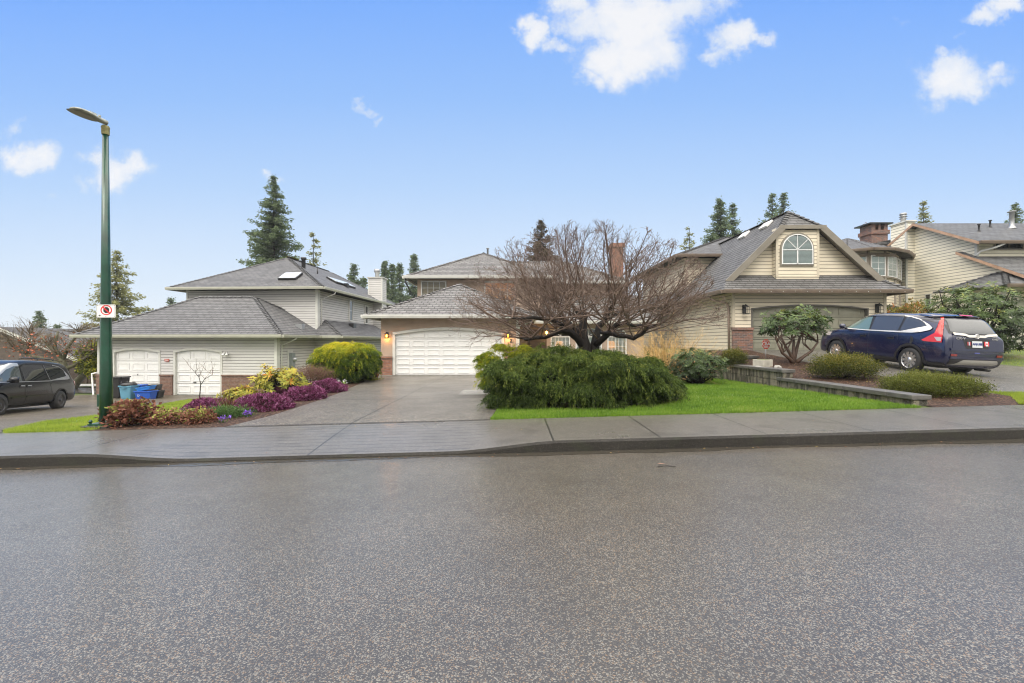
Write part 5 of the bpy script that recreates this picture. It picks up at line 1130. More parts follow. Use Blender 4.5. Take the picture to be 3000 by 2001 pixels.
shrub('round_shrub', 'small round brown green shrub beside the mottled brick pier', 'shrub', (gx_, 15.8, .98), (.42, .42, .34), .78, 900, 8, .035, .02, L_box, 57, zmin=-.6, rb=.05, sr=.01)
gx_ = PX(2474, 12.4); g0_ = zt(gx_, 12.4)
shrub('azalea_shrub', 'low flat topped azalea bush between the rhododendron stems and the blue car', 'shrub', (gx_, 12.4, g0_+.28), (.88, .60, .36), g0_, 2100, 9, .035, .02, L_box, 58, zmin=-.5, rb=.12, sr=.012, lump=.18)
gx_ = PX(2725, 9.9); g0_ = zt(gx_, 9.9)
shrub('juniper_shrub', 'spreading juniper shrub with bare brown underside near the sidewalk end of the block wall', 'shrub', (gx_, 9.9, g0_+.14), (1.0, .62, .27), g0_, 2300, 11, .045, .012, L_yew, 59, zmin=-.3, rb=.12, sr=.013, stemn=60, lump=.2, droop=-.1, shell=(.72, 1.06))
# heathers
for i, (lb, c, rx_, ry_, h_) in enumerate((('magenta heather mound nearest the drain grate', (-7.15, 10.75), .54, .46, .28), ('widest magenta heather mound beside the driveway', (-5.88, 10.75), .70, .52, .32),
        ('magenta heather mound between the widest mound and the farthest one', (-5.70, 12.5), .56, .46, .31), ('farthest magenta heather mound before the golden cypress', (-5.85, 14.3), .62, .46, .33), ('small dull heather mound under the yellowing rhododendron', (-6.55, 13.0), .5, .4, .30))):
    g = zt(*c); t = thing('heather', lb, 'heather', (*c, g), group='magenta heather mounds along the driveway')
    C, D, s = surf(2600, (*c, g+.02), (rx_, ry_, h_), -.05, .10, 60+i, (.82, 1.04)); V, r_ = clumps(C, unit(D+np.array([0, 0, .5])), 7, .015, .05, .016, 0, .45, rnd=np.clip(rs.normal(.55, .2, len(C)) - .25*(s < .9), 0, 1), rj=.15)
    if i == 4: r_ = r_*.6
    V = V.reshape(-1, 4, 3); k = V[:, :, 2].min(1) > g-.03; fastmesh('blossom', V[k].reshape(-1, 3), 4, L_hea, t, rnd=r_[k])
    C, D, s = surf(70, (*c, g), (rx_*.9, ry_*.9, h_*.85), 0, .05, 80+i, (.9, 1)); m = MB(); stems(m, (*c, g-.03), [tuple(p) for p in C], .006, .003, 4, .02); m.build('stem', M_bark, t)
# border plants in the corner by the lamp post
def border(name, label, cat, px, py, Y, rad, ncl, per, L, W, mat, seed, rb=0., up=.3, droop=.2):
    x = PX(px, Y); g = zt(x, Y); return shrub(name, label, cat, (x, Y, g+rad[2]*.45), rad, g, ncl, per, L, W, mat, seed, droop=droop, rb=rb, zmin=-.3, sr=.008, stemn=14, lump=.2, spread=.04, up=up)
border('hydrangea', 'brown leaved hydrangea clump at the foot of the green lamp post', 'plant', 388, 0, 9.05, (.50, .35, .34), 190, 8, .085, .05, L_brn, 71, .05)
border('heuchera', 'copper leaved low plant beside the brown hydrangea clump', 'plant', 493, 0, 9.0, (.30, .22, .19), 150, 8, .05, .035, L_brn, 72, .22)
border('heuchera', 'copper leaved low plant nearest the driveway corner', 'plant', 585, 0, 9.0, (.32, .22, .19), 160, 8, .05, .035, L_brn, 73, .18)
border('juniper_mat', 'feathery green ground juniper below the heather mounds', 'plant', 665, 0, 9.7, (.50, .30, .13), 330, 9, .06, .012, L_jun, 74, .1, droop=0)
border('juniper_mat', 'small tuft of green juniper between the two copper leaved plants', 'plant', 548, 0, 9.5, (.28, .22, .12), 150, 9, .06, .012, L_jun, 75, .1, droop=0)
def spikes(name, label, cat, px, Y, n, L, W, mat, seed, spread=.6, group=None, blo=None):
    x = PX(px, Y); g = zt(x, Y); t = thing(name, label, cat, (x, Y, g), group=group); r_ = np.random.RandomState(seed)
    D = unit(np.stack([r_.normal(0, spread, n), r_.normal(0, spread, n), np.ones(n)], 1)); C = np.tile([x, Y, g], (n, 1))+r_.normal(0, .03, (n, 3))*[1, 1, 0]
    fastmesh('leaves', leafverts(C, D, r_.uniform(.7, 1.1, n)*L, W, up=np.tile([0., 1, .2], (n, 1))), 4, mat, t, rnd=r_.rand(n))
    if blo: k = r_.rand(n) < .6; fastmesh('blossom', np.concatenate([leafverts(C[k]+D[k]*L*.85+r_.normal(0, .02, (k.sum(), 3)), D[k]+r_.normal(0, .3, (k.sum(), 3)), .045, .02) for _ in range(4)]), 4, blo, t)
    return t
M_purple = pm('purple_petal', (.22, .09, .55), .5); M_yel = pm('yellow_petal', (.75, .6, .03), .5); M_wpet = pm('pale_petal', (.7, .68, .75), .5)
L_pho2 = leafmat('flax_leaf', [(0, (.16, .05, .03)), (.5, (.22, .10, .06)), (1, (.20, .18, .09))], .4, .2)
spikes('flax', 'reddish spiky flax standing behind the brown hydrangea clump', 'plant', 430, 9.6, 18, .55, .035, L_pho2, 81, .5)
spikes('flax', 'small red spiky flax beside the brick foot of the double garage', 'plant', 1100, 19.4, 30, .45, .03, leafmat('red_leafblade', [(0, (.2, .04, .03)), (1, (.3, .10, .06))], .4, .2), 82, .45)
spikes('crocus', 'clump of purple crocus at the bottom corner of the driveway', 'flower', 652, 8.95, 16, .12, .012, L_jun, 83, .45, blo=M_purple)
spikes('crocus', 'clump of purple crocus below the widest heather mound', 'flower', 728, 9.55, 22, .14, .012, L_jun, 84, .5, blo=M_purple)
spikes('daffodil', 'yellow daffodils on the grass by the golden cypress trunk', 'flower', 1083, 18.6, 26, .2, .02, L_jun, 85, .5, blo=M_yel)
spikes('tulip_leaves', 'pale green tulip leaves beside the farthest heather mound', 'flower', 1000, 15.0, 14, .36, .045, leafmat('fresh_leaf', [(0, (.12, .25, .04)), (1, (.3, .45, .1))], .4, .3), 86, .5, blo=M_wpet)
spikes('broom_shrub', 'wiry olive stems between the first two heather mounds', 'plant', 665, 10.3, 120, .50, .008, L_brn, 87, .3)
spikes('bare_shrub', 'bare brown stems before the brick base of the grey house', 'plant', 690, 17.0, 60, 1.0, .012, L_brn, 88, .35)
shrub('dry_shrub', 'dead reddish shrub against the grey siding beside the golden cypress', 'shrub', (PX(915, 16.2), 16.2, .30), (.75, .5, .42), -.15, 700, 8, .05, .012, leafmat('dead_twig', [(0, (.08, .04, .025)), (1, (.26, .16, .12))], .6, .1), 89, zmin=-.4, droop=-.2)
shrub('ground_cover', 'yellow green ground cover on the bed under the golden cypress', 'plant', (PX(1060, 18.4), 18.4, .03), (.75, .5, .10), .0, 240, 8, .06, .03, L_yrho, 90, zmin=0, stemn=4, sr=.004)
shrub('barberry', 'low dull red barberry below the front windows', 'shrub', (4.0, 23.6, .5), (1.5, .4, .5), .1, 700, 8, .05, .03, leafmat('barberry_leaf', [(0, (.06, .02, .02)), (1, (.25, .08, .08))], .5, .2), 91, zmin=-.4)
# fallen leaves and chips on the right bed
V, r_ = clumps(np.stack([rs.uniform(7.9, 10.1, 700), rs.uniform(9, 19, 700), np.zeros(700)], 1), np.tile([1., 0, .1], (700, 1)), 1, .0, .06, .03, 0, .9)
V = V.reshape(-1, 4, 3); 
for q in V: q[:, 2] = zt(max(7.8, q[0, 0]), q[0, 1])+.03+rs.rand(4)*.012
tag(fastmesh('fallen_leaves', V.reshape(-1, 3), 4, leafmat('fallen_leaf', [(0, (.09, .04, .02)), (.5, (.25, .10, .04)), (.85, (.35, .22, .12)), (1, (.6, .45, .12))], .5, .1), rnd=r_), 'scattered brown leaves and bark chips on the bed behind the block wall', 'leaves', kind='stuff')

# ---- conifers beyond the houses
def conifer(label, px, ytop, wpx, ybot, Y, seed, dens=1., mat=L_fir, name='fir_tree', droop=.25, lean=0, group='conifers beyond the roofs', bare=.0, nlv=None):
    X = PX(px, Y); zt1 = PZ(ytop, Y); zb = PZ(ybot, Y); g = zt(X, min(Y, 100)); Rm = wpx/2*Y/F; H = zt1-g
    t = thing(name, label, 'tree', (X, Y, g), group=group); r_ = np.random.RandomState(seed)
    m = MB(); m.tube([(X+lean*f, Y, g+H*f) for f in (0, .3, .6, .85, 1)], [H*.014, H*.011, H*.007, H*.003, .02], 7)
    sc_ = Y/45.; Lf = .42*sc_; step = .36*sc_
    lo = g + (zb-g)*.75 if zb > g else g+1; z = zt1-.1; Cs, Ds, Rs_ = [], [], []
    while z > lo:
        f = (zt1-z)/(zt1-zb); rad = Rm*min(1.1, (f**.85))*1.0 + .08
        nb = max(4, int((5+6*min(1, f))*dens))
        for b_ in range(nb):
            if r_.rand() < bare*.5: continue
            a = r_.rand()*6.283; ln = rad*r_.uniform(.45, 1.12); k = max(4, int(ln/(.12*sc_)*dens)); s = np.sort(r_.rand(k))**.9
            el = r_.uniform(-.05, .25) - droop*.5
            px_ = X+math.cos(a)*ln*s; py_ = Y+math.sin(a)*ln*s; pz_ = z + ln*(math.sin(el)*s) - droop*.55*ln*(s-s**2*.9)*1.1 + .08*ln*s**3
            n_ = 9
            for j in range(n_):
                C = np.stack([px_, py_, pz_], 1)+r_.normal(0, .11*sc_, (k, 3)); sd_ = r_.choice([-1, 1], k)[:, None]
                D = np.array([math.cos(a), math.sin(a), 0])*.7 + sd_*np.array([-math.sin(a), math.cos(a), 0])*r_.uniform(.2, .9, (k, 1)) + np.array([0, 0, -droop*1.3])*r_.rand(k, 1) + r_.normal(0, .15, (k, 3))
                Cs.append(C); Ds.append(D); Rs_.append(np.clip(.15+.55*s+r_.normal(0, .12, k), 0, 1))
            if b_ % 2 == 0: m.tube([(X, Y, z), (X+math.cos(a)*ln*.6, Y+math.sin(a)*ln*.6, float(pz_[len(s)*6//10]))], [.05*sc_*(.4+f), .015*sc_], 3, cap=False)
        z -= step*r_.uniform(.7, 1.3)*(1+bare)
    m.build('trunk', M_bark, t); C = np.concatenate(Cs); D = np.concatenate(Ds)
    fastmesh('crown', leafverts(C, D, r_.uniform(.5, 1.1, len(C))*Lf*.6, r_.uniform(.06, .13, len(C))*sc_), 4, mat, t, rnd=np.concatenate(Rs_))
    return t
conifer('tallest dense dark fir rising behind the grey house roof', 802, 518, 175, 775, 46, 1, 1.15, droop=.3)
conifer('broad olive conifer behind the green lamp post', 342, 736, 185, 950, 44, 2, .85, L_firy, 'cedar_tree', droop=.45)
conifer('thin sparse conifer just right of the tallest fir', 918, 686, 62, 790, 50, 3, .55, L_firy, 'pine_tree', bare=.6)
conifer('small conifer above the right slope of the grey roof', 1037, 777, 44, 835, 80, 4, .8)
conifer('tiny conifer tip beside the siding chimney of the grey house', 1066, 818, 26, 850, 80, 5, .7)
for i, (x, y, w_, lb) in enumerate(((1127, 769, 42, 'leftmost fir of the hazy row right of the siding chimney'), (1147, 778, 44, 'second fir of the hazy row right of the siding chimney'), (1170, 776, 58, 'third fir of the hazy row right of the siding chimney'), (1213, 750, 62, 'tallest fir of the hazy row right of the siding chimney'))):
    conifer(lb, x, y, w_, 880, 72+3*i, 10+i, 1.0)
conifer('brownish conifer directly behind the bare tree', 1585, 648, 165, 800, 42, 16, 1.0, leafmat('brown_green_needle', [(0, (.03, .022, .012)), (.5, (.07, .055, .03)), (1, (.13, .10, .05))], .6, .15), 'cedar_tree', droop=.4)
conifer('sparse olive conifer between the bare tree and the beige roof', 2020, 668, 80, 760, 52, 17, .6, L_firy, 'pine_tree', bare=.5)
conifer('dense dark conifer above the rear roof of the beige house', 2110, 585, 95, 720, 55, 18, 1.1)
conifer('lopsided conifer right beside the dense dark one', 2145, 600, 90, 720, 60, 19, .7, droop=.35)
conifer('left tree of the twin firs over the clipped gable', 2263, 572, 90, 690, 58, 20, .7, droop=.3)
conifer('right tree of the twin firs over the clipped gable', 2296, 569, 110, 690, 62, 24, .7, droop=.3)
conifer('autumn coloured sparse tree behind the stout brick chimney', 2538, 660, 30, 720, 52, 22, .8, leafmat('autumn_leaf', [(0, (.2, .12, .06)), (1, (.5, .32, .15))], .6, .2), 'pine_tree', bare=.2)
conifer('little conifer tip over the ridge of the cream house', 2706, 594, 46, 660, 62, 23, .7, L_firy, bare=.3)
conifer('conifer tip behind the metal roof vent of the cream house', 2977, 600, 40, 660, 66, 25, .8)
conifer('small conifer above the far left houses', 117, 915, 46, 980, 70, 26, .9)
conifer('smaller conifer left of the cedar behind the lamp post', 168, 955, 42, 1000, 72, 27, .9)
conifer('tiny conifer tip above the left slope of the grey garage roof', 502, 877, 22, 905, 75, 28, .8)
# ================================================================== VEHICLES
def section(mbv, st):
    """ring of points of one body station: (x, half widths...)"""
    x, T, B, w, wr, zb = st
    Bz = min(B, T-.02)
    return [(x, 0, zb), (x, w*.80, zb), (x, w*.955, zb+.05), (x, w*.995, lerp(zb, Bz, .35)), (x, w, lerp(zb, Bz, .6)), (x, w*.975, lerp(zb, Bz, .85)), (x, w*.945, Bz),
            (x, lerp(w*.925, wr, .5), lerp(Bz, T-.06, .5)) if T-Bz > .1 else (x, w*.90, lerp(Bz, T, .35)),
            (x, wr, T-.075) if T-Bz > .1 else (x, w*.80, lerp(Bz, T, .6)), (x, wr*.86 if T-Bz > .1 else w*.6, T-.022), (x, wr*.5 if T-Bz > .1 else w*.35, T-.004), (x, 0, T)]
def carbody(stations, arches, wheel_r, width):
    """closed loft + wheel wells cut out; returns a bmesh in car space"""
    rings = [section(None, s) for s in stations]; bm = bmesh.new(); n = len(rings[0]); V = []
    for r in rings:
        left = [bm.verts.new(p) for p in r]; right = [left[0]] + [bm.verts.new((p[0], -p[1], p[2])) for p in r[1:-1]] + [left[-1]]; V.append((left, right))
    for (l0, r0), (l1, r1) in zip(V, V[1:]):
        for i in range(n-1):
            bm.faces.new((l0[i], l0[i+1], l1[i+1], l1[i])); bm.faces.new((r0[i+1], r0[i], r1[i], r1[i+1]))
    for (l, r), fl in ((V[0], False), (V[-1], True)):
        for i in range(1, n-1):
            pass
        loop = l + list(reversed(r[1:-1])); bm.faces.new(loop if fl else list(reversed(loop)))
    bmesh.ops.recalc_face_normals(bm, faces=bm.faces)
    me = bpy.data.meshes.new('b'); bm.to_mesh(me); bm.free(); o = bpy.data.objects.new('b', me); col.objects.link(o)
    sub = o.modifiers.new('s', 'SUBSURF'); sub.levels = 2; sub.render_levels = 2
    cutters = []
    for ax_, az_ in arches:
        for sg in (1, -1):
            c = MB(); c.lathe([(0, -.2), (wheel_r, -.2), (wheel_r, .2), (0, .2)], (ax_, sg*(width/2-.07), az_), 40, 'y')
            cm_ = bpy.data.meshes.new('c'); cm_.from_pydata([tuple(v) for v in c.v], [], c.f); cb = bmesh.new(); cb.from_mesh(cm_); bmesh.ops.remove_doubles(cb, verts=cb.verts, dist=1e-5); bmesh.ops.recalc_face_normals(cb, faces=cb.faces); cb.to_mesh(cm_); cb.free()
            co = bpy.data.objects.new('c', cm_); col.objects.link(co); bo = o.modifiers.new('x', 'BOOLEAN'); bo.operation = 'DIFFERENCE'; bo.object = co; bo.solver = 'EXACT'; cutters.append(co)
    dg = bpy.context.evaluated_depsgraph_get(); me2 = bpy.data.meshes.new_from_object(o.evaluated_get(dg)); 
    out = bmesh.new(); out.from_mesh(me2)
    for c in cutters: bpy.data.objects.remove(c)
    bpy.data.objects.remove(o); return out
def zm_(z): return z + .075*max(0, min(1, (z-.5)/.5))*max(0, min(1, (1.60-z)/.55))
class Car:
    zmap = False
    def __init__(s, name, label, cat, loc, M, stations, arches, wr, width, paint):
        s.M = M; s.t = thing(name, label, cat, loc); s.bm = carbody(stations, arches, wr+.045, width); s.bvh = BVHTree.FromBMesh(s.bm)
        me = bpy.data.meshes.new('body'); s.bm.to_mesh(me); me.transform(M); me.transform(Matrix.Translation(-Vector(loc))); 
        for p in me.polygons: p.use_smooth = True
        me.materials.append(paint); o = bpy.data.objects.new('body', me); col.objects.link(o); o.parent = s.t; s.body = o
        try: me.set_sharp_from_angle(angle=R(38))
        except Exception: pass
    def decal(s, name, poly, axis, mat, parent=None, off=.006, sub=.05, thick=0, d3=None):
        """poly in 2-D projected onto the body: axis 'l' side (x,z), 'r', 'k' rear (y,z), 'f' front, 't' top (x,y)"""
        bm = bmesh.new()
        if d3: mk = d3[0]; dr = Vector(d3[1])
        else:
            mk = {'l': lambda a, b: (a, 3, b), 'r': lambda a, b: (a, -3, b), 'k': lambda a, b: (-3, a, b), 'f': lambda a, b: (8, a, b), 't': lambda a, b: (a, b, 4)}[axis]
            dr = Vector({'l': (0, -1, 0), 'r': (0, 1, 0), 'k': (1, 0, 0), 'f': (-1, 0, 0), 't': (0, 0, -1)}[axis])
        if s.zmap and axis != 't': poly = [(a, zm_(b_)) for a, b_ in poly]
        vs = [bm.verts.new(mk(*p)) for p in poly]; bm.faces.new(vs); bmesh.ops.triangulate(bm, faces=bm.faces)
        for _ in range(6):
            es = [e for e in bm.edges if e.calc_length() > sub]
            if not es: break
            bmesh.ops.subdivide_edges(bm, edges=es, cuts=1); bmesh.ops.triangulate(bm, faces=bm.faces)
        for v in bm.verts:
            h, nrm, i, d = s.bvh.ray_cast(v.co, dr)
            if h is None:
                q = v.co + dr*3; h, nrm, i, d = s.bvh.find_nearest(q)
            v.co = h + (nrm if nrm.dot(dr) < 0 else -nrm)*off
        me = bpy.data.meshes.new(name); bm.to_mesh(me); bm.free(); me.transform(s.M); me.transform(Matrix.Translation(-origin(s.t))); me.materials.append(mat)
        for p in me.polygons: p.use_smooth = True
        o = bpy.data.objects.new(name, me); col.objects.link(o); o.parent = parent or s.t; return o
    def line(s, name, pts, axis, mat, wd=.012, off=.009, parent=None):
        """thin strip along a polyline"""
        A, B = [], []
        for i, p in enumerate(pts):
            a = Vector(pts[max(0, i-1)]); b = Vector(pts[min(len(pts)-1, i+1)]); d = (b-a).normalized(); n_ = Vector((-d.y, d.x))*wd/2; A.append((p[0]+n_.x, p[1]+n_.y)); B.append((p[0]-n_.x, p[1]-n_.y))
        return s.decal(name, A+B[::-1], axis, mat, parent, off)
    def mb(s): return MB(s.M)
    def wheel(s, x, y, z, r, rim, spokes, side, label=None, w_=.22, rimr=.66, style=0):
        sg = 1 if side == 'l' else -1
        m = s.mb(); pr = [(r*rimr, .5), (r*.9, .5), (r*.985, .38), (r, .2), (r, -.2), (r*.985, -.38), (r*.9, -.5), (r*rimr, -.5)]
        m.lathe([(a, y+h*w_) for a, h in pr], (x, 0, z), 36, 'y'); t = m.build('wheel', M_tyre, s.t)
        m = s.mb(); yo = y+sg*w_*.40; m.lathe([(r*rimr, y+sg*w_*.48), (r*rimr*.95, yo-sg*.005), (r*rimr*.93, y-sg*.02), (r*rimr*.9, y-sg*.1)], (x, 0, z), 36, 'y')
        for k in range(spokes):
            a = 2*math.pi*k/spokes+.3; tw_ = .28 if style == 0 else 0; ca, sa = math.cos(a), math.sin(a); cb, sb = math.cos(a+tw_), math.sin(a+tw_); R1 = r*rimr*.96
            wd = .028 if style == 0 else .05; q = [(x+ca*.04-sa*wd, z+sa*.04+ca*wd), (x+ca*.04+sa*wd, z+sa*.04-ca*wd), (x+cb*R1+sb*wd*1.5, z+sb*R1-cb*wd*1.5), (x+cb*R1-sb*wd*1.5, z+sb*R1+cb*wd*1.5)]
            m.face([(p[0], yo, p[1]) for p in q]); 
            for i in range(4): p0, p1 = q[i], q[(i+1) % 4]; m.face([(p0[0], yo, p0[1]), (p0[0], yo-sg*.04, p0[1]), (p1[0], yo-sg*.04, p1[1]), (p1[0], yo, p1[1])])
        m.lathe([(.07, yo-sg*.03), (.065, yo+sg*.012), (0, yo+sg*.016)], (x, 0, z), 14, 'y'); m.build('rim', rim, t)
        m = s.mb(); m.lathe([(r*rimr*.92, y-sg*.06), (0, y-sg*.06)], (x, 0, z), 24, 'y'); m.build('brake_disc', M_dark, t)
    def archtrim(s, x, z, r0, r1, mat, a0=-.12, a1=math.pi+.12, n=26, name='arch_trim'):
        for ax in ('l', 'r'):
            pts = [(x+r1*math.cos(a0+(a1-a0)*k/n), z+r1*math.sin(a0+(a1-a0)*k/n)) for k in range(n+1)] + [(x+r0*math.cos(a1-(a1-a0)*k/n), z+r0*math.sin(a1-(a1-a0)*k/n)) for k in range(n+1)]
            s.decal(name, pts, ax, mat, None, .018, .12)
def paint(name, c, flake=.3, rough=.25):
    m, n, b = base(name); b.inputs['Base Color'].default_value = (*c, 1); b.inputs['Metallic'].default_value = flake; b.inputs['Roughness'].default_value = rough
    b.inputs['Coat Weight'].default_value = 1; b.inputs['Coat Roughness'].default_value = .03; b.inputs['Specular IOR Level'].default_value = .6
    tc_ = nd(n, 'ShaderNodeTexCoord'); z = nd(n, 'ShaderNodeTexNoise', {'Vector': tc_.outputs['Object'], 'Scale': 170., 'Detail': 2.})
    bp = nd(n, 'ShaderNodeBump', {'Height': mrange(n, z.outputs[0], .62, .7), 'Strength': .12, 'Distance': .004}); n.links.new(bp.outputs[0], b.inputs['Coat Normal']); return m
M_red = pm('tail_red', (.50, .015, .008), .12, coat=1, emit=(.5, .02, .01), es=.15); M_clearlamp = pm('tail_clear', (.42, .38, .36), .15, coat=1); M_orange = pm('amber_lens', (.7, .18, .03), .2, coat=1)
# ---- blue crossover; car space: x forward from rear bumper, y left, z up from the ground
wbase = 2.62; xr = .98; xf = xr+wbase; rw = .345
st = [(-.06, .64, .62, .80, .60, .42), (-.03, .78, .74, .88, .64, .38), (.01, .98, .95, .90, .68, .34), (.05, 1.10, .98, .905, .69, .25), (.12, 1.24, 1.00, .91, .68, .24), (.22, 1.40, 1.01, .912, .66, .23), (.32, 1.55, 1.02, .912, .65, .22),
      (.45, 1.585, 1.03, .905, .62, .22), (.7, 1.62, 1.03, .908, .63, .22), (1.2, 1.65, 1.02, .91, .645, .22), (1.9, 1.66, 1.01, .91, .65, .22), (2.4, 1.645, 1.00, .91, .645, .22), (2.8, 1.57, .99, .91, .63, .22), (3.15, 1.38, .985, .908, .615, .22), (3.45, 1.17, .98, .90, .64, .22), (3.62, 1.06, .965, .895, .66, .22),
      (3.9, 1.00, .92, .885, .62, .22), (4.2, .94, .86, .865, .58, .23), (4.4, .87, .79, .82, .52, .24), (4.5, .76, .70, .74, .46, .26), (4.55, .60, .57, .62, .40, .30)]
st = [(a, zm_(b_), zm_(c), d, e_, f) for a, b_, c, d, e_, f in st]
PH = Vector((11.86, 13.50, 0)); yaw = math.atan2(.9915, -.12)          # rear left wheel on the ground; heading
hd = Vector((math.cos(yaw), math.sin(yaw), 0)); lf = Vector((-hd.y, hd.x, 0))
def gp(x, y): return zt(x, y)+.022
fw_ = PH + hd*wbase; rz_ = gp(PH.x, PH.y)-.03; fz_ = gp(fw_.x, fw_.y)-.03; rt_ = PH - lf*1.56; rl_ = (gp(rt_.x, rt_.y)-.03 - rz_)
xv = (hd*wbase + Vector((0, 0, fz_-rz_))).normalized(); yv = (lf*1.56 - Vector((0, 0, rl_))).normalized(); zv = xv.cross(yv).normalized(); yv = zv.cross(xv)
orgc = Vector((PH.x, PH.y, rz_)) - xv*xr - yv*.78
zvs = zv*1.06; yvs = yv*1.045
CM = Matrix([[xv.x, yvs.x, zvs.x, orgc.x], [xv.y, yvs.y, zvs.y, orgc.y], [xv.z, yvs.z, zvs.z, orgc.z], [0, 0, 0, 1]])
P_blue = paint('blue_paint', (.002, .005, .036), .05)
cv = Car('parked_car', 'dark blue crossover parked nose in before the olive garage door', 'car', tuple(orgc+xv*2.2+zv*.0), CM, st, [(xr, rw), (xf, rw)], rw, 1.82, P_blue)
cv.zmap = True
for x in (xr, xf):
    for sd_, y in (('l', .79), ('r', -.79)): cv.wheel(x, y, rw, rw, M_alloy, 10, sd_)
    cv.zmap = False; cv.archtrim(x, rw, rw+.05, rw+.115, M_black); cv.zmap = True
for ax in ('l', 'r'):
    cv.decal('sill_trim', [(xr+.46, .36), (xf-.46, .36), (xf-.46, .235), (xr+.46, .235)], ax, M_black, None, .012)
    cv.decal('bumper_trim', [(xr-.44, .40), (xr-.60, .36), (xr-.95, .38), (xr-.93, .26), (xr-.50, .22), (xr-.44, .3)], ax, M_black, None, .012)
    # glazing: three side windows
    gf = [(3.33, 1.035), (2.42, 1.025), (2.52, 1.50), (2.75, 1.475), (2.98, 1.37), (3.2, 1.20)]
    gm = [(2.36, 1.025), (1.45, 1.03), (1.45, 1.52), (2.0, 1.535), (2.40, 1.515)]
    gq = [(1.38, 1.03), (1.0, 1.045), (.78, 1.075), (.60, 1.13), (.56, 1.18), (.66, 1.26), (.95, 1.42), (1.2, 1.495), (1.38, 1.515)]
    cv.decal('window_band', [(3.46, 1.01), (1.0, 1.005), (.72, 1.05), (.52, 1.13), (.48, 1.19), (.62, 1.29), (.95, 1.46), (1.3, 1.55), (2.0, 1.565), (2.45, 1.545), (2.8, 1.50), (3.05, 1.38), (3.28, 1.2)], ax, M_black, None, .010)
    for g_, mt_ in ((gf, pm('light_car_glass', (.10, .16, .15), .03, spec=.8, coat=.6)), (gm, pm('tinted_glass', (.045, .05, .06), .03, spec=.8, coat=.5)), (gq, MATS['tinted_glass'])): cv.decal('side_window', g_, ax, mt_, None, .017)
    cv.line('window_chrome', [(3.40, 1.018), (2.4, 1.012), (1.4, 1.015), (1.0, 1.028), (.74, 1.065), (.53, 1.14), (.505, 1.185), (.62, 1.27), (.95, 1.445), (1.25, 1.525), (1.6, 1.553)], ax, M_bright, .024, .026)
    cv.line('rain_guard', [(3.02, 1.39), (2.78, 1.49), (2.45, 1.533), (2.0, 1.55), (1.46, 1.54)], ax, pm('smoked_guard', (.05, .05, .055), .1, coat=1), .055, .032)
    cv.line('door_seam', [(2.39, 1.0), (2.37, .75), (2.33, .40)], ax, M_dark, .010, .004); cv.line('door_seam', [(1.42, 1.0), (1.40, .86), (1.28, .72), (1.25, .66)], ax, M_dark, .010, .004); cv.line('door_seam', [(3.36, 1.0), (3.36, .7), (3.26, .38)], ax, M_dark, .010, .004)
    cv.line('door_seam', [(.74, .97), (.55, .74), (.36, .60)], ax, M_dark, .008, .004)
    for hx in (2.58, 1.62): cv.line('door_handle', [(hx-.11, .865), (hx+.11, .865)], ax, M_dark, .06, .006); cv.line('door_handle', [(hx-.10, .88), (hx+.10, .88)], ax, P_blue, .028, .035)
    # tail lamp: upright strip beside the rear glass, broad wedge below
cv.line('fuel_cap', [(1.0+.095*math.cos(a_/8*6.283), .84+.095*math.sin(a_/8*6.283)) for a_ in range(9)], 'l', M_dark, .006, .004)
def obl(sg):   # oblique projection from the rear corner: a runs along the corner wrap, b is height
    dr = Vector((1, -sg*1.0, 0)).normalized(); rgt = Vector((-dr.y, dr.x, 0))*sg
    return (lambda a, b: tuple(Vector((.25, sg*.72, b)) - dr*2.5 + rgt*a)), tuple(dr)
for sg in (1, -1):
    cv.decal('tail_light', [(.00, 1.545), (.07, 1.54), (.03, 1.33), (.02, 1.10), (.04, .90), (.02, .84), (.36, .84), (.42, .865), (.17, 1.05), (.115, 1.12), (.10, 1.25), (.09, 1.42)] if sg > 0 else [(.00, 1.545), (.07, 1.54), (.03, 1.33), (.02, 1.10), (.04, .90), (.02, .84), (.36, .84), (.42, .865), (.17, 1.05), (.115, 1.12), (.10, 1.25), (.09, 1.42)], None, M_red, None, .016, .06, d3=obl(sg))
    cv.decal('reverse_light', [(.035, .955), (.17, .955), (.11, .87), (.035, .87)], None, M_clearlamp, None, .022, .06, d3=obl(sg))
# rear window, chrome bar, tailgate details
cv.decal('rear_window_surround', [(-.66, 1.53), (.66, 1.53), (.74, 1.06), (-.74, 1.06)], 'k', M_black, None, .005)
cv.decal('rear_window', [(-.60, 1.49), (.60, 1.49), (.69, 1.12), (.45, 1.075), (-.45, 1.075), (-.69, 1.12)], 'k', pm('rear_glass', (.05, .055, .06), .04, spec=.6, coat=.6), None, .011)
cv.line('spoiler', [(-.62, 1.56), (0, 1.60), (.62, 1.56)], 'k', P_blue, .07, .05)
cv.line('brake_light', [(-.2, 1.545), (.2, 1.545)], 'k', M_red, .025, .08)
cv.line('chrome_bar', [(-.66, 1.055), (-.34, 1.035), (-.24, 1.005), (.24, 1.005), (.34, 1.035), (.66, 1.055)], 'k', M_bright, .055, .032)
cv.decal('lower_tailgate', [(-.68, 1.02), (.68, 1.02), (.74, .70), (-.74, .70)], 'k', P_blue, None, .006)
cv.decal('plate_recess', [(-.42, .95), (.42, .95), (.34, .73), (-.34, .73)], 'k', M_black, None, .009)
pl = cv.decal('licence_plate', [(-.155, .90), (.155, .90), (.155, .755), (-.155, .755)], 'k', pm('plate_white', (.55, .58, .60), .4), None, .02)
fc = cv.decal('flag_sticker', [(-.36, .895), (-.215, .895), (-.215, .795), (-.36, .795)], 'k', pm('flag_red', (.62, .02, .03), .4), None, .02); cv.decal('flag_centre', [(-.325, .895), (-.25, .895), (-.25, .795), (-.325, .795)], 'k', M_white, fc, .023)
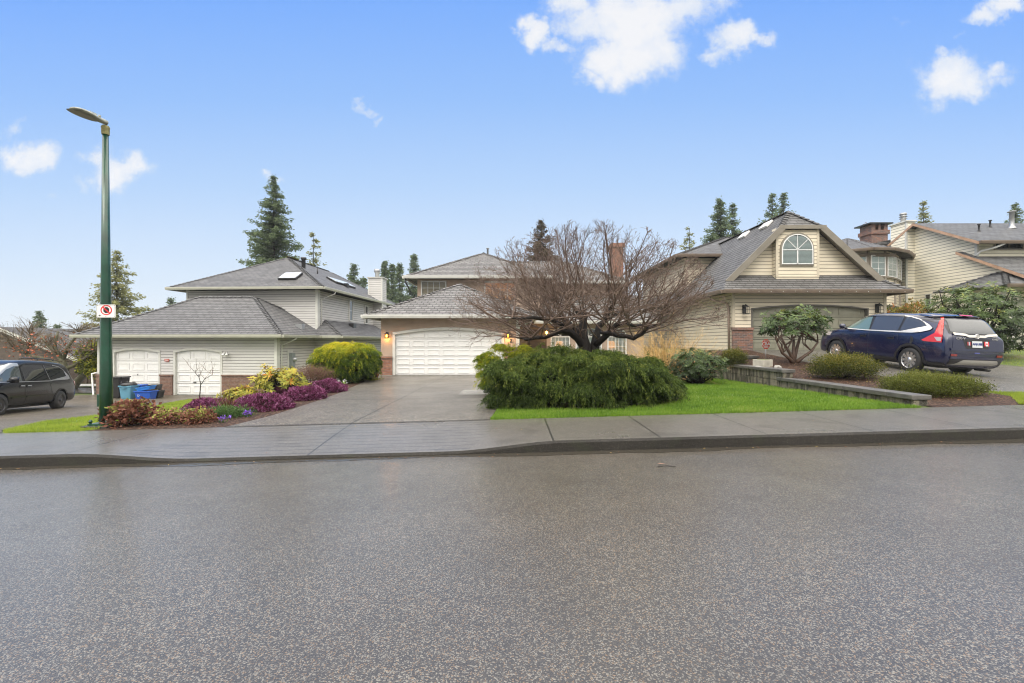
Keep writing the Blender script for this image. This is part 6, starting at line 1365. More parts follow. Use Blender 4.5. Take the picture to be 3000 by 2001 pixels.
cv.decal('maple_leaf', [(-.2875+.026*math.cos(k*math.pi/5+math.pi/2)*(1 if k % 2 == 0 else .5), .845+.034*math.sin(k*math.pi/5+math.pi/2)*(1 if k % 2 == 0 else .5)) for k in range(10)], 'k', MATS['flag_red'], fc, .026)
fc = cv.decal('flag_sticker', [(.19, .88), (.30, .88), (.30, .80), (.19, .80)], 'k', pm('flag_dullred', (.30, .04, .05), .4), None, .02); cv.decal('flag_centre', [(.225, .88), (.262, .88), (.262, .80), (.225, .80)], 'k', pm('flag_grey', (.4, .4, .45), .4), fc, .023)
cv.decal('bumper_guard', [(-.62, .47), (.40, .47), (.50, .43), (.62, .37), (.80, .36), (.62, .345), (-.55, .345), (-.70, .37)], 'k', pm('silver_guard', (.42, .41, .38), .3, metal=.5), None, .02)
cv.decal('bumper_black', [(-.78, .52), (.78, .52), (.80, .34), (-.80, .34)], 'k', M_black, None, .010)
cv.line('bumper_ledge', [(-.80, .515), (.80, .515)], 'k', P_blue, .05, .035); cv.line('bumper_ledge', [(-.80, .70), (.80, .70)], 'k', P_blue, .05, .03)
for a, b_ in ((-.78, -.60), (.60, .78)): cv.decal('rear_reflector', [(a, .60), (b_, .60), (b_, .55), (a, .55)], 'k', pm('dark_red_lens', (.18, .01, .008), .2, coat=1), None, .014)
def rearhit(y, z, off=.03):
    z = zm_(z)
    h, n_, i, d = cv.bvh.ray_cast(Vector((-3, y, z)), Vector((1, 0, 0))); return h + Vector((-off, 0, 0))
def ctext(s_, y, z, size, mat, name, off=.03, bold=False, sx=1.):
    p = rearhit(y, z, off); Mx = CM @ Matrix.Translation(p) @ Matrix([[0, 0, -1, 0], [-1, 0, 0, 0], [0, 1, 0, 0], [0, 0, 0, 1]]) @ Matrix.Diagonal((sx, 1, 1, 1)); return textmesh(name, s_, size, Mx, mat, cv.t, .002, bold)
ctext('ANJ-38E', 0, .835, .085, pm('plate_blue', (.03, .05, .22), .5), 'plate_lettering', .028, True)
ctext('CR-V', .48, .955, .085, M_chrome, 'badge', .022, True, 1.5); ctext('AWD', -.56, .955, .06, M_chrome, 'badge', .022, True, 1.3); ctext('TOURING', -.56, 1.0, .035, M_chrome, 'badge', .022); ctext('H', 0, 1.01, .09, M_chrome, 'emblem', .055, True, 1.3)
m = cv.mb(); p = rearhit(0, 1.01, .035); m.tube([p+Vector((0, .075*math.cos(k*math.pi/8), .055*math.sin(k*math.pi/8))) for k in range(17)], .008, 5); m.build('emblem_ring', M_chrome, cv.t)
cv.line('bumper_slot', [(-.08, .635), (.08, .635)], 'k', pm('blue_light_edge', (.08, .1, .4), .3, coat=1), .018, .012)
m = cv.mb(); m.tube([(.62, -.02, 1.62), (.50, -.02, 1.68), (.46, -.02, 1.69)], [.022, .015, .006], 6); m.build('antenna', M_black, cv.t)
for sg in (1, -1):
    m = cv.mb(); m.tube([(3.26, sg*.86, 1.10), (3.28, sg*.98, 1.15)], .03, 6); m.lathe([(0, -.09), (.07, -.07), (.085, 0), (.07, .06), (0, .08)], (3.28, sg*1.02, 1.17), 12, 'y'); m.build('mirror', P_blue, cv.t)
    m = cv.mb(); m.lathe([(.06, 0), (0, 0)], (3.235, sg*1.02, 1.17), 12, 'x'); m.build('mirror_glass', pm('green_mirror', (.25, .42, .38), .05, coat=1), cv.t)
m = cv.mb(); m.box(.35, 4.3, -.62, .62, .20, .30); m.tube([(.35, -.5, .2), (.02, -.56, .2)], .035, 8); m.build('underbody', M_dark, cv.t)
for sg in (1, -1): cv.decal('headlight', [(.55*sg, .86), (.84*sg, .90), (.86*sg, .80), (.60*sg, .74)], 'f', M_clearlamp)
cv.decal('windshield', [(-.60, 1.50), (.60, 1.50), (.78, 1.08), (-.78, 1.08)], 'f', M_glasscar, None, .008)

# ---- dark minivan facing the street at the left edge
wb2 = 3.0; xr2 = 1.05; xf2 = xr2+wb2; rw2 = .33
st2 = [(.0, .66, .62, .78, .6, .36), (.03, .84, .8, .86, .62, .32), (.07, 1.05, 1.0, .90, .66, .28), (.13, 1.28, 1.02, .925, .70, .26), (.22, 1.50, 1.03, .94, .72, .25), (.34, 1.64, 1.03, .95, .72, .24), (.6, 1.70, 1.02, .955, .73, .24), (1.2, 1.735, 1.01, .96, .74, .24), (2.0, 1.75, 1.0, .96, .74, .24), (2.7, 1.745, .98, .96, .74, .24),
       (3.2, 1.69, .97, .955, .73, .24), (3.6, 1.50, .96, .95, .71, .24), (4.0, 1.24, .94, .94, .69, .24), (4.2, 1.10, .93, .93, .68, .24), (4.5, .99, .88, .90, .64, .25), (4.85, .86, .78, .84, .58, .27), (5.0, .74, .68, .76, .5, .30), (5.08, .6, .56, .62, .42, .34)]
RW = Vector((PX(163, 16.4), 16.4, 0)); yaw2 = math.atan2(-.945, .33)
h2 = Vector((math.cos(yaw2), math.sin(yaw2), 0)); l2 = Vector((-h2.y, h2.x, 0)); f2 = RW+h2*wb2; za_, zb_ = gp(RW.x, RW.y)-.03, gp(f2.x, f2.y)-.03
xv2 = (h2*wb2+Vector((0, 0, zb_-za_))).normalized(); zv2 = xv2.cross(l2).normalized(); yv2 = zv2.cross(xv2); or2 = Vector((RW.x, RW.y, za_)) - xv2*xr2 - yv2*.80
VM = Matrix([[xv2.x, yv2.x, zv2.x, or2.x], [xv2.y, yv2.y, zv2.y, or2.y], [xv2.z, yv2.z, zv2.z, or2.z], [0, 0, 0, 1]])
P_grey = paint('charcoal_paint', (.006, .007, .010), .0); P_grey.node_tree.nodes['Principled BSDF'].inputs['Coat Weight'].default_value = .35; P_grey.node_tree.nodes['Principled BSDF'].inputs['Specular IOR Level'].default_value = .25
vn = Car('parked_minivan', 'wet charcoal minivan parked on the left driveway, cut by the photo edge', 'minivan', tuple(or2+xv2*2.5), VM, st2, [(xr2, rw2), (xf2, rw2)], rw2, 1.92, P_grey)
for x in (xr2, xf2):
    for sd_, y in (('l', .84), ('r', -.84)): vn.wheel(x, y, rw2, rw2, M_steel, 8, sd_, style=1, rimr=.60)
for ax in ('l', 'r'):
    vn.decal('side_window', [(4.02, 1.03), (3.05, 1.035), (3.02, 1.50), (3.2, 1.52), (3.5, 1.42), (3.8, 1.22)], ax, pm('van_front_glass', (.05, .065, .065), .03, spec=.8, coat=.6), None, .008)
    vn.line('rain_guard', [(3.86, 1.24), (3.55, 1.44), (3.25, 1.55), (3.02, 1.56)], ax, pm('pale_guard', (.28, .30, .32), .1, coat=1), .10, .02)
    vn.decal('side_window', [(2.92, 1.04), (1.72, 1.05), (1.86, 1.55), (2.4, 1.57), (2.98, 1.565)], ax, M_glasscar, None, .008)
    vn.decal('side_window', [(1.62, 1.05), (.62, 1.09), (.50, 1.12), (.52, 1.2), (.75, 1.40), (.98, 1.51), (1.3, 1.545), (1.76, 1.555)], ax, M_glasscar, None, .008)
    vn.line('window_trim', [(1.62, 1.035), (.60, 1.07), (.46, 1.10), (.48, 1.2), (.72, 1.42), (.96, 1.53), (1.3, 1.565)], ax, M_galv, .02, .02); vn.line('belt_trim', [(4.1, 1.005), (3.0, 1.01), (1.6, 1.02)], ax, M_galv, .022, .02)
    vn.line('window_trim', [(1.79, 1.56), (1.64, 1.04)], ax, M_galv, .018, .012)
    vn.line('door_seam', [(2.97, 1.55), (2.97, .7), (2.93, .32)], ax, M_dark, .012, .004); vn.line('door_seam', [(1.67, 1.02), (1.64, .7), (1.52, .5)], ax, M_dark, .012, .004); vn.line('slide_rail', [(1.6, .93), (.45, .94)], ax, M_dark, .018, .006)
    for hx in (3.12, 2.8): vn.line('door_handle', [(hx-.09, .88), (hx+.09, .88)], ax, M_galv, .03, .035); vn.line('door_handle', [(hx-.1, .86), (hx+.1, .86)], ax, M_dark, .06, .008)
    vn.line('body_moulding', [(3.6, .52), (2.98, .53)], ax, P_grey, .05, .02); vn.line('body_moulding', [(2.92, .53), (1.5, .56)], ax, P_grey, .05, .02)
    vn.archtrim(xr2, rw2, rw2+.05, rw2+.09, P_grey)
    sg = 1 if ax == 'l' else -1
    m = vn.mb(); m.tube([(1.0, sg*.66, 1.74), (1.15, sg*.66, 1.79), (2.6, sg*.66, 1.80), (2.8, sg*.66, 1.76)], .02, 6); m.tube([(1.9, sg*.66, 1.73), (1.9, sg*.66, 1.79)], .02, 6); m.build('roof_rail', M_black, vn.t)
    m = vn.mb(); m.lathe([(0, -.12), (.08, -.10), (.10, 0), (.08, .09), (0, .11)], (3.75, sg*1.08, 1.08), 12, 'y'); m.tube([(3.78, sg*.92, 1.04), (3.76, sg*1.0, 1.06)], .03, 6); m.build('mirror', P_grey, vn.t)
    vn.decal('tail_light', [(.05, 1.02), (.20, 1.0), (.19, .90), (.05, .90)], ax, M_red, None, .012); vn.decal('turn_signal', [(.05, .90), (.19, .90), (.17, .84), (.05, .84)], ax, M_orange, None, .012)
m = vn.mb(); m.box(.3, 4.8, -.66, .66, .18, .28); m.build('underbody', M_dark, vn.t)
vn.decal('windshield', [(-.66, 1.55), (.66, 1.55), (.8, 1.08), (-.8, 1.08)], 'f', M_glasscar, None, .008); vn.decal('rear_window', [(-.66, 1.5), (.66, 1.5), (.74, 1.1), (-.74, 1.1)], 'k', M_glasscar, None, .008)
for sg in (1, -1): vn.decal('headlight', [(.5*sg, .82), (.84*sg, .86), (.84*sg, .72), (.55*sg, .68)], 'f', M_clearlamp)
# ================================================================== STREET LAMP AND SIGN
YL = 8.95; XL = PX(311, YL); zl = zt(XL, YL)
M_lampg = pm('wet_green_paint', (.006, .052, .028), .30, coat=.4, vary=.35, vscale=5)
M_lamphead = pm('weathered_grey', (.30, .31, .26), .5, vary=.3, vscale=12)
t = thing('street_lamp', 'tall dark green lamp post with a grey cobra head on a square base', 'street lamp', (XL, YL, zl))
ztop = PZ(392, YL); m = MB(); n_ = 14
m.tube([(XL, YL, zl+.12), (XL+.002, YL, zl+1.2), (PX(310, YL), YL, 3.), (PX(309, YL), YL, ztop)], [.108, .098, .076, .050], 16); m.build('pole', M_lampg, t)
m = MB(); m.box(XL-.26, XL+.24, YL-.26, YL+.24, zl-.1, zl+.07); m.build('concrete_base', pm('dark_concrete', (.045, .045, .042), .5, vary=.3), t)
m = MB(); m.box(XL-.19, XL+.19, YL-.19, YL+.19, zl+.07, zl+.105)
m.build('base_plate', M_lampg, t)
for a in (-1, 1):
    for b_ in (-1, 1): m = MB(); m.lathe([(.02, 0), (.02, .08), (.032, .03), (.032, .055), (.0, .09)], (XL+a*.16, YL+b_*.16, zl+.10), 8); m.build('anchor_bolt', M_lampg, t)
m = MB(); m.box(XL-.145, XL-.085, YL-.05, YL+.05, zl+.42, zl+.66); m.build('hand_hole_cover', M_lampg, t, bevel=.012)
hx_, hz_ = PX(309, YL), ztop; m = MB(); m.lathe([(.062, -.02), (.066, .02), (.066, .10), (.07, .11), (.07, .13), (.05, .16)], (hx_, YL, hz_), 14); m.build('neck_collar', pm('lichen_yellow', (.24, .22, .09), .7, vary=.4, vscale=25), t)
# head: flattened lofted luminaire reaching to the left and toward the road
A = Vector((hx_+.03, YL, PZ(362, YL))); B = Vector((PX(206, YL-.55), YL-.55, PZ(316, YL-.55))); ax_d = (B-A); Lh = ax_d.length; ax_d.normalize(); sd_ = ax_d.cross(Vector((0, 0, 1))).normalized(); up_ = sd_.cross(ax_d)
prof = [(0, .045, .055), (.1, .06, .06), (.25, .075, .055), (.38, .11, .06), (.55, .15, .065), (.72, .165, .06), (.87, .15, .045), (.96, .10, .03), (1., .03, .012)]
m = MB(); rings = []
for f, w2, h2_ in prof:
    c = A+ax_d*Lh*f; rings.append([c+sd_*w2*math.cos(k*math.pi/8)+up_*h2_*(math.sin(k*math.pi/8) if math.sin(k*math.pi/8) > 0 else .55*math.sin(k*math.pi/8)) for k in range(16)])
m.smooth = True
for r0, r1 in zip(rings, rings[1:]):
    for k in range(16): m.face([r0[k], r0[(k+1) % 16], r1[(k+1) % 16], r1[k]])
m.smooth = False; m.face(rings[0]); m.face(rings[-1]); hd_ = m.build('lamp_head', M_lamphead, t)
m = MB(); c = A+ax_d*Lh*.68-up_*.042; m.face([c+ax_d*.24*math.cos(k*math.pi/10)+sd_*.115*math.sin(k*math.pi/10) for k in range(20)]); m.build('lens', pm('lamp_lens', (.16, .16, .13), .3, coat=.4), hd_)
m = MB(); 
for k in range(5): c = A+ax_d*Lh*(.36+.045*k)+up_*.055; m.face([c-sd_*.09, c+sd_*.09, c+sd_*.09+up_*.02, c-sd_*.09+up_*.02]); 
m.tube([A+ax_d*Lh*.22+up_*.05, A+ax_d*Lh*.22+up_*.10], .022, 8); m.build('cooling_fin', M_lamphead, hd_)
# no stopping sign
ys = YL-.125; cxs, czs = PX(311, ys), PZ(911.5, ys); t = thing('no_stopping_sign', 'white no stopping sign with red ring and left arrow strapped to the lamp post', 'sign', (cxs, ys, czs))
w2, h2_ = .185, .128; rc = .022
def rrect(w_, h_, r, n=5):
    o = []
    for (sx, sz, a0) in ((1, 1, 0), (-1, 1, 90), (-1, -1, 180), (1, -1, 270)):
        for k in range(n+1): a = R(a0+90*k/n); o.append((cxs+sx*(w_-r)+r*math.cos(a), czs+sz*(h_-r)+r*math.sin(a)))
    return o
m = MB(); m.prism(rrect(w2, h2_, rc), ys-.004, ys); m.build('sign_panel', pm('sign_white', (.78, .78, .76), .4), t)
m = MB(); o_, i_ = rrect(w2-.008, h2_-.008, rc*.8), rrect(w2-.014, h2_-.014, rc*.7)
for k in range(len(o_)): a, b_, c, d = o_[k], o_[(k+1) % len(o_)], i_[(k+1) % len(o_)], i_[k]; m.face([(q[0], ys-.006, q[1]) for q in (a, b_, c, d)])
m.build('border_line', M_black, t)
oc = (cxs+.008, czs+.02); m = MB(); m.face([(oc[0]+.062*math.cos(R(22.5+45*k)), ys-.007, oc[1]+.062*math.sin(R(22.5+45*k))) for k in range(8)]); m.build('octagon', M_black, t)
m = MB()
for k in range(32):
    a, b_ = 2*math.pi*k/32, 2*math.pi*(k+1)/32; m.face([(oc[0]+r*1.06*math.cos(q), ys-.009, oc[1]+r*.92*math.sin(q)) for r, q in ((.105, a), (.105, b_), (.085, b_), (.085, a))])
dq = .0085; m.face([(oc[0]-.07-dq, ys-.010, oc[1]+.062-dq), (oc[0]-.07+dq, ys-.010, oc[1]+.062+dq), (oc[0]+.07+dq, ys-.010, oc[1]-.062+dq), (oc[0]+.07-dq, ys-.010, oc[1]-.062-dq)])
m.build('prohibition_ring', pm('sign_red', (.62, .015, .02), .4), t)
m = MB(); ax2, az2 = cxs-.145, czs-.085; m.face([(ax2, ys-.007, az2), (ax2+.035, ys-.007, az2+.02), (ax2+.028, ys-.007, az2+.004), (ax2+.055, ys-.007, az2+.004), (ax2+.055, ys-.007, az2-.004), (ax2+.028, ys-.007, az2-.004), (ax2+.035, ys-.007, az2-.02)]); m.build('arrow', M_black, t)
m = MB(); 
for zz in (czs+.105, czs-.108): m.lathe([(.009, -.005), (0, -.009)], (cxs, ys-.003, zz), 8, 'y')
m.build('bolt', M_galv, t); m = MB(); m.lathe([(.104, -.01), (.104, .01)], (XL-.005, YL, czs+.07), 16); m.lathe([(.104, -.01), (.104, .01)], (XL-.005, YL, czs-.07), 16); m.build('strap', M_galv, t)

# ================================================================== BINS
def taper(m, cx_, cy_, w0, d0, w1, d1, z0, z1):
    a = [(cx_+sx*w0/2, cy_+sy*d0/2, z0) for sx, sy in ((-1, -1), (1, -1), (1, 1), (-1, 1))]; b_ = [(cx_+sx*w1/2, cy_+sy*d1/2, z1) for sx, sy in ((-1, -1), (1, -1), (1, 1), (-1, 1))]
    m.face(a[::-1]); m.face(b_)
    for i in range(4): m.face([a[i], a[(i+1) % 4], b_[(i+1) % 4], b_[i]])
YB = 22.6
def bx_(px): return PX(px, YB)
zb0 = zt(bx_(360), YB)+.022
t = thing('wheelie_bin', 'tall black wheeled garbage bin against the first white garage door', 'bin', (bx_(347), YB, zb0)); m = MB(); taper(m, bx_(347), YB, .50, .55, .62, .66, zb0+.03, zb0+1.0); m.build('bin_body', M_black, t, bevel=.03)
m = MB(); m.box(bx_(347)-.36, bx_(347)+.34, YB-.38, YB+.36, zb0+1.0, zb0+1.06); m.box(bx_(347)+.30, bx_(347)+.42, YB-.2, YB+.2, zb0+.98, zb0+1.05); m.build('lid', M_black, t, bevel=.02)
for a in (-1, 1): m = MB(); m.lathe([(0, -.03), (.11, -.03), (.11, .03), (0, .03)], (bx_(347)+a*.24, YB+.25, zb0+.11), 16, 'x'); m.build('wheel', M_black, t)
m = MB(); m.tube([(bx_(366), YB-.30, zb0+.62), (bx_(372), YB-.32, zb0+.75), (bx_(371), YB-.3, zb0+.85)], .015, 6); m.build('handle', M_black, t)
Mb1 = pm('faded_blue', (.10, .27, .38), .45, vary=.15); Mb2 = pm('recycling_blue', (.012, .085, .44), .35, vary=.1); Mb3 = pm('light_recycling_blue', (.02, .18, .55), .35)
t = thing('garbage_can', 'faded blue garbage can with a black lid beside the black wheeled bin', 'bin', (bx_(378), 22.2, zb0)); m = MB(); x_ = PX(378, 22.2); taper(m, x_, 22.2, .46, .42, .58, .52, zb0, zb0+.66); m.build('can_body', Mb1, t, bevel=.04)
m = MB(); m.box(x_-.31, x_+.31, 21.92, 22.48, zb0+.60, zb0+.66); m.box(x_-.08, x_+.1, 21.88, 21.94, zb0+.54, zb0+.57); m.build('rim', Mb1, t, bevel=.01); m = MB(); m.lathe([(.31, .66), (.33, .70), (.26, .78), (.1, .81), (0, .81)], (x_, 22.2, zb0), 18); m.tube([(x_-.1, 22.1, zb0+.79), (x_, 22.1, zb0+.86), (x_+.1, 22.1, zb0+.79)], .02, 6); m.build('lid', M_black, t)
t = thing('recycling_box', 'bright blue recycling box with a white recycling mark on the driveway', 'recycling box', (bx_(428), 22.1, zb0)); x_ = PX(428, 22.1); m = MB(); taper(m, x_, 22.1, .66, .38, .78, .48, zb0, zb0+.38); m.build('box_body', Mb2, t, bevel=.02); m = MB(); m.box(x_-.42, x_+.42, 21.83, 22.37, zb0+.36, zb0+.41); m.build('rim', Mb2, t, bevel=.012)
m = MB()
for k in range(3):
    a0 = R(90+120*k); m.tube([(x_-.18+.045*math.cos(a0+q), 21.86-.003, zb0+.20+.045*math.sin(a0+q)) for q in (0, .5, 1.0, 1.5)], .008, 4)
m.build('recycling_mark', M_white, t)
t = thing('recycling_tray', 'light blue tray lying tilted on top of the recycling box', 'recycling box', (x_+.03, 22.1, zb0+.42)); m = MB(Matrix.Translation((x_+.02, 22.1, zb0+.44)) @ Matrix.Rotation(R(-9), 4, 'Y')); taper(m, 0, 0, .55, .36, .66, .42, 0, .14); m.box(-.34, .34, -.22, -.2, .13, .17); m.box(-.34, .34, .2, .22, .13, .17); m.box(-.35, -.33, -.22, .22, .13, .17); m.box(.33, .35, -.22, .22, .13, .17); m.build('tray', Mb3, t, bevel=.01)
x_ = PX(408, 22.7); t = thing('recycling_box', 'blue box half hidden behind the faded blue can', 'recycling box', (x_, 22.7, zb0)); m = MB(); taper(m, x_, 22.7, .5, .36, .6, .44, zb0+.30, zb0+.66); m.build('box_body', Mb2, t, bevel=.02); m = MB(); taper(m, x_, 22.7, .5, .36, .56, .4, zb0, zb0+.30); m.build('lower_box', M_black, t, bevel=.02)
x_ = PX(456, 22.7); t = thing('storage_crate', 'black plastic crates stacked beside the brick pier between the garage doors', 'crate', (x_, 22.7, zb0)); m = MB(); taper(m, x_, 22.7, .5, .36, .62, .44, zb0, zb0+.36); m.build('lower_crate', M_black, t, bevel=.02); m = MB(); taper(m, x_-.03, 22.7, .42, .32, .50, .38, zb0+.38, zb0+.66); m.build('upper_crate', M_black, t, bevel=.02); m = MB(); m.box(x_-.28, x_+.30, 22.42, 22.46, zb0+.40, zb0+.425); m.build('yellow_strip', pm('dull_yellow', (.4, .3, .1), .5), t)

# ================================================================== RETAINING WALL of split-face blocks
mb_, n, b = base('split_face_block'); g = nd(n, 'ShaderNodeNewGeometry'); z = nd(n, 'ShaderNodeTexNoise', {'Vector': g.outputs['Position'], 'Scale': 3.5, 'Detail': 6., 'Roughness': .7}); z2 = nd(n, 'ShaderNodeTexNoise', {'Vector': g.outputs['Position'], 'Scale': 45., 'Detail': 5.})
mp = nd(n, 'ShaderNodeMapping', {0: g.outputs['Position'], 3: (9., 9., 1.2)}); z3 = nd(n, 'ShaderNodeTexNoise', {'Vector': mp.outputs[0], 'Scale': 1., 'Detail': 4.})
c_ = mixc(n, z2.outputs[0], (.11, .10, .075), (.38, .34, .25)); c_ = mixc(n, mrange(n, z3.outputs[0], .45, .56, 0, .85), c_, (.035, .032, .026)); c_ = mixc(n, mrange(n, z.outputs[0], .5, .65, 0, .6), c_, (.06, .065, .03))
setin(n, b, 'Base Color', c_); b.inputs['Roughness'].default_value = .65; bp = nd(n, 'ShaderNodeBump', {'Height': z2.outputs[0], 'Strength': 1., 'Distance': .05}); n.links.new(bp.outputs[0], b.inputs['Normal'])
M_cap = pm('wall_cap', (.11, .105, .098), .42, vary=.35, vscale=5, bump=(.5, 60))
t = thing('retaining_wall', 'stepped retaining wall of split face blocks with dark wet caps between the lawn and the beds', 'retaining wall', (7.7, 8.7, zt(7.5, 8.7)))
rb_ = random.Random(5)
for (y0, y1, top) in ((8.62, 13.0, .585), (12.75, 17.0, .815), (16.6, 22.5, 1.04)):
    m = MB(); y = y0
    while y < y1-.05:
        ye = min(y1, y+.30); 
        for (za, zb) in ((-.1, .26), (.26, top-.09)) if top-.09-.26 < .4 else ((-.1, .26), (.26, .5), (.5, top-.09)):
            o = rb_.uniform(-.012, .012); m.box(7.60+o, 7.88, y+.004, ye-.004, za+.004, zb-.004)
        y = ye
    m.build('block_course', mb_, t, bevel=.012)
    m = MB(); y = y0-.03
    while y < y1-.05: ye = min(y1, y+.60); m.box(7.55+rb_.uniform(-.006, .006), 7.93, y+.003, ye-.003, top-.09, top+rb_.uniform(-.003, .003)); y = ye
    m.build('cap_course', M_cap, t, bevel=.012)
m = MB(); m.box(7.93, 8.95, 16.6, 16.95, .7, 1.0); m.box(7.9, 9.0, 16.55, 17.0, 1.0, 1.08); m.build('cap_course', M_cap, t, bevel=.012)
# low wall behind the heather, drain grate
p0, p1 = P(628, 1172, 14.0), P(695, 1152, 15.6); m = MB(); d = Vector((p1[0]-p0[0], p1[1]-p0[1], 0)).normalized(); nn_ = Vector((-d.y, d.x, 0))*.1
a, b_ = Vector((p0[0], p0[1], 0)), Vector((p1[0], p1[1], 0)); zz0, zz1 = p0[2]+.06, p1[2]+.06
Q = [a-nn_, b_-nn_, b_+nn_, a+nn_]; Z_ = [zz0, zz1, zz1, zz0]; m.face([(q.x, q.y, z_) for q, z_ in zip(Q, Z_)])
for i in range(4): q0, q1 = Q[i], Q[(i+1) % 4]; m.face([(q0.x, q0.y, Z_[i]), (q1.x, q1.y, Z_[(i+1) % 4]), (q1.x, q1.y, Z_[(i+1) % 4]-.6), (q0.x, q0.y, Z_[i]-.6)])
tag(m.build('garden_kerb', M_conctrim, org=(p0[0], p0[1], zz0-.3)), 'short pale concrete garden edging behind the first heather mound', 'edging')
gx0, gy0 = PX(497, 10.6), 10.6; gz = zt(gx0, gy0)+.02; t = thing('drain_grate', 'metal drain grate set in the grass beside the heather', 'drain', (gx0, gy0, gz)); m = MB(Matrix.Translation((gx0, gy0, gz))); m.box(-.3, .3, -.02, .25, .0, .006)
m.build('frame', M_dark, t); m = MB(Matrix.Translation((gx0, gy0, gz)))
for k in range(15): m.box(-.29+.04*k, -.265+.04*k, -.0, .24, .006, .022)
m.box(-.31, .31, -.04, -.0, 0, .024); m.box(-.31, .31, .24, .27, 0, .024); m.build('bars', M_galv, t)
# yard sign, concrete block, rocks
Ysn = 16.6; x_ = PX(2244, Ysn); g0_ = zt(x_, Ysn); zc_ = PZ(1008, Ysn); t = thing('security_sign', 'red octagonal yard sign on a thin stake before the olive garage', 'sign', (x_, Ysn, g0_))
m = MB(); m.prism([(x_+.15*math.cos(R(22.5+45*k)), zc_+.19*math.sin(R(22.5+45*k))) for k in range(8)], Ysn-.006, Ysn); m.build('sign_panel', pm('sign_orange_red', (.55, .06, .03), .4), t)
textmesh('lettering', 'CBA', .155, Matrix.Translation((x_, Ysn-.009, zc_)) @ Matrix.Rotation(R(90), 4, 'X'), M_white, t, .002, True)
m = MB(); m.box(x_-.08, x_+.08, Ysn-.009, Ysn-.006, zc_+.10, zc_+.125); 
for k in range(2): m.box(x_-.09+.02*k, x_+.09-.02*k, Ysn-.009, Ysn-.006, zc_-.10-.035*k, zc_-.085-.035*k)
m.build('small_print', M_white, t); m = MB(); m.tube([(x_, Ysn+.01, g0_-.05), (x_, Ysn+.01, zc_-.15)], .012, 6); m.build('stake', M_galv, t)
Yc = 14.9; x_ = PX(2235, Yc); g0_ = zt(x_, Yc); t = thing('concrete_block', 'mossy white concrete block lying on the bark bed', 'block', (x_, Yc, g0_)); m = MB(Matrix.Translation((x_, Yc, g0_)) @ Matrix.Rotation(R(28), 4, 'Z')); m.box(-.24, .26, -.18, .2, -.03, .24); m.build('block_body', pm('chalky_concrete', (.42, .40, .34), .7, vary=.3, bump=(.4, 40)), t, bevel=.015)
m = MB(Matrix.Translation((x_, Yc, g0_)) @ Matrix.Rotation(R(28), 4, 'Z')); m.face([(-.2, -.14, .245), (.1, -.18, .245), (.24, -.02, .245), (.2, .17, .245), (-.1, .18, .245), (-.22, .05, .245)]); m.build('moss', pm('green_moss', (.10, .13, .02), .8, vary=.4, vscale=20), t)
def rock(label, x, y, r, mat, seed):
    bm = bmesh.new(); bmesh.ops.create_icosphere(bm, subdivisions=2, radius=r); r_ = random.Random(seed)
    for v in bm.verts: v.co *= r_.uniform(.8, 1.15); v.co.z *= .6
    me = bpy.data.meshes.new('rock'); bm.to_mesh(me); bm.free(); me.materials.append(mat); o = bpy.data.objects.new('rock', me); col.objects.link(o); o.location = (x, y, zt(x, y)+r*.3); tag(o, label, 'rock', 'rocks on the right bed')
rock('pale chipped stone leaning on the concrete block', PX(2222, 14.4), 14.4, .13, pm('pale_stone', (.35, .34, .31), .6, vary=.2), 1); rock('grey stone right of the concrete block', PX(2278, 14.5), 14.5, .12, MATS['pale_stone'], 2); rock('dark stone behind the long block wall', PX(2193, 14.3), 14.3, .09, M_blackmetal, 3)
# garden obelisks by the grey siding
for lb, px_, top_, w_ in (('shorter wire obelisk against the grey siding', 906, 1078, .26), ('taller wire obelisk against the grey siding', 919, 1062, .26)):
    Yo = 20.5; x_ = PX(px_, Yo); g0_ = zt(x_, Yo); zt0 = PZ(top_, Yo); t = thing('garden_obelisk', lb, 'obelisk', (x_, Yo, g0_), group='wire obelisks'); m = MB()
    for k in range(4):
        a = R(45+90*k); m.tube([(x_+w_*.7*math.cos(a), Yo+w_*.7*math.sin(a), g0_-.05), (x_+w_*.6*math.cos(a), Yo+w_*.6*math.sin(a), zt0-.35), (x_+w_*.4*math.cos(a), Yo+w_*.4*math.sin(a), zt0-.12), (x_, Yo, zt0-.04)], .012, 5)
    m.build('frame', M_blackmetal, t); m = MB(); m.lathe([(0, -.05), (.03, -.02), (.02, .02), (0, .07)], (x_, Yo, zt0), 8); m.build('finial', M_blackmetal, t)
    m = MB(); [m.tube([(x_+w_*.64*math.cos(R(45+90*k)), Yo+w_*.64*math.sin(R(45+90*k)), zz) for k in range(5)], .008, 4) for zz in (zt0-.4, zt0-.8)]; m.build('hoop', M_blackmetal, t)
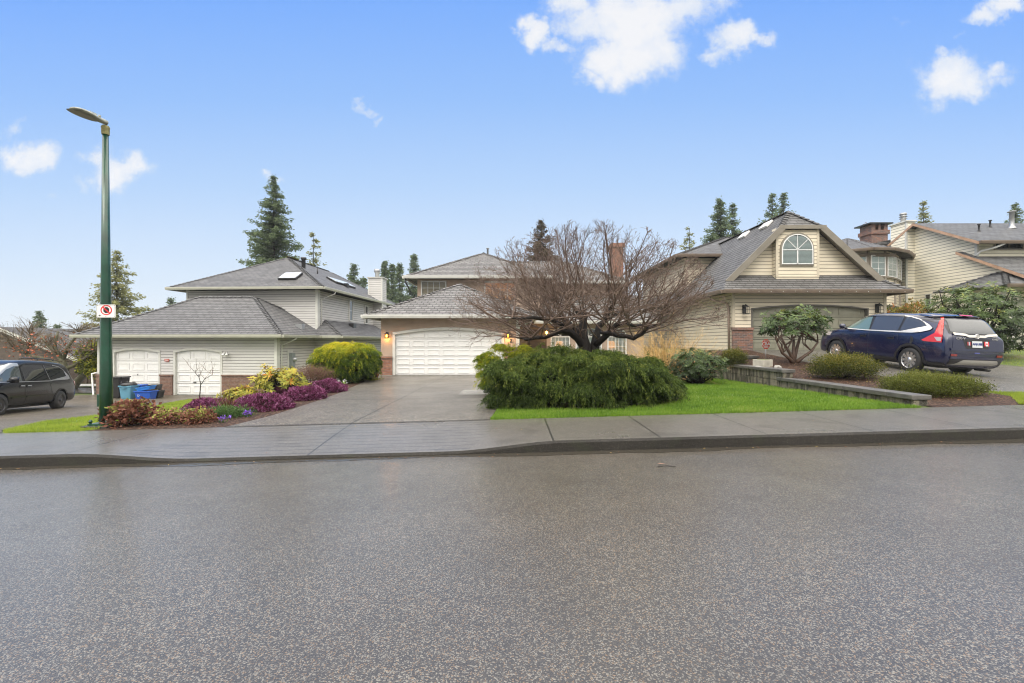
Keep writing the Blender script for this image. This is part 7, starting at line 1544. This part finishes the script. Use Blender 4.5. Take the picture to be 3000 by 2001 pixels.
# leaf and twig on the road
x_, Yr = PX(1925, 5.75), 5.75; V = leafverts(np.array([[x_, Yr, zroad(x_, Yr)+.012]]), np.array([[1., .15, .0]]), .12, .03, up=np.array([[0, 0, 1.]])); tag(fastmesh('fallen_leaf', V, 4, pm('pale_brown_leaf', (.35, .2, .13), .5), org=(x_, Yr, zroad(x_, Yr))), 'pale brown leaf lying on the wet road near the kerb', 'leaf')
x_ = PX(1955, 5.6); m = MB(); m.tube([(x_-.12, 5.6, zroad(x_, 5.6)+.01), (x_, 5.62, zroad(x_, 5.6)+.014), (x_+.1, 5.59, zroad(x_, 5.6)+.01)], .004, 5); tag(m.build('fallen_twig', M_bark, org=(x_, 5.6, zroad(x_, 5.6))), 'thin dark twig lying on the wet road beside the leaf', 'twig')
# concrete cover slab on the driveway
strip('concrete_cover', wetstone('smooth_wet_concrete', (.15, .145, .14), (.2, .2, .2), .1, 60, (.2, .35), None, .15, .5), [12.7, 13.2, 13.7, 14.1], lambda Y: -1.5, lambda Y: -.45, off=.03, nx=4)

# litter along the gutter and pavement
n_ = 90; xs_ = rs.uniform(-9, 11, n_); ys_ = np.where(rs.rand(n_) < .6, 6.52-rs.exponential(.10, n_), rs.uniform(6.7, 8.3, n_)); zs_ = np.array([zroad(a, b_)+.010 if b_ < 6.54 else zwalk(a, b_)+.006 for a, b_ in zip(xs_, ys_)])
a_ = rs.rand(n_)*6.28; V = leafverts(np.stack([xs_, ys_, zs_], 1), np.stack([np.cos(a_), np.sin(a_), rs.uniform(0, .12, n_)], 1), rs.uniform(.02, .05, n_), rs.uniform(.01, .022, n_), up=np.tile([0, 0, 1.], (n_, 1)))
tag(fastmesh('leaf_litter', V, 4, MATS['fallen_leaf'], rnd=rs.rand(n_)), 'tiny scattered leaf scraps along the gutter and pavement', 'leaves', kind='stuff')

# ================================================================== rain haze
m = MB(); m.box(-120, 120, -9.5, 140, -4.5, 34); hz = m.build('haze', pm('haze_shell', (1, 1, 1)), org=(0, 60, 10)); tag(hz, kind='stuff')
hm = bpy.data.materials.new('haze_air'); hm.use_nodes = True; hn = hm.node_tree; hn.nodes.clear()
pv = nd(hn, 'ShaderNodeVolumePrincipled', {'Color': (.92, .95, 1., 1), 'Density': .0005}); ou = nd(hn, 'ShaderNodeOutputMaterial'); hn.links.new(pv.outputs[0], ou.inputs['Volume'])
hz.data.materials.clear(); hz.data.materials.append(hm)
